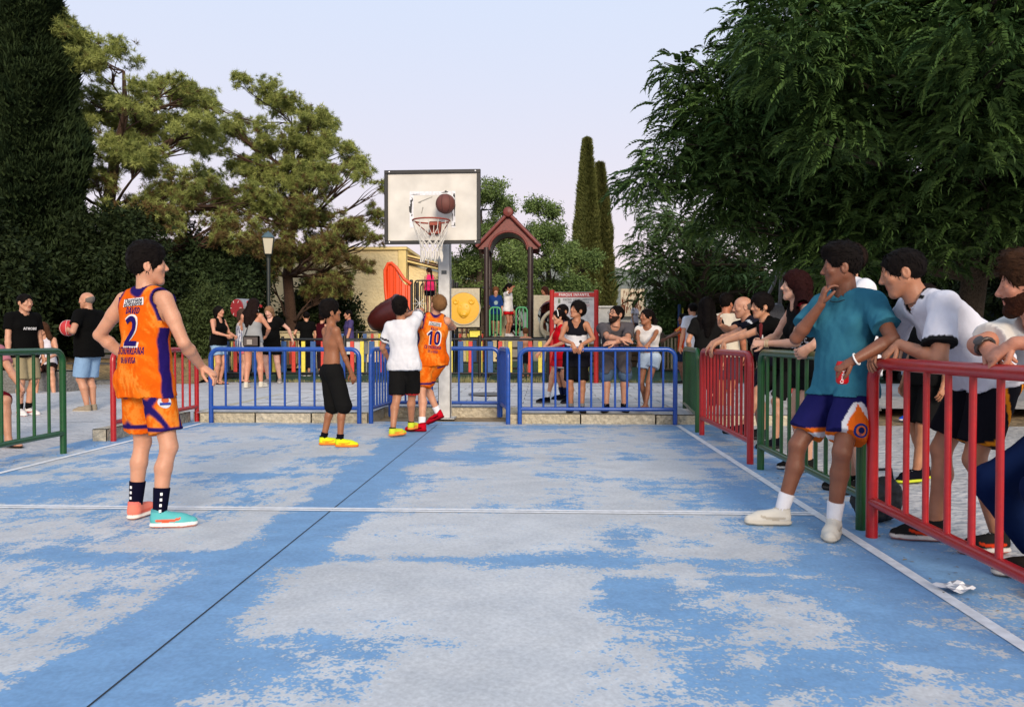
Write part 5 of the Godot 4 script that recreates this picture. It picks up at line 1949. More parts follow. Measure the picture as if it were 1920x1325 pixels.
	for i in 500:
		var x := gr.randf_range(-7.5, 3.0)
		var s := gr.randf_range(0.03, 0.10) * (1.8 if absf(x + 2.2) < 0.9 or absf(x + 0.3) < 0.3 else 1.0)
		xs.append(Transform3D(Basis(Vector3.UP, gr.randf() * TAU).scaled_local(Vector3(s, s, s)), Vector3(x, 0.13, -17.18 + gr.randf_range(-0.12, 0.05))))
		cs.append(Color(0.24, 0.2, 0.09).lerp(Color(0.30, 0.30, 0.14), gr.randf()))
	var gm := MultiMesh.new()
	gm.transform_format = MultiMesh.TRANSFORM_3D
	gm.use_colors = true
	gm.mesh = g.mesh()
	gm.instance_count = xs.size()
	for i in xs.size():
		gm.set_instance_transform(i, xs[i])
		gm.set_instance_color(i, cs[i])
	var go := MultiMeshInstance3D.new()
	go.multimesh = gm
	go.material_override = leaf_mat(Color(0.1, 0.1, 0.05), 0.9)
	go.name = "dry_grass"
	add_child(go)
	tag(go, "dry yellow grass on the bank and along the turf edge", "grass")
	go.set_meta("kind", "stuff")

# ---------------------------------------------------------------- playground, building, lamps, hills
func board_mat(c: Color) -> StandardMaterial3D:
	var k := "board" + str(c)
	if not mats.has(k):
		mats[k] = mottled(c.darkened(0.12), c.lightened(0.06), 0.03, 19, 1.2, 0.55)
	return mats[k]

func pipe(pts: Array, r: float, sides := 8) -> Mesh:
	var m := MB.new()
	var rr := []
	for i in pts.size():
		rr.append(r)
	m.tube(pts, rr, sides)
	return m.mesh()

func picket_fence(a: Vector3, b: Vector3, label: String, cols: Array, step: float, bw: float, h: float, posts: int, rail: Material) -> void:
	var d := b - a
	var L := Vector2(d.x, d.z).length()
	var t := thing("playground_fence", label, "fence", a, atan2(-d.z, d.x), "fences of the playground")
	for y in [0.20, h]:
		part("rail", pipe([Vector3(0, y, 0), Vector3(L, y, 0)], 0.026), rail, t)
	var pm := MB.new()
	pm.tube([Vector3(0, 0, 0), Vector3(0, h + 0.08, 0)], [0.045, 0.045], 8)
	var pmesh := pm.mesh()
	for i in posts + 1:
		part("post", pmesh, rail, t, at(Vector3(L * i / posts, 0, 0)))
	var n := int(L / step)
	var bm := boxm(Vector3(bw, h - 0.26, 0.028), 0.005)
	var bm2 := boxm(Vector3(bw * 1.35, h - 0.26, 0.028), 0.005)
	for i in n:
		var c: int = i % cols.size()
		part("board", bm2 if c == 1 else bm, board_mat(cols[c]), t, at(Vector3((i + 0.5) * step, 0.20 + (h - 0.26) * 0.5 + 0.02, 0.002)))

func street_lamp(where: Vector3, h: float, label: String) -> void:
	var t := thing("street_lamp", label, "lamp", where, 0.3)
	var iron := mottled(srgb(22, 30, 30), srgb(40, 50, 50), 0.05, 25, 2.0, 0.5)
	var p := MB.new()
	p.lathe([[0.14, 0.0], [0.14, 0.1], [0.09, 0.2], [0.07, 0.6], [0.05, 0.7], [0.05, h - 0.75], [0.075, h - 0.72], [0.05, h - 0.66], [0.11, h - 0.58]], 14)
	part("pole", p.mesh(), iron, t)
	var fr := MB.new()
	for i in 4:
		var g := PI / 4 + PI / 2 * i
		fr.tube([Vector3(cos(g) * 0.13, h - 0.58, sin(g) * 0.13), Vector3(cos(g) * 0.21, h - 0.14, sin(g) * 0.21)], [0.012, 0.012], 6)
	part("lantern_frame", fr.mesh(), iron, t)
	var gm := mat(srgb(186, 180, 160), 0.35)
	for i in 4:
		var g := PI / 2 * i
		var gp := MB.new()
		var u := Vector3(cos(g), 0, sin(g))
		var s := Vector3(-sin(g), 0, cos(g))
		var lo := Vector3(0, h - 0.57, 0) + u * 0.088
		var hi := Vector3(0, h - 0.145, 0) + u * 0.145
		gp.quad(lo - s * 0.086, hi - s * 0.142, hi + s * 0.142, lo + s * 0.086)
		gp.quad(lo - s * 0.086 - u * 0.005, lo + s * 0.086 - u * 0.005, hi + s * 0.142 - u * 0.005, hi - s * 0.142 - u * 0.005)
		part("pane", gp.mesh(), gm, t)
	var cap := MB.new()
	cap.lathe([[0.0, h - 0.145], [0.235, h - 0.14], [0.235, h - 0.115], [0.13, h - 0.02], [0.11, h + 0.0], [0.05, h + 0.02], [0.03, h + 0.05], [0.0, h + 0.07]], 4, Transform3D(Basis(Vector3.UP, PI / 4), Vector3.ZERO))
	part("cap", cap.mesh(), mottled(srgb(60, 84, 92), srgb(84, 108, 116), 0.05, 26, 2.0, 0.5), t)

func build_surroundings() -> void:
	var black := mottled(srgb(16, 17, 18), srgb(30, 32, 33), 0.05, 27, 2.0, 0.45)
	var cols := [srgb(232, 214, 70), srgb(32, 78, 140), srgb(206, 50, 34)]
	picket_fence(Vector3(-7.6, 0.13, -17.3), Vector3(0.12, 0.13, -17.3), "front playground fence of yellow, blue and red boards", cols, 0.225, 0.095, 0.97, 5, black)
	picket_fence(Vector3(0.2, 0.13, -17.35), Vector3(1.26, 0.13, -17.35), "short playground fence below the red sign", cols, 0.225, 0.095, 0.97, 1, black)
	picket_fence(Vector3(-7.6, 0.13, -17.4), Vector3(-7.6, 0.13, -24.5), "side playground fence receding behind the women", [srgb(222, 204, 110), srgb(120, 90, 60), srgb(206, 60, 44), srgb(60, 90, 130)], 0.24, 0.095, 0.97, 3, black)
	picket_fence(Vector3(-7.6, 0.13, -24.6), Vector3(-1.5, 0.13, -25.6), "far playground fence in front of the yellow building", cols, 0.24, 0.095, 1.2, 4, black)
	picket_fence(Vector3(3.0, 0.13, -19.4), Vector3(4.6, 0.13, -20.2), "tan slatted fence at the right of the turf", [srgb(196, 176, 132), srgb(150, 126, 92)], 0.11, 0.05, 1.05, 2, mottled(srgb(60, 46, 34), srgb(90, 72, 56), 0.05, 28, 2.0, 0.8))
	picket_fence(Vector3(4.7, 0.13, -20.2), Vector3(8.6, 0.13, -19.6), "tan slatted fence behind the onlookers on the right", [srgb(196, 176, 132), srgb(150, 126, 92)], 0.13, 0.05, 1.05, 3, mottled(srgb(60, 46, 34), srgb(90, 72, 56), 0.05, 28, 2.0, 0.8))
	build_sign()
	build_tower()
	build_slide()
	street_lamp(Vector3(-7.6, 0.13, -21.0), 3.9, "dark iron street lamp with a glazed lantern left of the hoop")
	street_lamp(Vector3(-5.75, 0.13, -28.5), 3.6, "distant small street lamp behind the orange slide panel")
	build_building()
	build_right_background()
	build_left_details()
	# far blue hills
	var hm := MB.new()
	var hn := noise(0.0016, 8, 5)
	for i in 60:
		var x0 := -1500.0 + i * 50.0
		var x1 := x0 + 50.0
		var h0 := 120.0 + 34.0 * sin(x0 * 0.004 + 1.2) + hn.get_noise_1d(x0) * 60.0
		var h1 := 120.0 + 34.0 * sin(x1 * 0.004 + 1.2) + hn.get_noise_1d(x1) * 60.0
		var prev := [Vector3(x0, -5, -1150), Vector3(x1, -5, -1150)]
		for k in 5:
			var f := (k + 1) / 5.0
			var q := [Vector3(x0, h0 * f + hn.get_noise_2d(x0, k * 400.0) * 16.0 * (1.0 - f), -1150 - 300 * f), Vector3(x1, h1 * f + hn.get_noise_2d(x1, k * 400.0) * 16.0 * (1.0 - f), -1150 - 300 * f)]
			hm.quad(prev[0], q[0], q[1], prev[1])
			prev = q
	struct("hills", hm.mesh(), mottled(srgb(84, 98, 96), srgb(120, 124, 116), 0.02, 29, 0.01, 0.95))

func build_sign() -> void:
	var t := thing("playground_sign", "white playground notice board with red header and red posts", "sign", Vector3(0.69, 0.13, -17.1))
	var red := mottled(srgb(172, 20, 20), srgb(200, 34, 30), 0.04, 30, 1.5, 0.5)
	for s in [-1.0, 1.0]:
		var p := MB.new()
		p.tube([Vector3(s * 0.49, 0, 0), Vector3(s * 0.49, 2.06, 0)], [0.052, 0.052], 12)
		part("post", p.mesh(), red, t)
	part("panel", boxm(Vector3(0.92, 0.80, 0.03), 0.004), mottled(srgb(196, 196, 194), srgb(222, 222, 220), 0.02, 31, 1.0, 0.5), t, at(Vector3(0, 1.62, 0)))
	part("header", boxm(Vector3(0.92, 0.10, 0.012), 0.003), red, t, at(Vector3(0, 1.955, 0.022)))
	var ink := mat(srgb(110, 112, 116), 0.8)
	var tm := text_mesh("PARQUE INFANTIL", 0.078, 0.006)
	part("lettering", tm, mat(srgb(236, 232, 228), 0.6), t, at(Vector3(0, 1.955, 0.033)))
	part("lettering", text_mesh("EXCMO. AYUNTAMIENTO", 0.05, 0.004, "Droid Serif"), ink, t, at(Vector3(0.08, 1.85, 0.019)))
	part("lettering", text_mesh("DE HUETOR VEGA", 0.05, 0.004, "Droid Serif"), ink, t, at(Vector3(0.10, 1.79, 0.019)))
	var crest := MB.new()
	crest.box(Vector3(-0.33, 1.81, 0.017), Vector3(0.05, 0.07, 0.004))
	crest.box(Vector3(-0.33, 1.86, 0.0172), Vector3(0.036, 0.024, 0.0044))
	part("crest", crest.mesh(), mat(srgb(120, 130, 110), 0.8), t)
	# ruled lines of small print and red scribble
	var pr := MB.new()
	var r := RandomNumberGenerator.new()
	r.seed = 4
	for i in 9:
		var y := 1.70 - i * 0.045
		var x := -0.38
		while x < 0.3:
			var w := r.randf_range(0.03, 0.12)
			if r.randf() < 0.75:
				pr.box(Vector3(x + w * 0.5, y, 0.0165), Vector3(w, 0.008, 0.003))
			x += w + 0.02
	var pp := part("small_print", pr.mesh(), mat(srgb(160, 162, 166), 0.8), t)
	pp.set_meta("kind", "stuff")
	var sc := MB.new()
	for k in 3:
		var pts := []
		var rr := []
		for i in 14:
			pts.append(Vector3(0.18 + i * 0.014 - k * 0.2, 1.72 - k * 0.09 + sin(i * 1.9 + k) * 0.045, 0.018))
			rr.append(0.004)
		sc.tube(pts, rr, 4, true, 0.5, Vector3(0, 0, 1))
	part("red_scribble", sc.mesh(), mat(srgb(196, 90, 90), 0.7), t).set_meta("kind", "stuff")

func ridged_roof(t: Node3D, m: Material, dark: Material) -> void:
	# gabled moulded roof, arched below; the gable faces the court
	var hw := 0.76
	var ey := 3.34
	var py := 4.16
	for zz in [0.0, -1.05]:
		var g := MB.new()
		var n := 20
		for i in n:
			var x0 := -hw + 2.0 * hw * i / n
			var x1 := -hw + 2.0 * hw * (i + 1) / n
			var up0 := py - absf(x0) / hw * (py - ey) - 0.06
			var up1 := py - absf(x1) / hw * (py - ey) - 0.06
			var ar := 0.46
			var lo0 := ey - 0.08 if absf(x0) >= ar else ey - 0.08 + sqrt(ar * ar - x0 * x0) * 0.95
			var lo1 := ey - 0.08 if absf(x1) >= ar else ey - 0.08 + sqrt(ar * ar - x1 * x1) * 0.95
			lo0 = minf(lo0, up0 - 0.02)
			lo1 = minf(lo1, up1 - 0.02)
			var z: float = zz + (0.006 if i % 2 else 0.0)
			g.quad(Vector3(x0, lo0, z), Vector3(x0, up0, z), Vector3(x1, up1, z), Vector3(x1, lo1, z))
			g.quad(Vector3(x0, lo0, z - 0.05), Vector3(x1, lo1, z - 0.05), Vector3(x1, up1, z - 0.05), Vector3(x0, up0, z - 0.05))
			g.quad(Vector3(x0, lo0, z), Vector3(x1, lo1, z), Vector3(x1, lo1, z - 0.05), Vector3(x0, lo0, z - 0.05))
		part("gable", g.mesh(), m, t)
		var arch := MB.new()
		var pts := []
		var rr := []
		for i in 17:
			var a := PI * i / 16.0
			pts.append(Vector3(cos(a) * 0.49, ey - 0.1 + sin(a) * 0.46, zz + 0.012))
			rr.append(0.032)
		arch.tube(pts, rr, 6)
		part("arch_rib", arch.mesh(), m, t)
	for s in [-1.0, 1.0]:
		var a := Vector3(0, py, 0.06)
		var b := Vector3(s * (hw + 0.05), ey - 0.02, 0.06)
		var sl := MB.new()
		var d := (b - a).normalized()
		var up: Vector3 = Vector3(-d.y * s, d.x * s, 0).normalized()
		if up.y < 0:
			up = -up
		sl.box((a + b) * 0.5 + Vector3(0, 0, -0.58) + up * -0.03, Vector3(a.distance_to(b), 0.05, 1.16), Basis(d, up, d.cross(up)), 0.01)
		part("roof_slope", sl.mesh(), m, t)
		part("roof_edge", pipe([a + up * 0.0, b + up * 0.0], 0.05), m, t)
	var knob := MB.new()
	knob.lathe([[0.13, -0.06], [0.13, 0.03], [0.10, 0.05], [0.09, 0.045], [0.05, 0.065], [0.0, 0.07]], 20, Transform3D(Basis(Vector3.RIGHT, PI / 2), Vector3(0, py + 0.02, 0.08)))
	part("roof_boss", knob.mesh(), m, t)
	var vault := MB.new()
	for i in 16:
		var a0 := PI * i / 16.0
		var a1 := PI * (i + 1) / 16.0
		var p0 := Vector3(cos(a0) * 0.47, ey - 0.1 + sin(a0) * 0.45, 0)
		var p1 := Vector3(cos(a1) * 0.47, ey - 0.1 + sin(a1) * 0.45, 0)
		vault.quad(p0 + Vector3(0, 0, -0.02), p1 + Vector3(0, 0, -0.02), p1 + Vector3(0, 0, -1.0), p0 + Vector3(0, 0, -1.0))
		var o0 := p0 + Vector3(cos(a0), sin(a0), 0) * 0.02
		var o1 := p1 + Vector3(cos(a1), sin(a1), 0) * 0.02
		vault.quad(o0 + Vector3(0, 0, -0.02), o0 + Vector3(0, 0, -1.0), o1 + Vector3(0, 0, -1.0), o1 + Vector3(0, 0, -0.02))
	part("vault", vault.mesh(), dark, t)

func bent_rail(w: float, h: float, bars: int, m: Material, t: Node3D, xf: Transform3D, called: String) -> void:
	var hoop := pipe([Vector3(0, 0, 0), Vector3(0, h - 0.08, 0), Vector3(0.03, h - 0.02, 0), Vector3(0.08, h, 0), Vector3(w - 0.08, h, 0), Vector3(w - 0.03, h - 0.02, 0), Vector3(w, h - 0.08, 0), Vector3(w, 0, 0)], 0.02)
	var f := part(called, hoop, m, t, xf)
	for i in bars:
		part("bar", pipe([Vector3(w * (i + 1) / (bars + 1.0), 0, 0), Vector3(w * (i + 1) / (bars + 1.0), h, 0)], 0.013, 6), m, f)

func build_tower() -> void:
	var t := thing("play_tower", "playground tower with maroon gabled roof, yellow animal panel and tunnel", "playground", Vector3(-0.88, 0.13, -19.5))
	var maroon := mottled(srgb(96, 40, 34), srgb(124, 54, 46), 0.03, 35, 1.2, 0.5)
	var dark := mottled(srgb(34, 22, 20), srgb(52, 36, 32), 0.04, 36, 1.5, 0.4)
	var beige := mottled(srgb(164, 152, 126), srgb(190, 180, 154), 0.03, 37, 1.2, 0.55)
	var grey := mottled(srgb(90, 90, 92), srgb(120, 120, 122), 0.04, 38, 1.5, 0.6)
	var green := mottled(srgb(60, 150, 90), srgb(84, 176, 112), 0.04, 39, 1.5, 0.45)
	for x in [-0.555, 0.555]:
		for z in [0.0, -1.05]:
			part("post", pipe([Vector3(x, 0, z), Vector3(x, 3.3, z)], 0.07, 14), dark, t)
	ridged_roof(t, maroon, grey)
	part("platform", boxm(Vector3(1.25, 0.07, 1.2), 0.01), black_mat(), t, at(Vector3(0, 1.0, -0.52)))
	bent_rail(0.28, 0.72, 2, green, t, at(Vector3(-0.47, 1.06, 0.03)), "guard_rail")
	bent_rail(0.28, 0.72, 2, green, t, at(Vector3(0.20, 1.06, 0.03)), "guard_rail")
	for i in 3:
		part("step", boxm(Vector3(0.6, 0.05, 0.2), 0.01), dark, t, at(Vector3(0.0, 0.25 + i * 0.25, 0.55 - i * 0.18)))
	for x in [-0.555, 0.555]:
		for y in [1.78, 2.28]:
			part("clamp", pipe([Vector3(x - 0.1, y, 0), Vector3(x + 0.1, y, 0)], 0.03), black_mat(), t)
	# panel with an animal face in relief
	var pn := part("face_panel", boxm(Vector3(0.86, 1.04, 0.09), 0.03), beige, t, at(Vector3(-1.12, 1.77, 0.1)))
	var disc := MB.new()
	var fx := Transform3D(Basis(Vector3.RIGHT, PI / 2), Vector3(0.0, -0.02, 0.045))
	disc.lathe([[0.40, 0.0], [0.40, 0.02], [0.385, 0.03], [0.0, 0.032]], 36, fx)
	var yel := mottled(srgb(206, 150, 20), srgb(226, 172, 40), 0.03, 40, 1.5, 0.45)
	var dd := part("disc", disc.mesh(), yel, pn)
	var rim := MB.new()
	var pts := []
	var rr := []
	for i in 41:
		var a := TAU * i / 40.0
		pts.append(Vector3(cos(a) * 0.41, -0.02 + sin(a) * 0.41, 0.06))
		rr.append(0.02)
	rim.tube(pts, rr, 6, false, 1.0, Vector3(0, 0, 1))
	part("rim", rim.mesh(), beige, pn)
	var f := Fld.new(Vector3(-0.3, -0.36, 0.0), Vector3(0.3, 0.3, 0.2), 0.014)
	f.ell(Vector3(0, -0.05, 0.06), Vector3(0.19, 0.2, 0.05), 0.02)
	f.ell(Vector3(0, -0.17, 0.085), Vector3(0.10, 0.09, 0.065), 0.02)
	for s in [-1.0, 1.0]:
		f.ell(Vector3(s * 0.2, 0.15, 0.06), Vector3(0.085, 0.085, 0.05), 0.01)
		f.ell(Vector3(s * 0.2, 0.15, 0.115), Vector3(0.055, 0.055, 0.03), 0.01, 1)
		f.ell(Vector3(s * 0.08, 0.03, 0.12), Vector3(0.025, 0.03, 0.03), 0.01, 1)
		f.ell(Vector3(s * 0.03, -0.15, 0.155), Vector3(0.014, 0.02, 0.02), 0.01, 1)
	f.ell(Vector3(0, -0.225, 0.14), Vector3(0.05, 0.014, 0.03), 0.01, 1)
	var fm := MB.new()
	f.build(fm)
	part("face_relief", fm.mesh(), yel, pn)
	dd.name = "disc"
	# a child's feet and a yellow box show below the panel: the deck it stands on
	part("deck", boxm(Vector3(1.0, 0.06, 0.9), 0.01), black_mat(), t, at(Vector3(-1.15, 0.98, -0.4)))
	part("yellow_box", boxm(Vector3(0.3, 0.2, 0.3), 0.02), mottled(srgb(220, 206, 60), srgb(240, 228, 90), 0.03, 41, 1.0, 0.6), t, at(Vector3(-0.86, 1.11, -0.2)))
	# tunnel on the right: square panel, ridged tube, pale lip
	var tp := MB.new()
	for i in 24:
		var a0 := TAU * i / 24.0
		var a1 := TAU * (i + 1) / 24.0
		var c0 := Vector3(cos(a0), sin(a0), 0)
		var c1 := Vector3(cos(a1), sin(a1), 0)
		var o0 := c0 / maxf(absf(c0.x), absf(c0.y)) * 0.52
		var o1 := c1 / maxf(absf(c1.x), absf(c1.y)) * 0.52
		tp.quad(c0 * 0.42, o0, o1, c1 * 0.42)
		tp.quad(c0 * 0.42 - Vector3(0, 0, 0.08), c1 * 0.42 - Vector3(0, 0, 0.08), o1 - Vector3(0, 0, 0.08), o0 - Vector3(0, 0, 0.08))
		tp.quad(o0, o0 - Vector3(0, 0, 0.08), o1 - Vector3(0, 0, 0.08), o1)
	part("tunnel_panel", tp.mesh(), beige, t, Transform3D(Basis(Vector3.UP, deg_to_rad(12)), Vector3(1.16, 1.55, 0.25)))
	var tn := MB.new()
	var prof := []
	for i in 19:
		prof.append([0.41 + (0.022 if i % 2 else 0.0), -0.75 + i * 0.05])
	tn.lathe(prof, 28, Transform3D(Basis(Vector3.UP, deg_to_rad(12)) * Basis(Vector3.RIGHT, PI / 2), Vector3(1.10, 1.50, -0.05)))
	part("tunnel_tube", tn.mesh(), maroon, t)
	var lip := MB.new()
	pts = []
	rr = []
	for i in 33:
		var a := TAU * i / 32.0
		pts.append(Vector3(1.22 + cos(a) * 0.38, 1.30 + sin(a) * 0.38, 0.45))
		rr.append(0.045)
	lip.tube(pts, rr, 8, false, 1.0, Vector3(0, 0, 1))
	part("tunnel_lip", lip.mesh(), beige, t)
	var hole := MB.new()
	hole.lathe([[0.36, 0.0], [0.36, 0.85]], 24, Transform3D(Basis(Vector3.RIGHT, -PI / 2), Vector3(1.22, 1.30, 0.44)))
	part("tunnel_inside", hole.mesh(), black_mat(), t)

func black_mat() -> StandardMaterial3D:
	if not mats.has("blk"):
		mats["blk"] = mottled(srgb(16, 17, 18), srgb(32, 33, 34), 0.05, 27, 2.0, 0.5)
	return mats["blk"]

func build_slide() -> void:
	var t := thing("play_platform", "raised playground platform with orange slide hood and black railing", "playground", Vector3(-3.5, 0.13, -21.0))
	var orange := mottled(srgb(206, 58, 14), srgb(228, 76, 24), 0.03, 42, 1.2, 0.4)
	# moulded hood: tall at the left, sweeping down to the right
	var hood := MB.new()
	var prof := []
	for i in 25:
		var f := i / 24.0
		var x := -0.80 + f * 0.66
		var top := 3.08 - 0.62 * smoothstep(0.12, 0.85, f)
		if f < 0.14:
			top -= 0.22 * pow(1.0 - f / 0.14, 2.0)
		var bot := 1.70 - 0.05 * sin(f * PI)
		if f < 0.12:
			bot += (0.12 - f) * 0.6
		var z := 0.06 + 0.05 * sin(f * PI) + (0.03 if int(f * 12) % 3 == 1 else 0.0)
		prof.append([x, top, bot, z])
	for i in 24:
		var a: Array = prof[i]
		var b: Array = prof[i + 1]
		hood.quad(Vector3(a[0], a[2], a[3]), Vector3(a[0], a[1], a[3]), Vector3(b[0], b[1], b[3]), Vector3(b[0], b[2], b[3]))
		hood.quad(Vector3(a[0], a[2], -0.06), Vector3(b[0], b[2], -0.06), Vector3(b[0], b[1], -0.06), Vector3(a[0], a[1], -0.06))
		hood.quad(Vector3(a[0], a[1], a[3]), Vector3(a[0], a[1], -0.06), Vector3(b[0], b[1], -0.06), Vector3(b[0], b[1], b[3]))
	part("slide_hood", hood.mesh(), orange, t)
	part("hood_edge", pipe([Vector3(-0.76, 1.75, 0.08), Vector3(-0.82, 2.4, 0.08), Vector3(-0.83, 2.85, 0.08), Vector3(-0.74, 3.04, 0.09), Vector3(-0.64, 3.05, 0.1), Vector3(-0.5, 2.92, 0.12), Vector3(-0.3, 2.62, 0.12), Vector3(-0.12, 2.48, 0.08)], 0.05), orange, t)
	for x in [-0.12, 1.02]:
		for z in [0.0, -1.0]:
			part("post", pipe([Vector3(x, 0, z), Vector3(x, 2.6, z)], 0.05), black_mat(), t)
	part("platform", boxm(Vector3(1.25, 0.08, 1.1), 0.01), black_mat(), t, at(Vector3(0.45, 1.66, -0.5)))
	bent_rail(1.0, 0.86, 8, black_mat(), t, at(Vector3(-0.02, 1.72, 0.05)), "railing")
	bent_rail(1.0, 0.86, 8, black_mat(), t, at(Vector3(-0.02, 1.72, -1.02)), "railing")
	# web of white ropes in the railing
	for i in 8:
		var a := TAU * i / 8.0
		part("rope", pipe([Vector3(0.12, 1.95, 0.09), Vector3(0.12 + cos(a) * 0.18, 1.95 + sin(a) * 0.2, 0.09)], 0.008, 5), mat(srgb(210, 210, 206), 0.8), t)
	# dark red half tube of the slide's mouth
	var b := thing("tube_slide", "dark maroon scoop of a tube slide left of the player in white", "slide", Vector3(-4.2, 0.13, -19.9))
	var mouth := MB.new()
	var mm := mottled(srgb(50, 14, 14), srgb(76, 24, 22), 0.03, 43, 1.2, 0.35)
	var dirs := Basis(Vector3.BACK, deg_to_rad(-68)) * Basis(Vector3.RIGHT, deg_to_rad(14))
	var pf := []
	for i in 13:
		var f := i / 12.0
		pf.append([0.40 * sqrt(maxf(0.0, 1.0 - pow(1.0 - f, 2.4))) + (0.012 if i % 2 else 0.0) + 0.01, f * 1.0])
	mouth.lathe(pf, 26, Transform3D(dirs, Vector3(-0.35, 1.35, 0)))
	part("tube", mouth.mesh(), mm, b)
	var lp := MB.new()
	lp.lathe([[0.40, 0.99], [0.44, 0.99], [0.45, 1.02], [0.44, 1.05], [0.40, 1.05]], 26, Transform3D(dirs, Vector3(-0.35, 1.35, 0)))
	part("lip", lp.mesh(), mm, b)
	part("support", pipe([Vector3(0.0, 0, 0), Vector3(0.0, 1.15, 0)], 0.04), black_mat(), b)
	part("support", pipe([Vector3(0.3, 0, -0.2), Vector3(0.3, 1.5, -0.2)], 0.04), black_mat(), b)

func build_building() -> void:
	var t := thing("yellow_building", "pale yellow rendered building with a stepped sloping roofline", "building", Vector3(-8.0, 0.0, -33.0))
	var wall := mottled(srgb(226, 202, 148), srgb(240, 220, 172), 0.01, 45, 0.4, 0.9, 0.5)
	var trim := mottled(srgb(222, 192, 120), srgb(236, 212, 146), 0.02, 46, 0.5, 0.85)
	var tile := mottled(srgb(110, 84, 66), srgb(146, 116, 92), 0.04, 47, 1.0, 0.9)
	part("wall", boxm(Vector3(7.2, 4.95, 6.0)), wall, t, at(Vector3(-1.55, 2.47, -3.0)))
	part("coping", boxm(Vector3(7.4, 0.14, 6.2), 0.01), trim, t, at(Vector3(-1.55, 5.02, -3.0)))
	part("corner_pier", boxm(Vector3(0.36, 4.94, 0.3), 0.01), trim, t, at(Vector3(1.93, 2.47, -0.1)))
	# lower wing whose eaves fall to the right
	var w := MB.new()
	var P := [Vector3(2.12, 0, -0.5), Vector3(2.12, 4.35, -0.5), Vector3(6.3, 3.3, -0.5), Vector3(6.3, 0, -0.5)]
	w.quad(P[0], P[1], P[2], P[3])
	var Q := []
	for p in P:
		Q.append(p + Vector3(0, 0, -5))
	w.quad(Q[3], Q[2], Q[1], Q[0])
	w.quad(P[3], P[2], Q[2], Q[3])
	part("wing_wall", w.mesh(), wall, t)
	for i in 3:
		var rf := MB.new()
		var d := Vector3(4.4, -1.1, 0).normalized()
		rf.box(Vector3(4.2, 3.98 + i * 0.13, -0.45 - i * 0.12), Vector3(4.6, 0.09, 0.5), Basis(d, Vector3(-d.y, d.x, 0), Vector3.BACK), 0.01)
		part("eaves", rf.mesh(), [trim, tile, trim][i], t)
	var rs := MB.new()
	rs.quad(Vector3(2.1, 5.0, -3.5), Vector3(2.1, 4.45, -0.6), Vector3(6.4, 3.4, -0.6), Vector3(6.4, 3.9, -3.5))
	part("roof", rs.mesh(), tile, t)
	# dark green gateway with an iron grille
	var gate := part("gate", boxm(Vector3(1.15, 2.5, 0.06), 0.01), mottled(srgb(14, 30, 22), srgb(26, 44, 32), 0.03, 48, 1.0, 0.6), t, at(Vector3(-2.2, 1.35, 0.06)))
	for i in 9:
		part("grille_bar", pipe([Vector3(-0.52 + i * 0.13, 0.8, 0.05), Vector3(-0.52 + i * 0.13, 1.6, 0.05)], 0.014, 6), black_mat(), gate)
	part("grille_rail", pipe([Vector3(-0.58, 1.6, 0.05), Vector3(0.58, 1.6, 0.05)], 0.02, 6), black_mat(), gate)
	# low front wall with wire fence
	var lw := thing("garden_wall", "low cream wall with a wire fence in front of the yellow building", "wall", Vector3(-7.6, 0.1, -30.5))
	part("wall", boxm(Vector3(5.6, 1.0, 0.2), 0.01), wall, lw, at(Vector3(0.6, 0.5, 0)))
	for i in 6:
		part("wire_post", pipe([Vector3(-2.1 + i * 1.05, 1.0, 0), Vector3(-2.1 + i * 1.05, 2.1, 0)], 0.025, 6), mat(srgb(90, 100, 96), 0.5), lw)
	for i in 8:
		part("wire", pipe([Vector3(-2.1, 1.08 + i * 0.14, 0), Vector3(3.15, 1.08 + i * 0.14, 0)], 0.007, 5), mat(srgb(120, 128, 124), 0.5), lw)

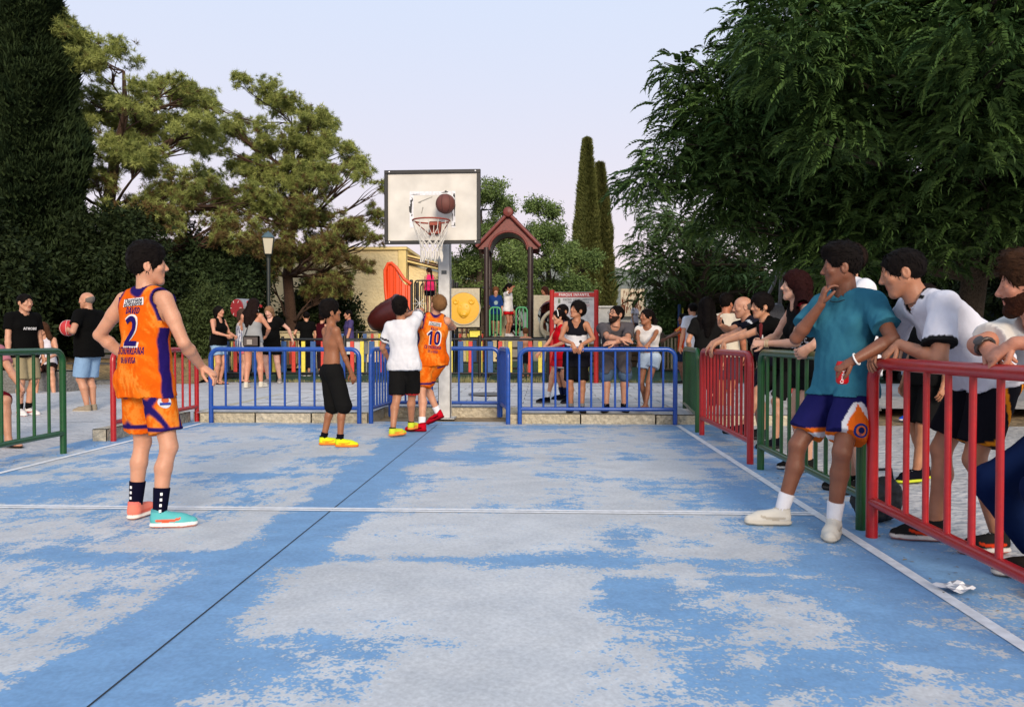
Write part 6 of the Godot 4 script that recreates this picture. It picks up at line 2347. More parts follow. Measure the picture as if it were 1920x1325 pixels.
func build_right_background() -> void:
	var white := mottled(srgb(190, 188, 180), srgb(220, 218, 212), 0.02, 57, 0.5, 0.9)
	var t := thing("white_wall", "long low whitewashed wall beyond the turf", "wall", Vector3(5.0, 0.0, -31.0))
	part("wall", boxm(Vector3(7.6, 2.35, 0.3), 0.01), white, t, at(Vector3(-0.6, 1.17, 0)))
	part("coping", boxm(Vector3(7.7, 0.1, 0.4), 0.01), white, t, at(Vector3(-0.6, 2.4, 0)))
	# rust streaked sheet standing on the wall
	var s := thing("rusty_panel", "white sheet metal panel streaked with rust, above the white wall", "panel", Vector3(3.55, 2.0, -30.6))
	part("sheet", boxm(Vector3(0.95, 1.1, 0.03), 0.004), mottled(srgb(196, 180, 150), srgb(222, 208, 180), 0.02, 58, 1.0, 0.8), s, at(Vector3(0, 0.55, 0)))
	var r := RandomNumberGenerator.new()
	r.seed = 12
	var st := MB.new()
	for i in 60:
		var x := r.randf_range(-0.45, 0.45)
		var h := r.randf_range(0.06, 0.32)
		var y: float = [1.0, 0.72, 0.42][r.randi() % 3] + r.randf_range(-0.06, 0.06)
		st.box(Vector3(x, y - h * 0.5, 0.0165 + i * 0.00005), Vector3(r.randf_range(0.012, 0.04), h, 0.002))
	part("rust_streaks", st.mesh(), mottled(srgb(92, 40, 20), srgb(128, 64, 32), 0.05, 59, 2.0, 0.95), s).set_meta("kind", "stuff")
	# retaining wall of brown sleepers
	var w := thing("sleeper_wall", "low retaining wall of brown timber sleepers behind the turf", "wall", Vector3(3.6, 0.13, -27.0))
	for j in 4:
		for i in 3:
			part("sleeper", boxm(Vector3(1.66, 0.2, 0.2), 0.015), [mottled(srgb(104, 76, 52), srgb(138, 106, 76), 0.05, 63, 1.2, 0.9), mottled(srgb(92, 66, 46), srgb(124, 94, 66), 0.05, 64, 1.2, 0.9)][(i + j) % 2], w, at(Vector3(-1.7 + i * 1.68 + (0.3 if j % 2 else 0.0), 0.1 + j * 0.205, 0)))
	# low mesh panel on it
	var mp := thing("mesh_panel", "grey wire mesh panel above the sleeper wall", "panel", Vector3(3.2, 0.95, -26.8))
	part("panel_frame", pipe([Vector3(-0.9, 0, 0), Vector3(-0.9, 0.42, 0), Vector3(0.7, 0.42, 0), Vector3(0.7, 0, 0)], 0.015, 6), mat(srgb(110, 120, 120), 0.5), mp)
	for i in 15:
		part("wire", pipe([Vector3(-0.9 + i * 0.11, 0, 0), Vector3(-0.9 + i * 0.11, 0.42, 0)], 0.008, 5), mat(srgb(110, 120, 120), 0.5), mp)
	# yellow and blue exercise posts
	var ex := thing("exercise_frame", "yellow and blue exercise frame behind the small green shrub", "frame", Vector3(4.15, 0.13, -23.0))
	part("yellow_bar", pipe([Vector3(0.0, 1.05, 0), Vector3(0.0, 1.9, 0)], 0.025), board_mat(srgb(220, 214, 60)), ex)
	part("yellow_bar", pipe([Vector3(0.0, 1.05, 0), Vector3(0.55, 1.05, 0), Vector3(0.55, 1.9, 0)], 0.025), board_mat(srgb(220, 214, 60)), ex)
	part("blue_post", pipe([Vector3(-0.1, 0, 0), Vector3(-0.1, 2.0, 0)], 0.05), board_mat(srgb(30, 70, 140)), ex)
	# grey hoist with a drum behind the leaning boy
	var steel := mottled(srgb(92, 94, 98), srgb(128, 130, 134), 0.05, 65, 2.0, 0.45)
	var h := thing("drum_machine", "grey steel mast machine with a drum and red guards under the tree", "machine", Vector3(4.25, 0.0, -14.0), 0.2)
	part("drum", pipe([Vector3(-0.32, 1.55, 0), Vector3(0.0, 1.55, 0)], 0.2, 18), steel, h)
	part("drum_guard", pipe([Vector3(-0.36, 1.55, 0), Vector3(-0.32, 1.55, 0)], 0.22, 18), board_mat(srgb(170, 30, 36)), h)
	for x in [0.0, 0.28]:
		part("mast", pipe([Vector3(x - 0.05, 0, 0), Vector3(x, 1.5, 0), Vector3(x + 0.05, 2.55, 0)], 0.035), steel, h)
	for i in 5:
		part("rung", pipe([Vector3(0.0, 0.5 + i * 0.45, 0), Vector3(0.3, 0.5 + i * 0.45, 0)], 0.02, 6), steel, h)
	part("arm", pipe([Vector3(0.0, 2.45, 0), Vector3(-0.12, 2.1, 0.03), Vector3(-0.26, 1.86, 0.05), Vector3(-0.46, 1.84, 0.05)], 0.03), steel, h)
	part("red_cover", boxm(Vector3(0.2, 0.12, 0.2), 0.02), board_mat(srgb(190, 60, 66)), h, at(Vector3(-0.28, 1.80, 0)))
	part("red_leg", pipe([Vector3(0.2, 0, 0.1), Vector3(0.16, 1.4, 0.08)], 0.04), board_mat(srgb(170, 30, 36)), h)
	# dark parked van in the shade
	var v := thing("parked_van", "dark parked van in the shade of the overhanging tree", "van", Vector3(9.6, 0.0, -17.6), deg_to_rad(-12))
	var vm := mat(srgb(26, 30, 36), 0.3)
	vm.clearcoat_enabled = true
	var bod := MB.new()
	bod.box(Vector3(0, 0.75, 0), Vector3(4.2, 0.8, 1.75), Basis.IDENTITY, 0.12)
	bod.box(Vector3(0.3, 1.5, 0), Vector3(3.2, 0.8, 1.6), Basis.IDENTITY, 0.2)
	part("body", bod.mesh(), vm, v)
	var gl := mat(srgb(60, 70, 76), 0.08)
	for i in 3:
		part("window", boxm(Vector3(0.85, 0.45, 0.02), 0.004), gl, v, at(Vector3(-0.65 + i * 0.95, 1.55, 0.805)))
	for x in [-1.35, 1.35]:
		for z in [-0.8, 0.8]:
			part("wheel", pipe([Vector3(x, 0.33, z - 0.1), Vector3(x, 0.33, z + 0.1)], 0.33, 20), mat(srgb(22, 22, 24), 0.9), v)

func build_left_details() -> void:
	var steel := mottled(srgb(120, 124, 130), srgb(152, 156, 162), 0.05, 66, 2.0, 0.5)
	var f := thing("drum_machine", "grey drum fan with red guard beside the street lamp", "machine", Vector3(-7.55, 0.13, -19.0), -0.5)
	part("drum", pipe([Vector3(0, 1.75, -0.22), Vector3(0, 1.75, 0.14)], 0.24, 20), steel, f)
	part("red_guard", pipe([Vector3(0, 1.75, 0.14), Vector3(0, 1.75, 0.18)], 0.22, 20), board_mat(srgb(150, 34, 40)), f)
	for i in 6:
		var a := TAU * i / 6.0
		part("spoke", pipe([Vector3(0, 1.75, 0.19), Vector3(cos(a) * 0.2, 1.75 + sin(a) * 0.2, 0.19)], 0.012, 5), mat(srgb(200, 190, 186), 0.6), f)
	part("stand", pipe([Vector3(0, 0, 0), Vector3(0, 1.55, 0)], 0.04), steel, f)
	part("control_box", boxm(Vector3(0.26, 0.3, 0.2), 0.02), mat(srgb(206, 206, 204), 0.6), f, at(Vector3(0.38, 1.58, 0)))
	part("red_arm", pipe([Vector3(0.2, 1.9, 0), Vector3(0.75, 1.78, 0.05)], 0.035), board_mat(srgb(170, 34, 40)), f)
	# white table with people round it
	var tb := thing("white_table", "white folding table behind the fence with people sitting at it", "table", Vector3(-5.5, 0.13, -20.5))
	part("table_top", boxm(Vector3(1.5, 0.05, 0.7), 0.01), mat(srgb(206, 206, 204), 0.6), tb, at(Vector3(0, 0.95, 0)))
	part("table_skirt", boxm(Vector3(1.46, 0.35, 0.66), 0.01), mat(srgb(196, 196, 194), 0.8), tb, at(Vector3(0, 0.74, 0)))
	for x in [-0.68, 0.68]:
		for z in [-0.28, 0.28]:
			part("leg", pipe([Vector3(x, 0, z), Vector3(x, 0.72, z)], 0.02), steel, tb)
	# slatted bench on the bank and a dark bin
	var wood := mottled(srgb(58, 56, 54), srgb(88, 84, 80), 0.05, 67, 1.5, 0.85)
	var b := thing("bench", "dark slatted bench on the bank behind the bald man", "bench", Vector3(-9.0, 0.16, -15.4), deg_to_rad(-20))
	for i in 3:
		part("seat_slat", boxm(Vector3(1.7, 0.035, 0.11), 0.006), wood, b, at(Vector3(0, 0.44, -0.13 + i * 0.13)))
	for i in 3:
		part("back_slat", boxm(Vector3(1.7, 0.09, 0.03), 0.006), wood, b, at(Vector3(0, 0.58 + i * 0.12, -0.24 - i * 0.02)))
	for x in [-0.7, 0.7]:
		part("leg", boxm(Vector3(0.07, 0.84, 0.07), 0.006), black_mat(), b, at(Vector3(x, 0.42, -0.28)))
		part("leg", boxm(Vector3(0.07, 0.42, 0.07), 0.006), black_mat(), b, at(Vector3(x, 0.21, 0.12)))
	var bin := thing("litter_bin", "dark grey litter bin beside the bare pine trunk", "bin", Vector3(-9.15, 0.16, -17.2))
	var bm := MB.new()
	bm.lathe([[0.2, 0.0], [0.24, 0.05], [0.27, 0.75], [0.29, 0.76], [0.29, 0.82], [0.25, 0.82]], 18)
	part("drum", bm.mesh(), mottled(srgb(48, 54, 58), srgb(70, 76, 80), 0.05, 68, 1.5, 0.7), bin)
	var lid := MB.new()
	lid.lathe([[0.29, 0.82], [0.26, 0.9], [0.12, 0.95], [0.0, 0.96]], 18)
	part("lid", lid.mesh(), mottled(srgb(40, 46, 50), srgb(60, 66, 70), 0.05, 69, 1.5, 0.7), bin)
	# cream garden wall behind the hedge
	var gw := thing("cream_wall", "low cream wall behind the woman in the black tank top", "wall", Vector3(-10.4, 0.2, -23.2), deg_to_rad(8))
	part("wall", boxm(Vector3(4.4, 1.1, 0.2), 0.01), mottled(srgb(170, 156, 116), srgb(196, 182, 144), 0.02, 74, 0.6, 0.9), gw, at(Vector3(1.2, 0.55, 0)))
	part("coping", boxm(Vector3(4.45, 0.06, 0.26), 0.008), mottled(srgb(150, 140, 110), srgb(176, 164, 132), 0.02, 75, 0.6, 0.9), gw, at(Vector3(1.2, 1.13, 0)))
	# the cover of a drain in the square, a crumpled paper by the right line
	var mc := MB.new()
	mc.lathe([[0.34, 0.0], [0.34, 0.006], [0.32, 0.010], [0.0, 0.011]], 28)
	var man := thing("manhole_cover", "grey round drain cover in the paved square", "cover", Vector3(-0.95, 0.158, -13.2))
	part("disc", mc.mesh(), mottled(srgb(84, 84, 84), srgb(112, 112, 112), 0.1, 76, 2.0, 0.8), man)
	var pap := MB.new()
	var pr := RandomNumberGenerator.new()
	pr.seed = 3
	var grid := []
	for j in 6:
		for i in 6:
			grid.append(Vector3(i * 0.028 - 0.07 + pr.randf_range(-0.006, 0.006), 0.006 + pr.randf_range(0.0, 0.022), j * 0.022 - 0.05 + pr.randf_range(-0.006, 0.006)))
	for j in 5:
		for i in 5:
			pap.quad(grid[j * 6 + i], grid[j * 6 + i + 1], grid[j * 6 + i + 7], grid[j * 6 + i + 6])
	var paper := thing("paper_scrap", "crumpled white scrap of paper under the nearest red barrier", "litter", Vector3(1.80, 0.004, -3.42), 0.5)
	part("sheet", pap.mesh(), mat(srgb(214, 214, 216), 0.9), paper)

# ---------------------------------------------------------------- players and onlookers
var swirl := FastNoiseLite.new()

func orange_cloth(p: Vector3) -> Color:
	# printed flame swirls in three oranges
	var n := swirl.get_noise_3d(p.x * 1.3, p.y * 0.8, p.z * 1.3)
	var a := Color(0.66, 0.105, 0.006)
	var b := Color(0.72, 0.15, 0.010)
	var c := Color(0.76, 0.23, 0.03)
	var s := sin(n * 7.0 + p.y * 2.0)
	return a.lerp(b, clampf(s + 0.6, 0.0, 1.0)).lerp(c, smoothstep(0.55, 0.95, s))

const NAVY := Color(0.018, 0.010, 0.10)

func jersey_col(q: Vector3, p: Vector3, S: Dictionary, E: Dictionary, NB: Vector3, u: float) -> Color:
	# orange with navy binding at the arm holes and collar and a navy side panel
	var w := 0.0
	for sd in ["l", "r"]:
		var s: Vector3 = S[sd]
		var t := clampf((p - s).dot(E[sd] - s) / (E[sd] - s).length_squared(), 0.0, 1.0)
		var d: float = (p - s.lerp(E[sd], t)).length()
		if t < 0.4 and absf(q.x) > 0.07 * u:
			w = maxf(w, clampf((0.084 * u - d) / 0.008 + 0.5, 0.0, 1.0))
	w = maxf(w, clampf((0.085 * u - p.distance_to(NB + Vector3(0, 0.01, 0.0))) / 0.008 + 0.5, 0.0, 1.0))
	if q.y < 0.17 and absf(q.x) > 0.09 * u:
		w = maxf(w, clampf((0.036 - absf(q.z + 0.005)) / 0.008 + 0.5, 0.0, 1.0))
	return orange_cloth(p).lerp(NAVY, w)

func shorts_col(q: Vector3, _p: Vector3, u: float, hem: float) -> Color:
	# navy chevron on the side, navy band above the hem
	var y := q.y - hem
	var w := clampf((0.013 - absf(y - 0.034)) / 0.008 + 0.5, 0.0, 1.0)
	if absf(q.x) > 0.07 * u and y > 0.03:
		var e := 0.095 - absf(y - 0.17) * 0.42
		w = maxf(w, clampf((0.014 - absf(absf(q.z) - e)) / 0.008 + 0.5, 0.0, 1.0))
	return orange_cloth(q * 1.1).lerp(NAVY, w)

func build_people() -> void:
	swirl.seed = 5
	swirl.frequency = 1.8
	swirl.fractal_octaves = 2
	swirl.domain_warp_enabled = true
	swirl.domain_warp_amplitude = 0.3
	swirl.domain_warp_frequency = 3.0
	var BLACKC := srgb(22, 22, 24)
	var hairb := srgb(20, 16, 15)
	var hairbr := srgb(44, 30, 22)
	var lightskin := srgb(206, 152, 122)
	var tan := srgb(178, 124, 92)
	var dark := srgb(128, 80, 56)
	var navyt := srgb(34, 26, 92)
	var jersey := func(q: Vector3, p: Vector3, S: Dictionary, E: Dictionary, NB: Vector3) -> Color: return jersey_col(q, p, S, E, NB, 0.98)
	# the player with number 2
	person({"label": "player in orange number 2 jersey standing at the left, seen from behind", "pos": Vector3(-2.38, 0, -4.5), "yaw": 158, "H": 1.64, "w": 0.96, "cell": 0.0082, "skin": lightskin,
		"fwr": Vector3(-2.23, 0, -4.40), "fwl": Vector3(-2.50, 0, -4.62), "fyr": -58.0, "fyl": 14.0, "lean": 3.0, "head": [-38.0, -4.0, 0.0],
		"al": Vector3(0.16, 0.585, 0.075), "pl": Vector3(1, -0.2, -0.7), "wr": Vector3(-2.10, 0.93, -4.64), "pr": Vector3(-0.7, 0, -1), "gr": Vector3(-0.75, -0.5, 0.35), "nr": Vector3(0.3, -0.8, 0), "cr": 0.55,
		"top": {"kind": "tank", "name": "jersey", "colf": jersey, "hem": 0.072, "e": 0.014, "flare": 0.008, "fold": 0.02, "text": [
			{"rect": [0.15, 0.046], "x": -0.005, "y": 0.318, "side": -1, "col": srgb(226, 226, 226), "tilt": 5.0, "name": "sponsor_patch"},
			{"s": "Churriana", "size": 0.034, "x": -0.005, "y": 0.329, "side": -1, "col": srgb(24, 24, 60), "off": 0.003, "tilt": 5.0, "wide": 0.8}, {"s": "esDeporte", "size": 0.034, "x": -0.005, "y": 0.307, "side": -1, "col": srgb(24, 24, 60), "off": 0.003, "tilt": 5.0, "wide": 0.8},
			{"s": "DAVID", "size": 0.054, "x": 0.005, "y": 0.266, "side": -1, "col": navyt, "wide": 0.62},
			{"s": "2", "size": 0.268, "x": 0.01, "y": 0.140, "side": -1, "col": srgb(226, 220, 216), "wide": 0.80}, {"s": "2", "size": 0.240, "x": 0.01, "y": 0.140, "side": -1, "col": navyt, "off": 0.004, "wide": 0.74},
			{"s": "CB CHURRIANA", "size": 0.060, "x": 0.0, "y": 0.030, "side": -1, "col": navyt, "wide": 0.48}, {"s": "DE LA VEGA", "size": 0.048, "x": 0.0, "y": -0.026, "side": -1, "col": navyt, "wide": 0.45}]},
		"bottom": {"colf": func(q: Vector3, p: Vector3, _a: Dictionary, _b: Dictionary) -> Color: return shorts_col(q, p, 0.98, -0.335), "len": 0.78, "leg": 0.040, "fold": 0.02, "e": 0.012, "text": [
			{"disc": 0.036, "x": 0.0, "y": -0.14, "side": 1, "ang": -100.0, "col": srgb(226, 226, 230), "name": "club_badge"}, {"disc": 0.020, "x": 0.0, "y": -0.128, "side": 1, "ang": -100.0, "col": srgb(206, 96, 60), "off": 0.003, "name": "club_badge"}, {"rect": [0.058, 0.014], "x": 0.0, "y": -0.15, "side": 1, "ang": -100.0, "col": srgb(50, 70, 160), "off": 0.004, "name": "club_badge"}]},
		"hair": {"style": "mop", "col": hairb}, "sock": {"col": srgb(18, 20, 34), "h": 0.15, "mark": 1},
		"shoe": {"r": {"up": srgb(92, 178, 178), "sole": srgb(232, 232, 226), "acc": srgb(232, 96, 66), "collar": srgb(80, 150, 156)}, "l": {"up": srgb(232, 128, 108), "sole": srgb(232, 226, 214), "acc": srgb(226, 110, 90), "collar": srgb(226, 120, 110)}}})
	# shirtless boy
	person({"label": "shirtless boy in long black shorts and yellow shoes, watching the ball", "pos": Vector3(-2.18, 0, -7.84), "yaw": 128, "H": 1.46, "sex": "c", "hh": 0.142, "w": 0.9, "cell": 0.0125, "skin": srgb(150, 98, 66),
		"fwr": Vector3(-2.06, 0, -7.76), "fwl": Vector3(-2.27, 0, -7.90), "fyr": -35.0, "fyl": -30.0, "head": [-8.0, -14.0, 0.0], "wr": Vector3(-1.97, 0.72, -7.86), "al": Vector3(0.13, 0.50, 0.06), "cr": 0.3,
		"bottom": {"col": BLACKC, "len": 1.02, "leg": 0.042, "e": 0.02, "waist": 0.05}, "hair": {"style": "mop", "col": hairb}, "sock": {"col": srgb(20, 20, 22), "h": 0.06},
		"shoe": {"up": srgb(206, 220, 40), "sole": srgb(236, 130, 50), "acc": srgb(240, 150, 40), "collar": srgb(30, 30, 30)}})
	# the boy in the white shirt who has just shot
	person({"label": "boy in white shirt and black shorts with raised arm, under the hoop", "pos": Vector3(-1.61, 0, -8.75), "yaw": 172, "H": 1.54, "sex": "c", "hh": 0.14, "w": 1.0, "cell": 0.0125, "skin": tan, "hx": -0.02,
		"fwl": Vector3(-1.68, 0, -8.58), "fwr": Vector3(-1.55, 0, -9.02), "fyl": -30.0, "fyr": -10.0, "lean": -3.0, "side": -4.0, "head": [4.0, -22.0, 0.0],
		"al": Vector3(0.15, 0.56, 0.12), "ar": Vector3(0.03, 0.90, 0.19), "pr": Vector3(-1.0, 0.55, 0.1), "shr": Vector3(-0.005, 0.035, 0.02), "cr": 0.2,
		"top": {"kind": "tee", "e": 0.018, "hem": 0.05, "flare": 0.022, "fold": 0.026, "sleeve": 0.66, "se": 0.02, "colf": func(_q: Vector3, p: Vector3, S: Dictionary, E: Dictionary, _n: Vector3) -> Color:
			for sd in ["l", "r"]:
				var t: float = (p - S[sd]).dot(E[sd] - S[sd]) / (E[sd] - S[sd]).length_squared()
				var off: float = (p - S[sd].lerp(E[sd], t)).length()
				if off < 0.1 and t > 0.5 and t < 0.58:
					return Color(0.012, 0.014, 0.02)
			return Color(0.66, 0.67, 0.70)},
		"bottom": {"len": 0.92, "leg": 0.045, "e": 0.022, "fold": 0.018, "colf": func(q: Vector3, _p: Vector3, _a: Dictionary, _b: Dictionary) -> Color: return Color(0.5, 0.02, 0.02) if q.y < -0.355 else Color(0.008, 0.008, 0.009)},
		"hair": {"style": "mop", "col": hairb}, "shoe": {"up": srgb(200, 214, 60), "sole": srgb(236, 140, 70), "acc": srgb(240, 150, 60), "collar": srgb(30, 30, 30)}})
	# the player with number 10
	person({"label": "player in orange number 10 jersey looking up under the hoop", "pos": Vector3(-1.37, 0, -9.32), "yaw": 196, "H": 1.66, "sex": "c", "hh": 0.138, "w": 1.0, "cell": 0.0125, "skin": lightskin, "hip": 0.875, "hx": -0.01,
		"fwl": Vector3(-1.46, 0, -9.10), "fwr": Vector3(-1.29, 0.10, -9.52), "fyl": 62.0, "fyr": 50.0, "fpr": 24.0, "lean": -7.0, "side": 5.0, "head": [22.0, -40.0, 0.0],
		"al": Vector3(0.15, 0.60, 0.06), "ar": Vector3(-0.07, 0.74, 0.2), "pr": Vector3(-1.0, -0.1, 0.0),
		"top": {"kind": "tank", "name": "jersey", "colf": jersey, "hem": 0.06, "e": 0.018, "flare": 0.02, "fold": 0.02, "text": [
			{"rect": [0.15, 0.048], "x": 0.0, "y": 0.30, "side": -1, "col": srgb(226, 226, 226), "tilt": -4.0, "name": "sponsor_patch"}, {"s": "Churriana", "size": 0.034, "wide": 0.8, "x": 0.0, "y": 0.311, "side": -1, "col": srgb(24, 24, 60), "off": 0.003, "tilt": -4.0}, {"s": "esDeporte", "size": 0.034, "wide": 0.8, "x": 0.0, "y": 0.289, "side": -1, "col": srgb(24, 24, 60), "off": 0.003, "tilt": -4.0},
			{"s": "RAUL", "size": 0.054, "wide": 0.7, "x": 0.0, "y": 0.238, "side": -1, "col": navyt}, {"s": "10", "size": 0.25, "x": 0.0, "y": 0.13, "side": -1, "col": srgb(226, 220, 216), "wide": 0.72}, {"s": "10", "size": 0.225, "x": 0.0, "y": 0.13, "side": -1, "col": navyt, "off": 0.004, "wide": 0.68},
			{"s": "CB CHURRIANA", "size": 0.056, "x": 0.0, "y": 0.02, "side": -1, "col": navyt, "wide": 0.5}, {"s": "DE LA VEGA", "size": 0.046, "x": 0.0, "y": -0.03, "side": -1, "col": navyt, "wide": 0.48}]},
		"bottom": {"len": 0.86, "leg": 0.052, "e": 0.024, "fold": 0.022, "colf": func(q: Vector3, p: Vector3, _a: Dictionary, _b: Dictionary) -> Color: return shorts_col(q, p, 0.92, -0.34), "text": [{"disc": 0.03, "x": 0.0, "y": -0.16, "side": 1, "ang": 112.0, "col": srgb(216, 200, 206), "name": "club_badge"}, {"disc": 0.018, "x": 0.0, "y": -0.16, "side": 1, "ang": 112.0, "col": srgb(90, 70, 150), "off": 0.003, "name": "club_badge"}]},
		"hair": {"style": "short", "col": srgb(122, 88, 56)}, "sock": {"col": srgb(226, 226, 230), "h": 0.09}, "shoe": {"up": srgb(186, 16, 34), "sole": srgb(150, 14, 30), "acc": srgb(80, 8, 18), "collar": srgb(150, 12, 28)}})
	basketball(Vector3(-1.209, 2.777, -9.5), 0.122, "brown basketball in the air in front of the backboard", srgb(92, 48, 40), srgb(116, 64, 54), srgb(40, 24, 22), 0.6)
	# leaning on the far blue barrier
	person({"label": "boy in black and white tank top leaning on the blue barrier", "pos": Vector3(0.44, 0.13, -10.20), "yaw": -4, "H": 1.45, "sex": "c", "hh": 0.148, "cell": 0.0135, "skin": tan, "lean": 22.0, "hz": -0.10, "head": [-56.0, -16.0, 0.0],
		"fl": Vector3(0.08, 0, 0.0), "fr": Vector3(-0.07, 0, 0.0), "wl": Vector3(0.50, 1.035, -9.92), "wr": Vector3(0.38, 1.045, -9.92), "pl": Vector3(1, -0.3, -0.2), "pr": Vector3(-1, -0.3, -0.2), "gl": Vector3(-0.35, -0.8, 0.4), "gr": Vector3(0.35, -0.8, 0.4), "nl": Vector3(0, -0.3, -1), "nr": Vector3(0, -0.3, -1),
		"top": {"kind": "tank", "hem": 0.12, "e": 0.016, "flare": 0.02, "scoop": 0.05, "colf": func(q: Vector3, _p: Vector3, _s: Dictionary, _e: Dictionary, _n: Vector3) -> Color: return Color(0.75, 0.75, 0.78) if q.y > 0.05 and q.y < 0.19 else Color(0.01, 0.01, 0.012), "text": [{"disc": 0.02, "x": 0.06, "y": 0.11, "side": 1, "col": srgb(60, 60, 64), "name": "emblem"}]},
		"bottom": {"col": BLACKC, "len": 0.98, "leg": 0.04}, "hair": {"style": "bowl", "col": hairb}, "sock": {"col": srgb(120, 120, 122), "h": 0.05}, "shoe": {"up": srgb(24, 26, 34), "sole": srgb(60, 54, 50)}})
	person({"label": "girl in red sleeveless top and shorts with a white headband, stepping left", "pos": Vector3(0.26, 0.13, -11.6), "yaw": -72, "H": 1.38, "sex": "c", "hh": 0.15, "w": 0.9, "cell": 0.0145, "skin": lightskin, "head": [-4.0, 2.0, 0.0],
		"fl": Vector3(0.05, 0, -0.14), "fr": Vector3(-0.06, 0, 0.2), "al": Vector3(0.16, 0.62, 0.16), "ar": Vector3(-0.1, 0.56, 0.2),
		"top": {"kind": "tank", "col": srgb(196, 20, 30), "hem": 0.05, "strap": 0.01}, "bottom": {"len": 0.55, "leg": 0.035, "colf": func(q: Vector3, _p: Vector3, _a: Dictionary, _b: Dictionary) -> Color:
			return Color(0.7, 0.7, 0.7) if q.y < -0.175 and q.y > -0.19 else (Color(0.01, 0.01, 0.015) if q.y <= -0.19 else Color(0.5, 0.012, 0.02))},
		"hair": {"style": "ponytail", "col": hairb}, "sock": {"col": srgb(220, 220, 222), "h": 0.1}, "shoe": {"up": srgb(20, 20, 22), "sole": srgb(70, 66, 62)}})
	var g1 := get_child(get_child_count() - 1)
	var hb := MB.new()
	var hbp := []
	var hbr := []
	for i in 13:
		var a := PI * i / 12.0
		hbp.append(Vector3(cos(a) * 0.093, 0.015 + sin(a) * 0.107, 0.028))
		hbr.append(0.008)
	hb.tube(hbp, hbr, 6)
	part("headband", hb.mesh(), mat(srgb(220, 220, 216), 0.7), g1, rig[g1].hx)
	person({"label": "boy in dark purple shirt half hidden behind the girl in red", "pos": Vector3(0.33, 0.13, -12.3), "yaw": -60, "H": 1.50, "sex": "c", "hh": 0.145, "cell": 0.017, "skin": tan, "head": [10.0, 2.0, 0.0], "top": {"kind": "tee", "col": srgb(52, 34, 58)}, "bottom": {"col": srgb(30, 34, 56), "len": 0.9}, "hair": {"style": "short", "col": hairb}, "sock": {"col": srgb(24, 30, 60), "h": 0.14}, "shoe": {"up": srgb(20, 20, 22), "sole": srgb(50, 50, 50)}})
	var man := person({"label": "bearded man with glasses in grey shirt leaning on the blue barrier", "pos": Vector3(0.97, 0.13, -10.34), "yaw": -6, "H": 1.70, "w": 1.08, "cell": 0.0135, "skin": srgb(190, 140, 114), "lean": 52.0, "tilt": 22.0, "hz": -0.34, "hip": 0.77, "head": [-48.0, -14.0, 0.0], "belly": 0.02,
		"fl": Vector3(0.12, 0, -0.02), "fr": Vector3(-0.12, 0, 0.06), "wl": Vector3(0.93, 1.06, -9.92), "wr": Vector3(1.01, 1.10, -9.93), "pl": Vector3(1, -0.8, 0.5), "pr": Vector3(-1, -0.8, 0.5), "gl": Vector3(-1, -0.05, 0.1), "gr": Vector3(1, -0.1, 0.0), "nl": Vector3(0, -0.7, -0.7), "nr": Vector3(0, -0.7, -0.7), "cl": 0.25, "cr": 0.25,
		"top": {"kind": "tee", "col": srgb(84, 80, 84), "hem": 0.05, "e": 0.02, "fold": 0.026, "sleeve": 0.75, "text": [{"s": "VANS 66", "size": 0.075, "x": 0.0, "y": 0.185, "side": 1, "col": srgb(214, 150, 156)}]},
		"bottom": {"col": srgb(78, 98, 122), "len": 1.02, "leg": 0.034}, "hair": {"style": "short", "col": hairb}, "beard": srgb(40, 30, 26), "shoe": {"up": srgb(20, 20, 24), "sole": srgb(40, 40, 42)}})
	var gl := MB.new()
	for s in [-1.0, 1.0]:
		var pts := []
		var rr := []
		for i in 13:
			var a := TAU * i / 12.0
			pts.append(Vector3(s * 0.033 + cos(a) * 0.024, 0.004 + sin(a) * 0.019, 0.099))
			rr.append(0.0026)
		gl.tube(pts, rr, 5, false)
		gl.tube([Vector3(s * 0.057, 0.008, 0.098), Vector3(s * 0.082, 0.008, 0.03), Vector3(s * 0.084, 0.0, -0.01)], [0.0026, 0.0026, 0.0026], 5)
	gl.tube([Vector3(-0.01, 0.008, 0.101), Vector3(0.01, 0.008, 0.101)], [0.0026, 0.0026], 5)
	part("glasses", gl.mesh(), mat(srgb(24, 22, 22), 0.3), man, rig[man].hx)
	person({"label": "girl in white crop top and pale shorts leaning on the barrier's right end", "pos": Vector3(1.40, 0.13, -10.34), "yaw": -22, "H": 1.37, "sex": "c", "hh": 0.15, "w": 0.92, "cell": 0.0135, "skin": srgb(158, 106, 76), "lean": 26.0, "hz": -0.12, "head": [-42.0, -4.0, 0.0],
		"fl": Vector3(-0.02, 0, 0.10), "fr": Vector3(-0.06, 0, -0.12), "fyl": -40.0, "fyr": -50.0, "wl": Vector3(1.36, 1.045, -9.92), "wr": Vector3(1.23, 1.045, -9.94), "pl": Vector3(1, -0.2, -0.1), "pr": Vector3(-1, -0.3, -0.1), "gl": Vector3(-0.5, -0.7, 0.4), "gr": Vector3(0.45, -0.7, 0.5), "nl": Vector3(0, -0.3, -1), "nr": Vector3(0, -0.3, -1),
		"top": {"kind": "tee", "col": srgb(216, 214, 212), "hem": -0.05, "sleeve": 0.22, "e": 0.02, "fold": 0.024}, "bottom": {"col": srgb(176, 196, 216), "len": 0.42, "leg": 0.045, "e": 0.02}, "hair": {"style": "ponytail", "col": hairb}, "shoe": {"bare": true, "up": srgb(24, 34, 66)}})
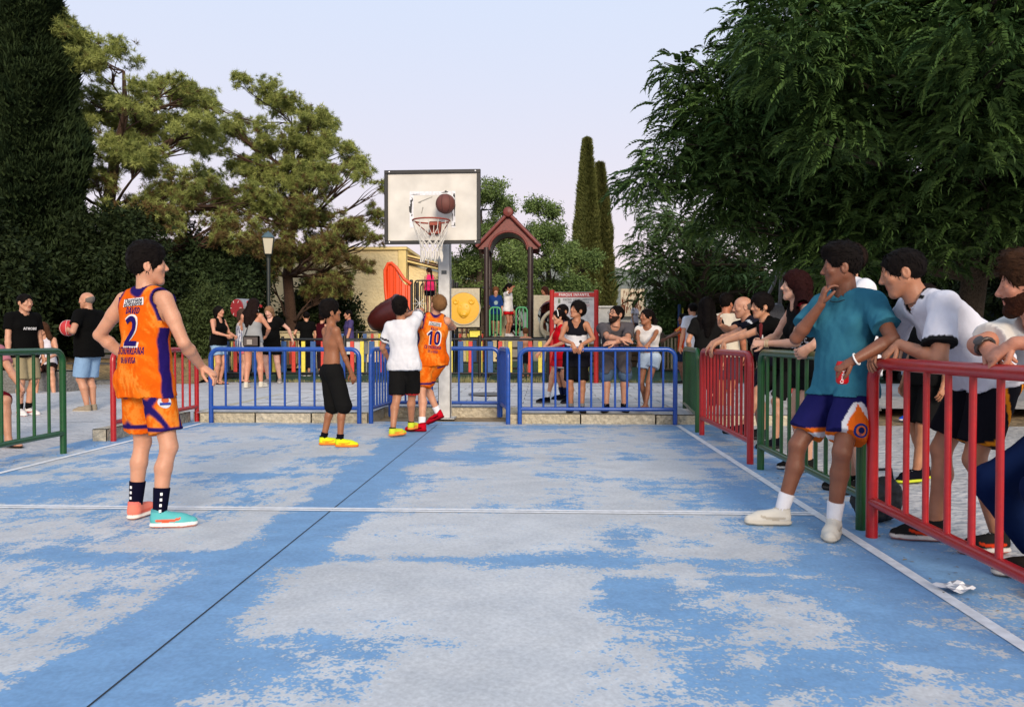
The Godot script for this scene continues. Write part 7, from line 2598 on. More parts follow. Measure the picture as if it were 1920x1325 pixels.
	# right side, beyond the barriers
	person({"label": "woman with long black hair in black shirt, back turned, beyond the red barrier", "pos": Vector3(2.22, 0, -10.5), "yaw": 172, "H": 1.64, "sex": "f", "cell": 0.016, "skin": lightskin, "head": [0.0, 4.0, 0.0], "al": Vector3(0.13, 0.56, 0.1), "top": {"kind": "tee", "col": BLACKC, "hem": 0.06}, "bottom": {"col": srgb(30, 32, 38), "len": 1.7, "leg": 0.02, "name": "trousers"}, "hair": {"style": "long", "col": srgb(14, 11, 11)}})
	person({"label": "man in cream shirt with shaved nape, back turned beside the long haired woman", "pos": Vector3(2.66, 0, -11.3), "yaw": 160, "H": 1.72, "cell": 0.017, "skin": srgb(186, 120, 90), "head": [-24.0, 0.0, 0.0], "top": {"kind": "tee", "col": srgb(204, 196, 180)}, "bottom": {"col": srgb(60, 66, 80), "len": 0.9}, "hair": {"style": "fade", "col": hairb}})
	person({"label": "old bald man in white further back, between other heads", "pos": Vector3(3.42, 0, -14.2), "yaw": 20, "H": 1.70, "cell": 0.022, "skin": srgb(170, 116, 88), "top": {"kind": "tee", "col": srgb(214, 210, 200)}, "bottom": {"col": srgb(80, 84, 90), "len": 1.7, "name": "trousers"}, "hair": {"style": "rim", "col": srgb(150, 146, 140)}})
	person({"label": "bald man with hand at his face leaning on the red barrier", "pos": Vector3(2.42, 0, -8.62), "yaw": -92, "H": 1.70, "cell": 0.0135, "skin": srgb(188, 138, 112), "lean": 44.0, "hz": -0.12, "hip": 0.88, "head": [4.0, 6.0, 0.0],
		"wl": Vector3(1.86, 1.06, -8.52), "pl": Vector3(0.6, -0.3, 0.6), "wr": Vector3(1.93, 1.26, -8.46), "pr": Vector3(-0.6, -1.0, 0.8), "gr": Vector3(0.2, 0.7, 0.2), "nr": Vector3(0.3, 0, -1), "gl": Vector3(-0.2, -0.7, 0.6), "nl": Vector3(0, -0.4, -1), "cr": 0.5,
		"top": {"kind": "tee", "e": 0.018, "colf": func(q: Vector3, _p: Vector3, _s: Dictionary, _e: Dictionary, _n: Vector3) -> Color: return Color(0.7, 0.7, 0.7) if absf(q.x) > 0.15 and absf(q.z - 0.02) < 0.014 else Color(0.012, 0.013, 0.02)}, "bottom": {"col": srgb(40, 42, 50), "len": 0.9}, "hair": {"style": "rim", "col": srgb(90, 80, 74)}, "shoe": {"up": srgb(30, 30, 32), "sole": srgb(60, 60, 60)}})
	person({"label": "boy in black shirt leaning forward over the red barrier", "pos": Vector3(2.42, 0, -7.92), "yaw": -88, "H": 1.66, "w": 0.93, "cell": 0.0125, "skin": srgb(198, 146, 114), "lean": 42.0, "hz": -0.10, "hip": 0.86, "head": [6.0, 2.0, 0.0],
		"wl": Vector3(1.84, 1.06, -8.02), "pl": Vector3(0.9, -0.5, 0.2), "wr": Vector3(1.82, 1.05, -8.22), "pr": Vector3(-0.8, -0.4, 0.3), "gl": Vector3(-0.25, -0.85, 0.35), "nl": Vector3(0, -0.3, -1), "gr": Vector3(0.1, -0.8, 0.5), "nr": Vector3(0, -0.3, -1), "fl": Vector3(0.1, 0, 0.1), "fr": Vector3(-0.1, 0.12, 0.36), "kr": Vector3(0, 0.2, 1),
		"top": {"kind": "tee", "col": srgb(18, 18, 20), "e": 0.016, "fold": 0.022}, "bottom": {"col": srgb(22, 22, 26), "len": 0.9}, "hair": {"style": "bowl", "col": hairb}, "shoe": {"up": srgb(20, 20, 22), "sole": srgb(40, 40, 40)}})
	var wo := person({"label": "woman with long dark red hair in black sleeveless top leaning on the green barrier", "pos": Vector3(2.18, 0, -6.50), "yaw": -86, "H": 1.66, "sex": "f", "w": 1.02, "cell": 0.0115, "skin": srgb(212, 164, 138), "lean": 20.0, "hz": -0.06, "head": [-14.0, -6.0, 0.0],
		"wl": Vector3(1.86, 1.065, -6.50), "pl": Vector3(0.5, -0.6, -0.6), "gl": Vector3(-0.5, 0.0, 0.8), "nl": Vector3(-0.6, -0.4, 0), "cl": 0.6, "wr": Vector3(1.86, 1.07, -6.66), "pr": Vector3(-0.8, -0.5, -0.2), "gr": Vector3(0.6, 0.1, 0.7), "cr": 0.6,
		"top": {"kind": "tank", "e": 0.014, "hem": 0.06, "strap": 0.006, "colf": func(q: Vector3, p: Vector3, S: Dictionary, _e: Dictionary, _n: Vector3) -> Color:
			for sd in ["l", "r"]:
				if p.distance_to(S[sd]) < 0.108 and q.z < 0.03:
					return Color(0.13, 0.006, 0.018)
			return Color(0.010, 0.010, 0.011), "text": [{"s": "VIBES", "size": 0.085, "x": 0.02, "y": 0.10, "side": 1, "col": srgb(226, 226, 228), "ang": 14.0}]},
		"bottom": {"col": srgb(24, 24, 28), "len": 0.5, "leg": 0.03}, "hair": {"style": "wavy", "col": srgb(38, 16, 15)}, "shoe": {"up": srgb(30, 30, 32), "sole": srgb(200, 200, 196)}})
	var hnd: Array = rig[wo].hands.l
	var wrist := MB.new()
	for k in 3:
		var pts := []
		var rr := []
		for i in 15:
			var a := TAU * i / 14.0
			pts.append(hnd[0] - hnd[1] * (0.012 * k) + (hnd[2] * cos(a) * 0.030 + hnd[3] * sin(a) * 0.034))
			rr.append(0.0035)
		wrist.tube(pts, rr, 5, false)
	part("bracelets", wrist.mesh(), mat(srgb(210, 190, 150), 0.4), wo).set_meta("kind", "stuff")
	var fan := thing("hand_fan", "dark red folded fan held by the woman at the green barrier", "fan", Vector3(1.85, 1.15, -6.62), 1.2)
	var fm := MB.new()
	for i in 7:
		var a := -0.55 + i * 0.18
		fm.box(Vector3(sin(a) * 0.06, cos(a) * 0.06 - 0.03, i * 0.002), Vector3(0.022, 0.12, 0.003), Basis(Vector3.BACK, -a))
	part("leaf", fm.mesh(), mat(srgb(120, 22, 30), 0.7), fan)
	var wt := person({"label": "youth in white shirt with a white earbud, behind the youth in teal", "pos": Vector3(2.26, 0, -5.62), "yaw": -84, "H": 1.78, "w": 0.94, "cell": 0.0115, "skin": srgb(206, 156, 130), "lean": 10.0, "head": [-18.0, -8.0, 0.0], "wl": Vector3(1.80, 1.02, -5.30), "pl": Vector3(0.8, -0.4, -0.6), "gl": Vector3(-0.2, -0.6, 0.8), "cl": 0.7,
		"top": {"kind": "tee", "col": srgb(216, 216, 220), "hem": 0.06, "e": 0.018, "fold": 0.022}, "bottom": {"col": srgb(30, 32, 40), "len": 0.95}, "hair": {"style": "short", "col": srgb(34, 24, 20)}, "shoe": {"up": srgb(24, 24, 26), "sole": srgb(60, 60, 60)}})
	var eb := MB.new()
	eb.tube([Vector3(0.086, 0.0, 0.01), Vector3(0.094, -0.006, 0.014), Vector3(0.092, -0.03, 0.02)], [0.008, 0.010, 0.004], 7)
	part("earbud", eb.mesh(), mat(srgb(226, 226, 228), 0.3), wt, rig[wt].hx)
	var badge := func(c: Vector3, y: float) -> bool: return c.y > y
	var teal := person({"label": "youth in teal shirt and navy orange shorts, hand at chin, leaning on barriers", "pos": Vector3(1.72, 0, -4.55), "yaw": -66, "H": 1.69, "w": 0.96, "cell": 0.009, "skin": dark, "hip": 0.835, "hx": 0.0, "hz": -0.05, "lean": 0.0, "twist": 6.0, "head": [-40.0, 2.0, 0.0],
		"fwr": Vector3(1.40, 0, -4.60), "fwl": Vector3(1.63, 0, -4.36), "fyr": -26.0, "fyl": 38.0, "kr": Vector3(0, 0, 1), "wr": Vector3(1.61, 1.30, -4.52), "pr": Vector3(-0.5, -1.0, 0.5), "gr": Vector3(0.15, 0.9, -0.15), "nr": Vector3(0.5, 0, -0.8), "cr": 0.6, "wl": Vector3(1.67, 0.985, -4.20), "pl": Vector3(0.9, -0.4, -0.5), "gl": Vector3(-0.75, -0.45, 0.4), "nl": Vector3(0, -0.6, -0.6), "cl": 0.7,
		"top": {"kind": "tee", "col": srgb(50, 108, 128), "hem": 0.035, "e": 0.02, "flare": 0.024, "fold": 0.026, "sleeve": 0.68, "se": 0.026},
		"bottom": {"len": 0.78, "leg": 0.05, "e": 0.022, "fold": 0.018, "colf": func(q: Vector3, _p: Vector3, _a: Dictionary, _b: Dictionary) -> Color:
			var y := q.y + 0.325
			if q.x * 0.77 + q.z * 0.64 > 0.10 and q.x > 0.03 and y < 0.24:
				var w := 0.075 - maxf(0.0, y - 0.13) * 0.6
				var d := absf(q.z * 0.77 - q.x * 0.64 + 0.05)
				if d < w - 0.014:
					return Color(0.74, 0.13, 0.012)
				if d < w + 0.016:
					return Color(0.72, 0.72, 0.74)
			if y < 0.02:
				return Color(0.74, 0.15, 0.015)
			if y < 0.05:
				return Color(0.72, 0.72, 0.74)
			if y < 0.075:
				return Color(0.74, 0.15, 0.015)
			return Color(0.012, 0.014, 0.085), "text": [{"disc": 0.040, "x": 0.05, "y": -0.235, "side": 1, "ang": 52.0, "col": srgb(30, 50, 120), "name": "round_badge"}, {"disc": 0.028, "x": 0.05, "y": -0.235, "side": 1, "ang": 52.0, "col": srgb(196, 100, 60), "off": 0.003, "name": "round_badge"}, {"disc": 0.017, "x": 0.052, "y": -0.232, "side": 1, "ang": 52.0, "col": srgb(24, 34, 80), "off": 0.005, "name": "round_badge"}]},
		"hair": {"style": "fade", "col": hairb}, "sock": {"col": srgb(222, 222, 226), "h": 0.11}, "shoe": {"up": srgb(206, 202, 190), "sole": srgb(196, 190, 176), "acc": srgb(176, 168, 152), "collar": srgb(190, 184, 170)}})
	var th: Array = rig[teal].hands.l
	var cord := MB.new()
	var JT: Dictionary = rig[teal].joints
	var cp := []
	var cr := []
	for i in 15:
		var a := TAU * i / 14.0
		cp.append(JT.NB + JT.B1 * Vector3(cos(a) * 0.078, 0.012 - 0.05 * maxf(0.0, sin(a)), sin(a) * 0.088 + 0.01))
		cr.append(0.0025)
	cord.tube(cp, cr, 5, false)
	part("neck_cord", cord.mesh(), mat(srgb(20, 20, 22), 0.8), teal)
	var bp := []
	var brr := []
	for i in 15:
		var a := TAU * i / 14.0
		bp.append(th[0] - th[1] * 0.018 + th[2] * cos(a) * 0.031 + th[3] * sin(a) * 0.034)
		brr.append(0.005)
	var bb := MB.new()
	bb.tube(bp, brr, 6, false)
	part("bracelet", bb.mesh(), mat(srgb(216, 216, 214), 0.6), teal)
	# the can in his hand
	var cpos: Vector3 = teal.transform * (th[0] + th[1] * 0.085 + th[2] * 0.034)
	var can := thing("soda_can", "red soda can with white script held by the youth in teal", "can", cpos + Vector3(0, -0.065, 0), deg_to_rad(-20))
	var cm := MB.new()
	cm.lathe([[0.024, 0.0], [0.027, 0.004], [0.033, 0.012], [0.033, 0.108], [0.027, 0.119], [0.027, 0.123]], 24)
	part("body", cm.mesh(), mat(srgb(190, 14, 24), 0.3, 0.3), can)
	var ct := MB.new()
	ct.lathe([[0.027, 0.120], [0.024, 0.119], [0.0, 0.118]], 24)
	part("lid", ct.mesh(), mat(srgb(190, 192, 194), 0.3, 0.9), can)
	var ctm := text_mesh("Coca-Cola", 0.023, 0.002, "Droid Serif", true)
	part("lettering", ctm, mat(srgb(232, 232, 232), 0.5), can, Transform3D(Basis(Vector3.BACK, PI / 2 - 0.15), Vector3(0.004, 0.06, 0.034)))
	# the man in the white shirt with black cuffs
	person({"label": "youth in white shirt with black cuffs leaning over the nearest red barrier", "pos": Vector3(2.22, 0, -4.15), "yaw": -92, "H": 1.76, "w": 0.98, "cell": 0.0105, "skin": srgb(176, 122, 92), "lean": 52.0, "tilt": 14.0, "hz": -0.12, "hip": 0.915, "head": [-18.0, 14.0, 0.0],
		"fl": Vector3(0.10, 0, -0.12), "fr": Vector3(-0.12, 0, 0.10), "wl": Vector3(1.88, 1.075, -4.13), "pl": Vector3(1.0, -0.25, -0.45), "gl": Vector3(-0.35, -0.6, 0.55), "nl": Vector3(0, -0.6, -0.7), "wr": Vector3(1.84, 1.07, -4.28), "pr": Vector3(-0.9, -0.3, -0.3), "gr": Vector3(0.25, -0.75, 0.5), "nr": Vector3(0, -0.5, -0.8), "cl": 0.4,
		"top": {"kind": "tee", "hem": 0.03, "e": 0.018, "flare": 0.03, "fold": 0.03, "sleeve": 0.74, "se": 0.026, "neck": 0.066, "colf": func(q: Vector3, p: Vector3, S: Dictionary, E: Dictionary, NB: Vector3) -> Color:
			for sd in ["l", "r"]:
				var t: float = (p - S[sd]).dot(E[sd] - S[sd]) / (E[sd] - S[sd]).length_squared()
				if t > 0.66 and (p - S[sd].lerp(E[sd], t)).length() < 0.10:
					return Color(0.012, 0.012, 0.014)
			if p.distance_to(NB + Vector3(0, 0.01, 0)) < 0.088:
				return Color(0.012, 0.012, 0.014)
			if absf(q.z + 0.005) < 0.012 and q.y > 0.3 and absf(q.x) < 0.115:
				return Color(0.012, 0.012, 0.014)
			return Color(0.64, 0.64, 0.70), "text": [{"s": "~", "size": 0.09, "x": 0.10, "y": 0.225, "side": 1, "col": srgb(20, 20, 22), "ang": 30.0, "name": "chest_mark"}]},
		"bottom": {"len": 0.82, "leg": 0.045, "e": 0.022, "colf": func(q: Vector3, _p: Vector3, _a: Dictionary, _b: Dictionary) -> Color: return Color(0.72, 0.24, 0.015) if (absf(q.z - 0.03) < 0.012 and q.x > 0.09) or (q.y < -0.30 and q.y > -0.322 and q.z > 0.03) or (absf(q.z + 0.07) < 0.01 and q.x > 0.08) else Color(0.01, 0.01, 0.012)},
		"hair": {"style": "short", "col": hairb}, "shoe": {"up": srgb(34, 34, 38), "sole": srgb(200, 196, 190), "acc": srgb(200, 60, 30)}})
	person({"label": "person in black behind the youth with black cuffs, mostly hidden", "pos": Vector3(3.0, 0, -6.1), "yaw": -80, "H": 1.52, "cell": 0.016, "skin": tan, "head": [0.0, 6.0, 0.0], "fl": Vector3(0.06, 0, 0.15), "top": {"kind": "tee", "col": BLACKC}, "bottom": {"col": BLACKC, "len": 0.95}, "shoe": {"up": srgb(20, 20, 22), "sole": srgb(190, 200, 60)}})
	person({"label": "person in pale shorts and blue shoes beyond the red barriers", "pos": Vector3(5.0, 0, -10.5), "yaw": -70, "H": 1.6, "sex": "f", "cell": 0.018, "skin": lightskin, "top": {"kind": "tee", "col": srgb(60, 64, 74)}, "bottom": {"col": srgb(150, 170, 196), "len": 0.6}, "hair": {"style": "bob", "col": hairbr}, "shoe": {"up": srgb(30, 80, 190), "sole": srgb(220, 220, 220)}})
	# the bearded man sitting at the right edge
	var rb := person({"label": "bearded man in white shirt and jeans with arms on the barrier, right edge", "pos": Vector3(2.34, 0, -3.48), "yaw": -84, "H": 1.78, "w": 1.04, "cell": 0.0105, "skin": srgb(186, 126, 100), "hip": 0.71, "hz": -0.10, "lean": 40.0, "head": [-30.0, 4.0, 0.0], "look": 0.0,
		"fl": Vector3(0.14, 0, 0.10), "fr": Vector3(-0.16, 0, 0.02), "kl": Vector3(0.2, 0.6, 1), "kr": Vector3(-0.2, 0.6, 1), "wr": Vector3(1.84, 1.065, -3.26), "pr": Vector3(-0.9, -0.3, 0.7), "gr": Vector3(0.8, -0.35, 0.1), "nr": Vector3(0, -0.6, -0.7), "cr": 0.4, "wl": Vector3(1.87, 1.085, -3.12), "pl": Vector3(1.0, -0.2, 0.3), "gl": Vector3(-0.6, -0.5, 0.4), "nl": Vector3(0, -0.6, -0.7), "cl": 0.4,
		"top": {"kind": "tee", "col": srgb(206, 204, 198), "hem": 0.03, "e": 0.02, "fold": 0.026, "sleeve": 0.72, "se": 0.024}, "bottom": {"col": srgb(18, 30, 66), "len": 1.85, "leg": 0.022, "fold": 0.014, "name": "jeans"}, "hair": {"style": "quiff", "col": srgb(52, 34, 22)}, "beard": srgb(48, 26, 17), "shoe": {"up": srgb(50, 44, 40), "sole": srgb(190, 186, 180)}})
	var rh: Array = rig[rb].hands.r
	var wm := MB.new()
	var wp := []
	var wr := []
	for i in 15:
		var a := TAU * i / 14.0
		wp.append(rh[0] - rh[1] * 0.016 + rh[2] * cos(a) * 0.033 + rh[3] * sin(a) * 0.036)
		wr.append(0.009)
	wm.tube(wp, wr, 6, false)
	wm.lathe([[0.021, 0.0], [0.022, 0.008], [0.0, 0.009]], 16, Transform3D(Basis(rh[1], -rh[2], rh[1].cross(-rh[2])), rh[0] - rh[1] * 0.016 - rh[2] * 0.036))
	part("wrist_watch", wm.mesh(), mat(srgb(70, 62, 58), 0.35, 0.5), rb)
	var st := thing("stool", "dark stool under the bearded man at the right edge", "stool", Vector3(2.48, 0, -3.48))
	part("seat", boxm(Vector3(0.36, 0.04, 0.36), 0.01), black_mat(), st, at(Vector3(0, 0.58, 0)))
	for x in [-0.14, 0.14]:
		for z in [-0.14, 0.14]:
			part("leg", pipe([Vector3(x * 1.15, 0, z * 1.15), Vector3(x, 0.56, z)], 0.013), black_mat(), st)
	# black bag on the ground behind the barriers
	var bag := thing("black_bag", "black bag on the ground behind the red barrier's end post", "bag", Vector3(2.02, 0, -4.72), 0.4)
	var bf := Fld.new(Vector3(-0.22, -0.02, -0.16), Vector3(0.22, 0.34, 0.16), 0.016)
	bf.ell(Vector3(0, 0.12, 0), Vector3(0.17, 0.13, 0.11), 0.02)
	bf.ell(Vector3(0.05, 0.18, 0.02), Vector3(0.10, 0.09, 0.08), 0.04)
	bf.cut(Vector3.ZERO, Vector3.DOWN)
	bf.rough(noise(14.0, 4, 2), 0.02)
	var bmb := MB.new()
	bf.build(bmb)
	part("bag_body", bmb.mesh(), mat(srgb(20, 20, 22), 0.7), bag)
	part("strap", pipe([Vector3(-0.1, 0.2, 0), Vector3(-0.04, 0.32, 0.04), Vector3(0.06, 0.32, 0.05), Vector3(0.1, 0.22, 0.03)], 0.01), mat(srgb(26, 26, 28), 0.8), bag)
	# left side
	person({"label": "man in black shirt and khaki shorts facing right at the left edge", "pos": Vector3(-7.5, 0, -10.8), "yaw": 62, "H": 1.74, "cell": 0.0145, "skin": srgb(200, 150, 122), "head": [10.0, 4.0, 0.0], "al": Vector3(0.14, 0.47, 0.03), "ar": Vector3(-0.14, 0.50, 0.04),
		"top": {"kind": "tee", "col": srgb(16, 16, 18), "hem": 0.05, "e": 0.018, "text": [{"s": "ATROBE", "size": 0.05, "x": 0.04, "y": 0.20, "side": 1, "col": srgb(220, 220, 222), "ang": -8.0}]}, "bottom": {"col": srgb(150, 138, 108), "len": 0.92, "leg": 0.045}, "hair": {"style": "short", "col": hairb}, "sock": {"col": srgb(24, 24, 28), "h": 0.1}, "shoe": {"up": srgb(214, 210, 206), "sole": srgb(220, 220, 220), "acc": srgb(180, 40, 40)}})
	person({"label": "bald man in black polo and pale denim shorts holding a red ball", "pos": Vector3(-6.84, 0, -11.3), "yaw": -104, "H": 1.80, "w": 1.06, "belly": 0.03, "cell": 0.0145, "skin": srgb(196, 144, 116), "head": [14.0, 0.0, 0.0], "hh": 0.13,
		"wl": Vector3(-7.02, 1.23, -11.14), "pl": Vector3(0.6, -0.8, -0.3), "gl": Vector3(-0.2, 0.25, 1), "nl": Vector3(-1, 0, 0), "cl": 0.25, "wr": Vector3(-7.04, 1.22, -11.42), "pr": Vector3(-0.6, -0.8, -0.3), "gr": Vector3(0.2, 0.25, 1), "nr": Vector3(1, 0, 0), "cr": 0.25,
		"top": {"kind": "polo", "col": srgb(14, 14, 16), "hem": 0.07, "e": 0.022, "flare": 0.024}, "bottom": {"col": srgb(132, 164, 198), "len": 0.92, "leg": 0.046}, "hair": {"style": "rim", "col": srgb(110, 104, 98)}, "shoe": {"up": srgb(150, 138, 120), "sole": srgb(186, 178, 164)}})
	basketball(Vector3(-7.14, 1.27, -11.27), 0.118, "red and white ball held by the bald man", srgb(176, 24, 34), srgb(196, 44, 50), srgb(226, 226, 224), 0.3)
	person({"label": "woman sitting on the kerb between two standing men at the left", "pos": Vector3(-9.3, 0.10, -14.0), "yaw": 18, "H": 1.66, "sex": "f", "cell": 0.018, "skin": lightskin, "hip": 0.53, "lean": 16.0, "head": [-30.0, 6.0, 0.0], "fl": Vector3(0.24, -0.08, 0.42), "fr": Vector3(-0.05, -0.08, 0.44), "kl": Vector3(0, 1, 0.4), "kr": Vector3(0, 1, 0.4), "al": Vector3(0.1, 0.40, 0.24), "ar": Vector3(-0.08, 0.40, 0.24), "top": {"kind": "tank", "col": srgb(206, 202, 210), "hem": 0.02}, "bottom": {"col": srgb(34, 28, 28), "len": 0.6, "leg": 0.03}, "hair": {"style": "long", "col": srgb(70, 46, 32)}, "shoe": {"up": srgb(200, 190, 176), "sole": srgb(190, 180, 166)}})
	var low := thing("low_wall", "low concrete seat wall under the sitting woman at the left", "wall", Vector3(-9.4, 0, -14.15), deg_to_rad(-18))
	part("block", boxm(Vector3(1.6, 0.52, 0.36), 0.02), mottled(srgb(96, 96, 94), srgb(128, 128, 126), 0.05, 82, 1.0, 0.9, 0.9), low, at(Vector3(-0.2, 0.26, -0.05)))
	person({"label": "seated onlooker in maroon shorts cut by the left edge", "pos": Vector3(-5.82, 0, -7.72), "yaw": 60, "H": 1.66, "cell": 0.0145, "skin": srgb(190, 140, 112), "hip": 0.52, "hz": -0.1, "lean": 18.0, "fl": Vector3(0.1, 0, 0.36), "fr": Vector3(-0.12, 0, 0.2), "kl": Vector3(0, 1, 0.5), "kr": Vector3(0, 1, 0.5), "al": Vector3(0.12, 0.36, 0.24), "ar": Vector3(-0.12, 0.36, 0.24), "top": {"kind": "tee", "col": srgb(170, 110, 120)}, "bottom": {"col": srgb(90, 18, 30), "len": 0.95}, "shoe": {"bare": true, "up": srgb(40, 34, 32)}})
	var bx := thing("stool", "low stool under the seated onlooker at the left edge", "stool", Vector3(-5.92, 0, -7.78))
	part("seat", boxm(Vector3(0.36, 0.04, 0.36), 0.01), black_mat(), bx, at(Vector3(0, 0.40, 0)))
	for x in [-0.14, 0.14]:
		for z in [-0.14, 0.14]:
			part("leg", pipe([Vector3(x * 1.15, 0, z * 1.15), Vector3(x, 0.38, z)], 0.013), black_mat(), bx)
	# women by the playground fence
	person({"label": "woman in black tank top and denim shorts, smiling to the right", "pos": Vector3(-7.0, 0.13, -16.3), "yaw": 70, "H": 1.67, "sex": "f", "w": 1.08, "belly": 0.02, "cell": 0.019, "skin": srgb(204, 148, 120), "head": [6.0, 0.0, 0.0], "ar": Vector3(-0.06, 0.63, 0.18), "al": Vector3(0.08, 0.62, 0.2), "pr": Vector3(-1, -0.6, -0.4), "top": {"kind": "tank", "col": srgb(16, 16, 18), "hem": 0.03, "scoop": 0.08, "strap": 0.01}, "bottom": {"col": srgb(136, 166, 196), "len": 0.6, "leg": 0.035}, "hair": {"style": "bob", "col": hairb}, "shoe": {"bare": true, "up": srgb(30, 26, 24)}})
	person({"label": "woman in blue and white striped top with grey hairband by the fence", "pos": Vector3(-6.75, 0.13, -16.95), "yaw": 120, "H": 1.64, "sex": "f", "w": 1.06, "cell": 0.019, "skin": srgb(210, 160, 134), "head": [-10.0, 6.0, 0.0], "ar": Vector3(-0.1, 0.6, 0.2), "al": Vector3(0.1, 0.6, 0.2), "top": {"kind": "cami", "hem": 0.05, "e": 0.02, "cut": 0.06, "strapcol": srgb(220, 214, 216), "colf": func(q: Vector3, _p: Vector3, _s: Dictionary, _e: Dictionary, _n: Vector3) -> Color: return Color(0.7, 0.7, 0.74) if sin(atan2(q.x, q.z) * 22.0) > 0.0 else Color(0.02, 0.04, 0.14)}, "bottom": {"col": srgb(206, 110, 124), "len": 0.5, "leg": 0.03}, "hair": {"style": "bob", "col": srgb(70, 54, 46)}, "shoe": {"bare": true, "up": srgb(30, 26, 24)}})
	var cw := person({"label": "woman in grey strappy top and white shorts with a patterned bag, back turned", "pos": Vector3(-5.84, 0.13, -15.2), "yaw": 176, "H": 1.76, "sex": "f", "w": 1.12, "cell": 0.018, "skin": srgb(204, 146, 118), "head": [-20.0, 10.0, 0.0], "ar": Vector3(-0.10, 0.60, 0.16), "al": Vector3(0.08, 0.60, 0.18), "pr": Vector3(-1, -0.3, -0.4), "pl": Vector3(1, -0.3, -0.4), "fl": Vector3(0.1, 0, -0.06), "fr": Vector3(-0.14, 0, 0.12), "top": {"kind": "cami", "col": srgb(150, 152, 154), "hem": 0.02, "strapcol": srgb(226, 220, 216), "cut": 0.02, "slant": 0.1}, "bottom": {"col": srgb(206, 202, 196), "len": 0.42, "leg": 0.03, "waist": 0.06}, "hair": {"style": "wavy", "col": srgb(30, 20, 18)}, "shoe": {"up": srgb(206, 200, 184), "sole": srgb(214, 210, 200)}})
	var cj: Dictionary = rig[cw].joints
	var bg := thing("shoulder_bag", "dark patterned shoulder bag on the back of the woman in grey", "bag", cw.transform * Vector3(-0.10, 0.93, -0.24), deg_to_rad(176))
	part("bag_body", boxm(Vector3(0.34, 0.22, 0.09), 0.025), mottled(srgb(44, 34, 34), srgb(96, 84, 80), 0.2, 83, 5.0, 0.7), bg, at(Vector3(0, 0, 0)))
	part("emblem", boxm(Vector3(0.12, 0.11, 0.012), 0.004), mottled(srgb(120, 110, 100), srgb(170, 160, 150), 0.3, 84, 8.0, 0.7), bg, at(Vector3(0.02, -0.01, -0.05)))
	var inv2: Transform3D = bg.transform.affine_inverse() * cw.transform
	part("strap", pipe([Vector3(0.15, 0.09, 0.0), inv2 * (cj.W + cj.B1 * Vector3(0.03, 0.12, -0.15)), inv2 * (cj.NB + cj.B1 * Vector3(0.09, -0.02, -0.075)), inv2 * (cj.NB + cj.B1 * Vector3(0.10, 0.05, 0.0)), inv2 * (cj.NB + cj.B1 * Vector3(0.08, -0.04, 0.09))], 0.009, 6), mat(srgb(34, 28, 26), 0.7), bg)
	var bd := person({"label": "blonde woman in black dress reading her phone beside the fence", "pos": Vector3(-6.02, 0.13, -16.75), "yaw": 4, "H": 1.70, "sex": "f", "w": 1.12, "belly": 0.03, "cell": 0.018, "skin": srgb(222, 176, 156), "head": [-8.0, 24.0, 0.0], "ar": Vector3(-0.12, 0.60, 0.17), "pr": Vector3(-1, -0.5, -0.4), "gr": Vector3(0.4, 0.3, 0.8), "nr": Vector3(0, 1, -0.3), "wl": Vector3(-5.62, 1.10, -17.0), "pl": Vector3(1, 0.2, -0.2), "fl": Vector3(0.18, 0.0, -0.06), "fr": Vector3(-0.06, 0, 0.04), "top": {"kind": "tee", "col": srgb(14, 14, 16), "hem": 0.16, "e": 0.024, "flare": 0.03, "sleeve": 0.45, "scoop": 0.08, "name": "dress"}, "bottom": {"col": srgb(14, 14, 16), "len": 0.42, "leg": 0.03}, "hair": {"style": "bob", "col": srgb(130, 100, 74)}, "shoe": {"up": srgb(150, 140, 130), "sole": srgb(214, 210, 204)}})
	var ph: Array = rig[bd].hands.r
	var phone := thing("phone", "phone in the hand of the woman in the black dress", "phone", bd.transform * (ph[0] + ph[1] * 0.09 + ph[2] * 0.02), 0.3)
	part("case", boxm(Vector3(0.075, 0.012, 0.15), 0.004), mat(srgb(40, 42, 48), 0.3), phone)
	part("screen", boxm(Vector3(0.066, 0.002, 0.138)), mat(srgb(20, 22, 28), 0.1), phone, at(Vector3(0, 0.0075, 0)))
	person({"label": "man in black shirt at the white table, back turned", "pos": Vector3(-6.2, 0.13, -19.9), "yaw": 200, "H": 1.68, "cell": 0.024, "skin": lightskin, "lean": 8.0, "al": Vector3(0.15, 0.6, 0.12), "top": {"kind": "tee", "col": srgb(14, 14, 16)}, "bottom": {"col": srgb(24, 26, 34), "len": 1.7, "name": "trousers"}, "hair": {"style": "short", "col": hairb}})
	person({"label": "woman with hair bun in maroon top and white bag, back turned", "pos": Vector3(-5.82, 0.13, -20.0), "yaw": 165, "H": 1.62, "sex": "f", "cell": 0.024, "skin": lightskin, "top": {"kind": "tank", "col": srgb(60, 20, 28), "hem": 0.03}, "bottom": {"col": srgb(40, 30, 36), "len": 1.7, "name": "trousers"}, "hair": {"style": "bun", "col": srgb(34, 22, 20)}})
	person({"label": "man in purple blue shirt standing right of the shirtless boy's head", "pos": Vector3(-5.35, 0.13, -21.0), "yaw": -60, "H": 1.76, "cell": 0.024, "skin": srgb(190, 136, 108), "al": Vector3(0.16, 0.5, 0.1), "top": {"kind": "tee", "col": srgb(74, 66, 110)}, "bottom": {"col": srgb(26, 26, 34), "len": 1.7, "name": "trousers"}, "hair": {"style": "short", "col": hairb}})
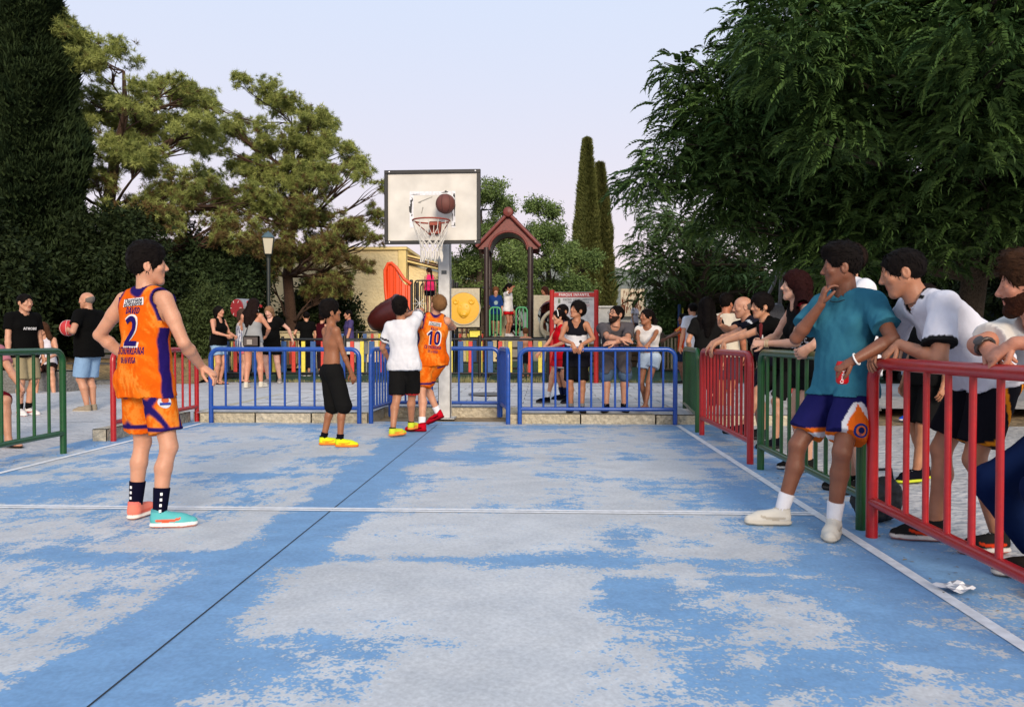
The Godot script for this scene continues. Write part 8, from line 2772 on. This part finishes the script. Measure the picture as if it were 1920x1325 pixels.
	# children in the playground
	person({"label": "girl in pink top on the raised platform, hair down her back", "pos": Vector3(-3.16, 1.83, -21.35), "yaw": 205, "H": 1.24, "sex": "c", "cell": 0.02, "skin": srgb(190, 136, 106), "head": [10.0, 16.0, 0.0], "top": {"kind": "tank", "col": srgb(230, 50, 110), "hem": 0.03}, "bottom": {"col": srgb(20, 20, 24), "len": 0.5}, "hair": {"style": "ponytail", "col": hairbr}, "shoe": {"bare": true, "up": srgb(40, 30, 30)}})
	person({"label": "boy in blue shirt standing at the tower's green rail", "pos": Vector3(-1.22, 1.165, -19.72), "yaw": 10, "H": 1.24, "sex": "c", "cell": 0.02, "skin": lightskin, "head": [0.0, 14.0, 0.0], "top": {"kind": "tee", "sleeve": 1.0, "hem": 0.07, "colf": func(q: Vector3, _p: Vector3, _s: Dictionary, _e: Dictionary, _n: Vector3) -> Color: return Color(0.3, 0.4, 0.4) if Vector2(q.x, q.y - 0.12).length() < 0.05 and q.z > 0 else Color(0.014, 0.04, 0.17)}, "bottom": {"col": srgb(40, 70, 66), "len": 0.8}, "hair": {"style": "bowl", "col": srgb(104, 68, 44)}})
	person({"label": "girl in white shirt and red shorts on the tower, hand at her head", "pos": Vector3(-0.90, 1.165, -19.80), "yaw": 62, "H": 1.34, "sex": "c", "cell": 0.02, "skin": srgb(180, 122, 92), "head": [10.0, 6.0, 0.0], "ar": Vector3(-0.04, 0.94, 0.12), "pr": Vector3(-0.4, 0.2, 1.0), "top": {"kind": "tee", "col": srgb(222, 220, 218), "hem": 0.05}, "bottom": {"col": srgb(190, 22, 30), "len": 0.4, "leg": 0.035}, "hair": {"style": "ponytail", "col": hairb}, "shoe": {"up": srgb(210, 208, 206), "sole": srgb(210, 210, 210)}})
	person({"label": "child in patterned top crouching on the tower floor", "pos": Vector3(-0.62, 1.165, -20.0), "yaw": -50, "H": 1.15, "sex": "c", "cell": 0.02, "skin": tan, "hip": 0.25, "lean": 30.0, "fl": Vector3(0.08, 0, 0.12), "fr": Vector3(-0.08, 0, 0.1), "kl": Vector3(0.3, 1, 0.8), "kr": Vector3(-0.3, 1, 0.8), "top": {"kind": "tee", "sleeve": 0.9, "colf": func(q: Vector3, _p: Vector3, _s: Dictionary, _e: Dictionary, _n: Vector3) -> Color: return Color(0.45, 0.38, 0.34) if sin(q.x * 70.0) * sin(q.y * 60.0) > 0.0 else Color(0.06, 0.04, 0.04)}, "bottom": {"col": srgb(30, 28, 34), "len": 1.6}, "hair": {"style": "bob", "col": hairb}})
	person({"label": "bare backed child in front of the tower steps", "pos": Vector3(-0.42, 0.13, -18.5), "yaw": 190, "H": 1.22, "sex": "c", "cell": 0.02, "skin": srgb(176, 122, 92), "bottom": {"col": srgb(30, 30, 40), "len": 0.8}, "hair": {"style": "short", "col": srgb(96, 66, 44)}})
	person({"label": "girl whose head shows above the tunnel panel beside the sign", "pos": Vector3(0.06, 1.165, -20.3), "yaw": -70, "H": 1.28, "sex": "c", "cell": 0.02, "skin": srgb(186, 128, 98), "top": {"kind": "tee", "col": srgb(190, 120, 110)}, "bottom": {"col": srgb(40, 40, 60), "len": 0.8}, "hair": {"style": "long", "col": srgb(60, 34, 26)}})
	person({"label": "child standing behind the yellow animal panel, only feet showing", "pos": Vector3(-2.05, 1.14, -19.95), "yaw": 180, "H": 1.1, "sex": "c", "cell": 0.022, "skin": lightskin, "top": {"kind": "tee", "col": srgb(120, 140, 160)}, "bottom": {"col": srgb(70, 80, 110), "len": 0.7}, "shoe": {"bare": true, "up": srgb(60, 50, 44)}})
	var deck := get_node_or_null("play_tower")
	if deck != null:
		part("landing", boxm(Vector3(0.7, 0.06, 0.8), 0.01), black_mat(), deck, at(Vector3(0.98, 1.0, -0.75)))
	# further right
	person({"label": "man in white shirt with small red print, back turned, beyond the turf", "pos": Vector3(2.92, 0.13, -15.0), "yaw": 200, "H": 1.66, "cell": 0.022, "skin": lightskin, "lean": 6.0, "top": {"kind": "tee", "col": srgb(206, 212, 226), "hem": 0.07, "text": [{"s": "DOS", "size": 0.07, "x": 0.08, "y": 0.2, "side": -1, "col": srgb(196, 80, 90)}]}, "bottom": {"col": srgb(60, 66, 84), "len": 0.9}, "hair": {"style": "short", "col": hairb}})
	person({"label": "child in red and yellow striped shirt reaching left beyond the turf", "pos": Vector3(3.02, 0.13, -16.6), "yaw": -80, "H": 1.48, "sex": "c", "cell": 0.022, "skin": srgb(130, 84, 60), "al": Vector3(0.06, 0.66, 0.3), "ar": Vector3(-0.06, 0.64, 0.3), "top": {"kind": "tee", "hem": 0.06, "colf": func(q: Vector3, _p: Vector3, _s: Dictionary, _e: Dictionary, _n: Vector3) -> Color: return Color(0.75, 0.5, 0.12) if absf(q.x) > 0.075 and absf(q.x) < 0.1 else Color(0.6, 0.06, 0.012)}, "bottom": {"col": srgb(30, 40, 60), "len": 0.8}, "hair": {"style": "short", "col": hairb}})
	person({"label": "small distant woman in white top in front of the rusty panel", "pos": Vector3(3.2, 0.95, -26.95), "yaw": 60, "H": 1.45, "sex": "f", "cell": 0.028, "skin": lightskin, "al": Vector3(0.3, 0.62, 0.1), "top": {"kind": "tee", "col": srgb(214, 206, 214)}, "bottom": {"col": srgb(60, 60, 80), "len": 0.8}, "hair": {"style": "bob", "col": srgb(90, 40, 34)}})

func setup_people() -> void:
	wrinkle.frequency = 6.5
	wrinkle.fractal_octaves = 3
	wrinkle.noise_type = FastNoiseLite.TYPE_SIMPLEX_SMOOTH

func _ready() -> void:
	# camera: chest high at the near end of the court
	var cam := Camera3D.new()
	cam.fov = 49.42
	cam.near = 0.05
	cam.far = 4000.0
	cam.position = Vector3(0, 1.1, 0)
	cam.rotation = Vector3(-0.0184, 0.0403, 0)
	add_child(cam)
	# dusk: the sun has just gone down behind the camera, the sky ahead is blue over pink
	var env := Environment.new()
	env.background_mode = Environment.BG_SKY
	env.tonemap_mode = Environment.TONE_MAPPER_LINEAR
	env.tonemap_exposure = 0.94
	env.sdfgi_enabled = true
	env.ssao_enabled = true
	env.ssil_enabled = true
	var sky := Sky.new()
	var sm := ProceduralSkyMaterial.new()
	sm.sky_top_color = srgb(200, 218, 244)
	sm.sky_horizon_color = srgb(250, 224, 219)
	sm.sky_curve = 0.16
	sm.sky_energy_multiplier = 1.08
	sm.ground_bottom_color = srgb(110, 105, 100)
	sm.ground_horizon_color = srgb(235, 220, 220)
	sm.sun_angle_max = 1.0
	sky.sky_material = sm
	env.sky = sky
	var we := WorldEnvironment.new()
	we.environment = env
	add_child(we)
	var sun := DirectionalLight3D.new()
	sun.light_color = Color(1.0, 0.93, 0.85)
	sun.light_energy = 1.2
	sun.light_angular_distance = 20.0
	sun.rotation = Vector3(deg_to_rad(-22), deg_to_rad(13), 0)
	sun.shadow_enabled = true
	add_child(sun)
	setup_people()
	var t0 := Time.get_ticks_msec()
	build_setting()
	print("setting ", Time.get_ticks_msec() - t0)
	build_trees()
	print("trees ", Time.get_ticks_msec() - t0)
	build_surroundings()
	print("surroundings ", Time.get_ticks_msec() - t0)
	build_people()
	print("people ", Time.get_ticks_msec() - t0)
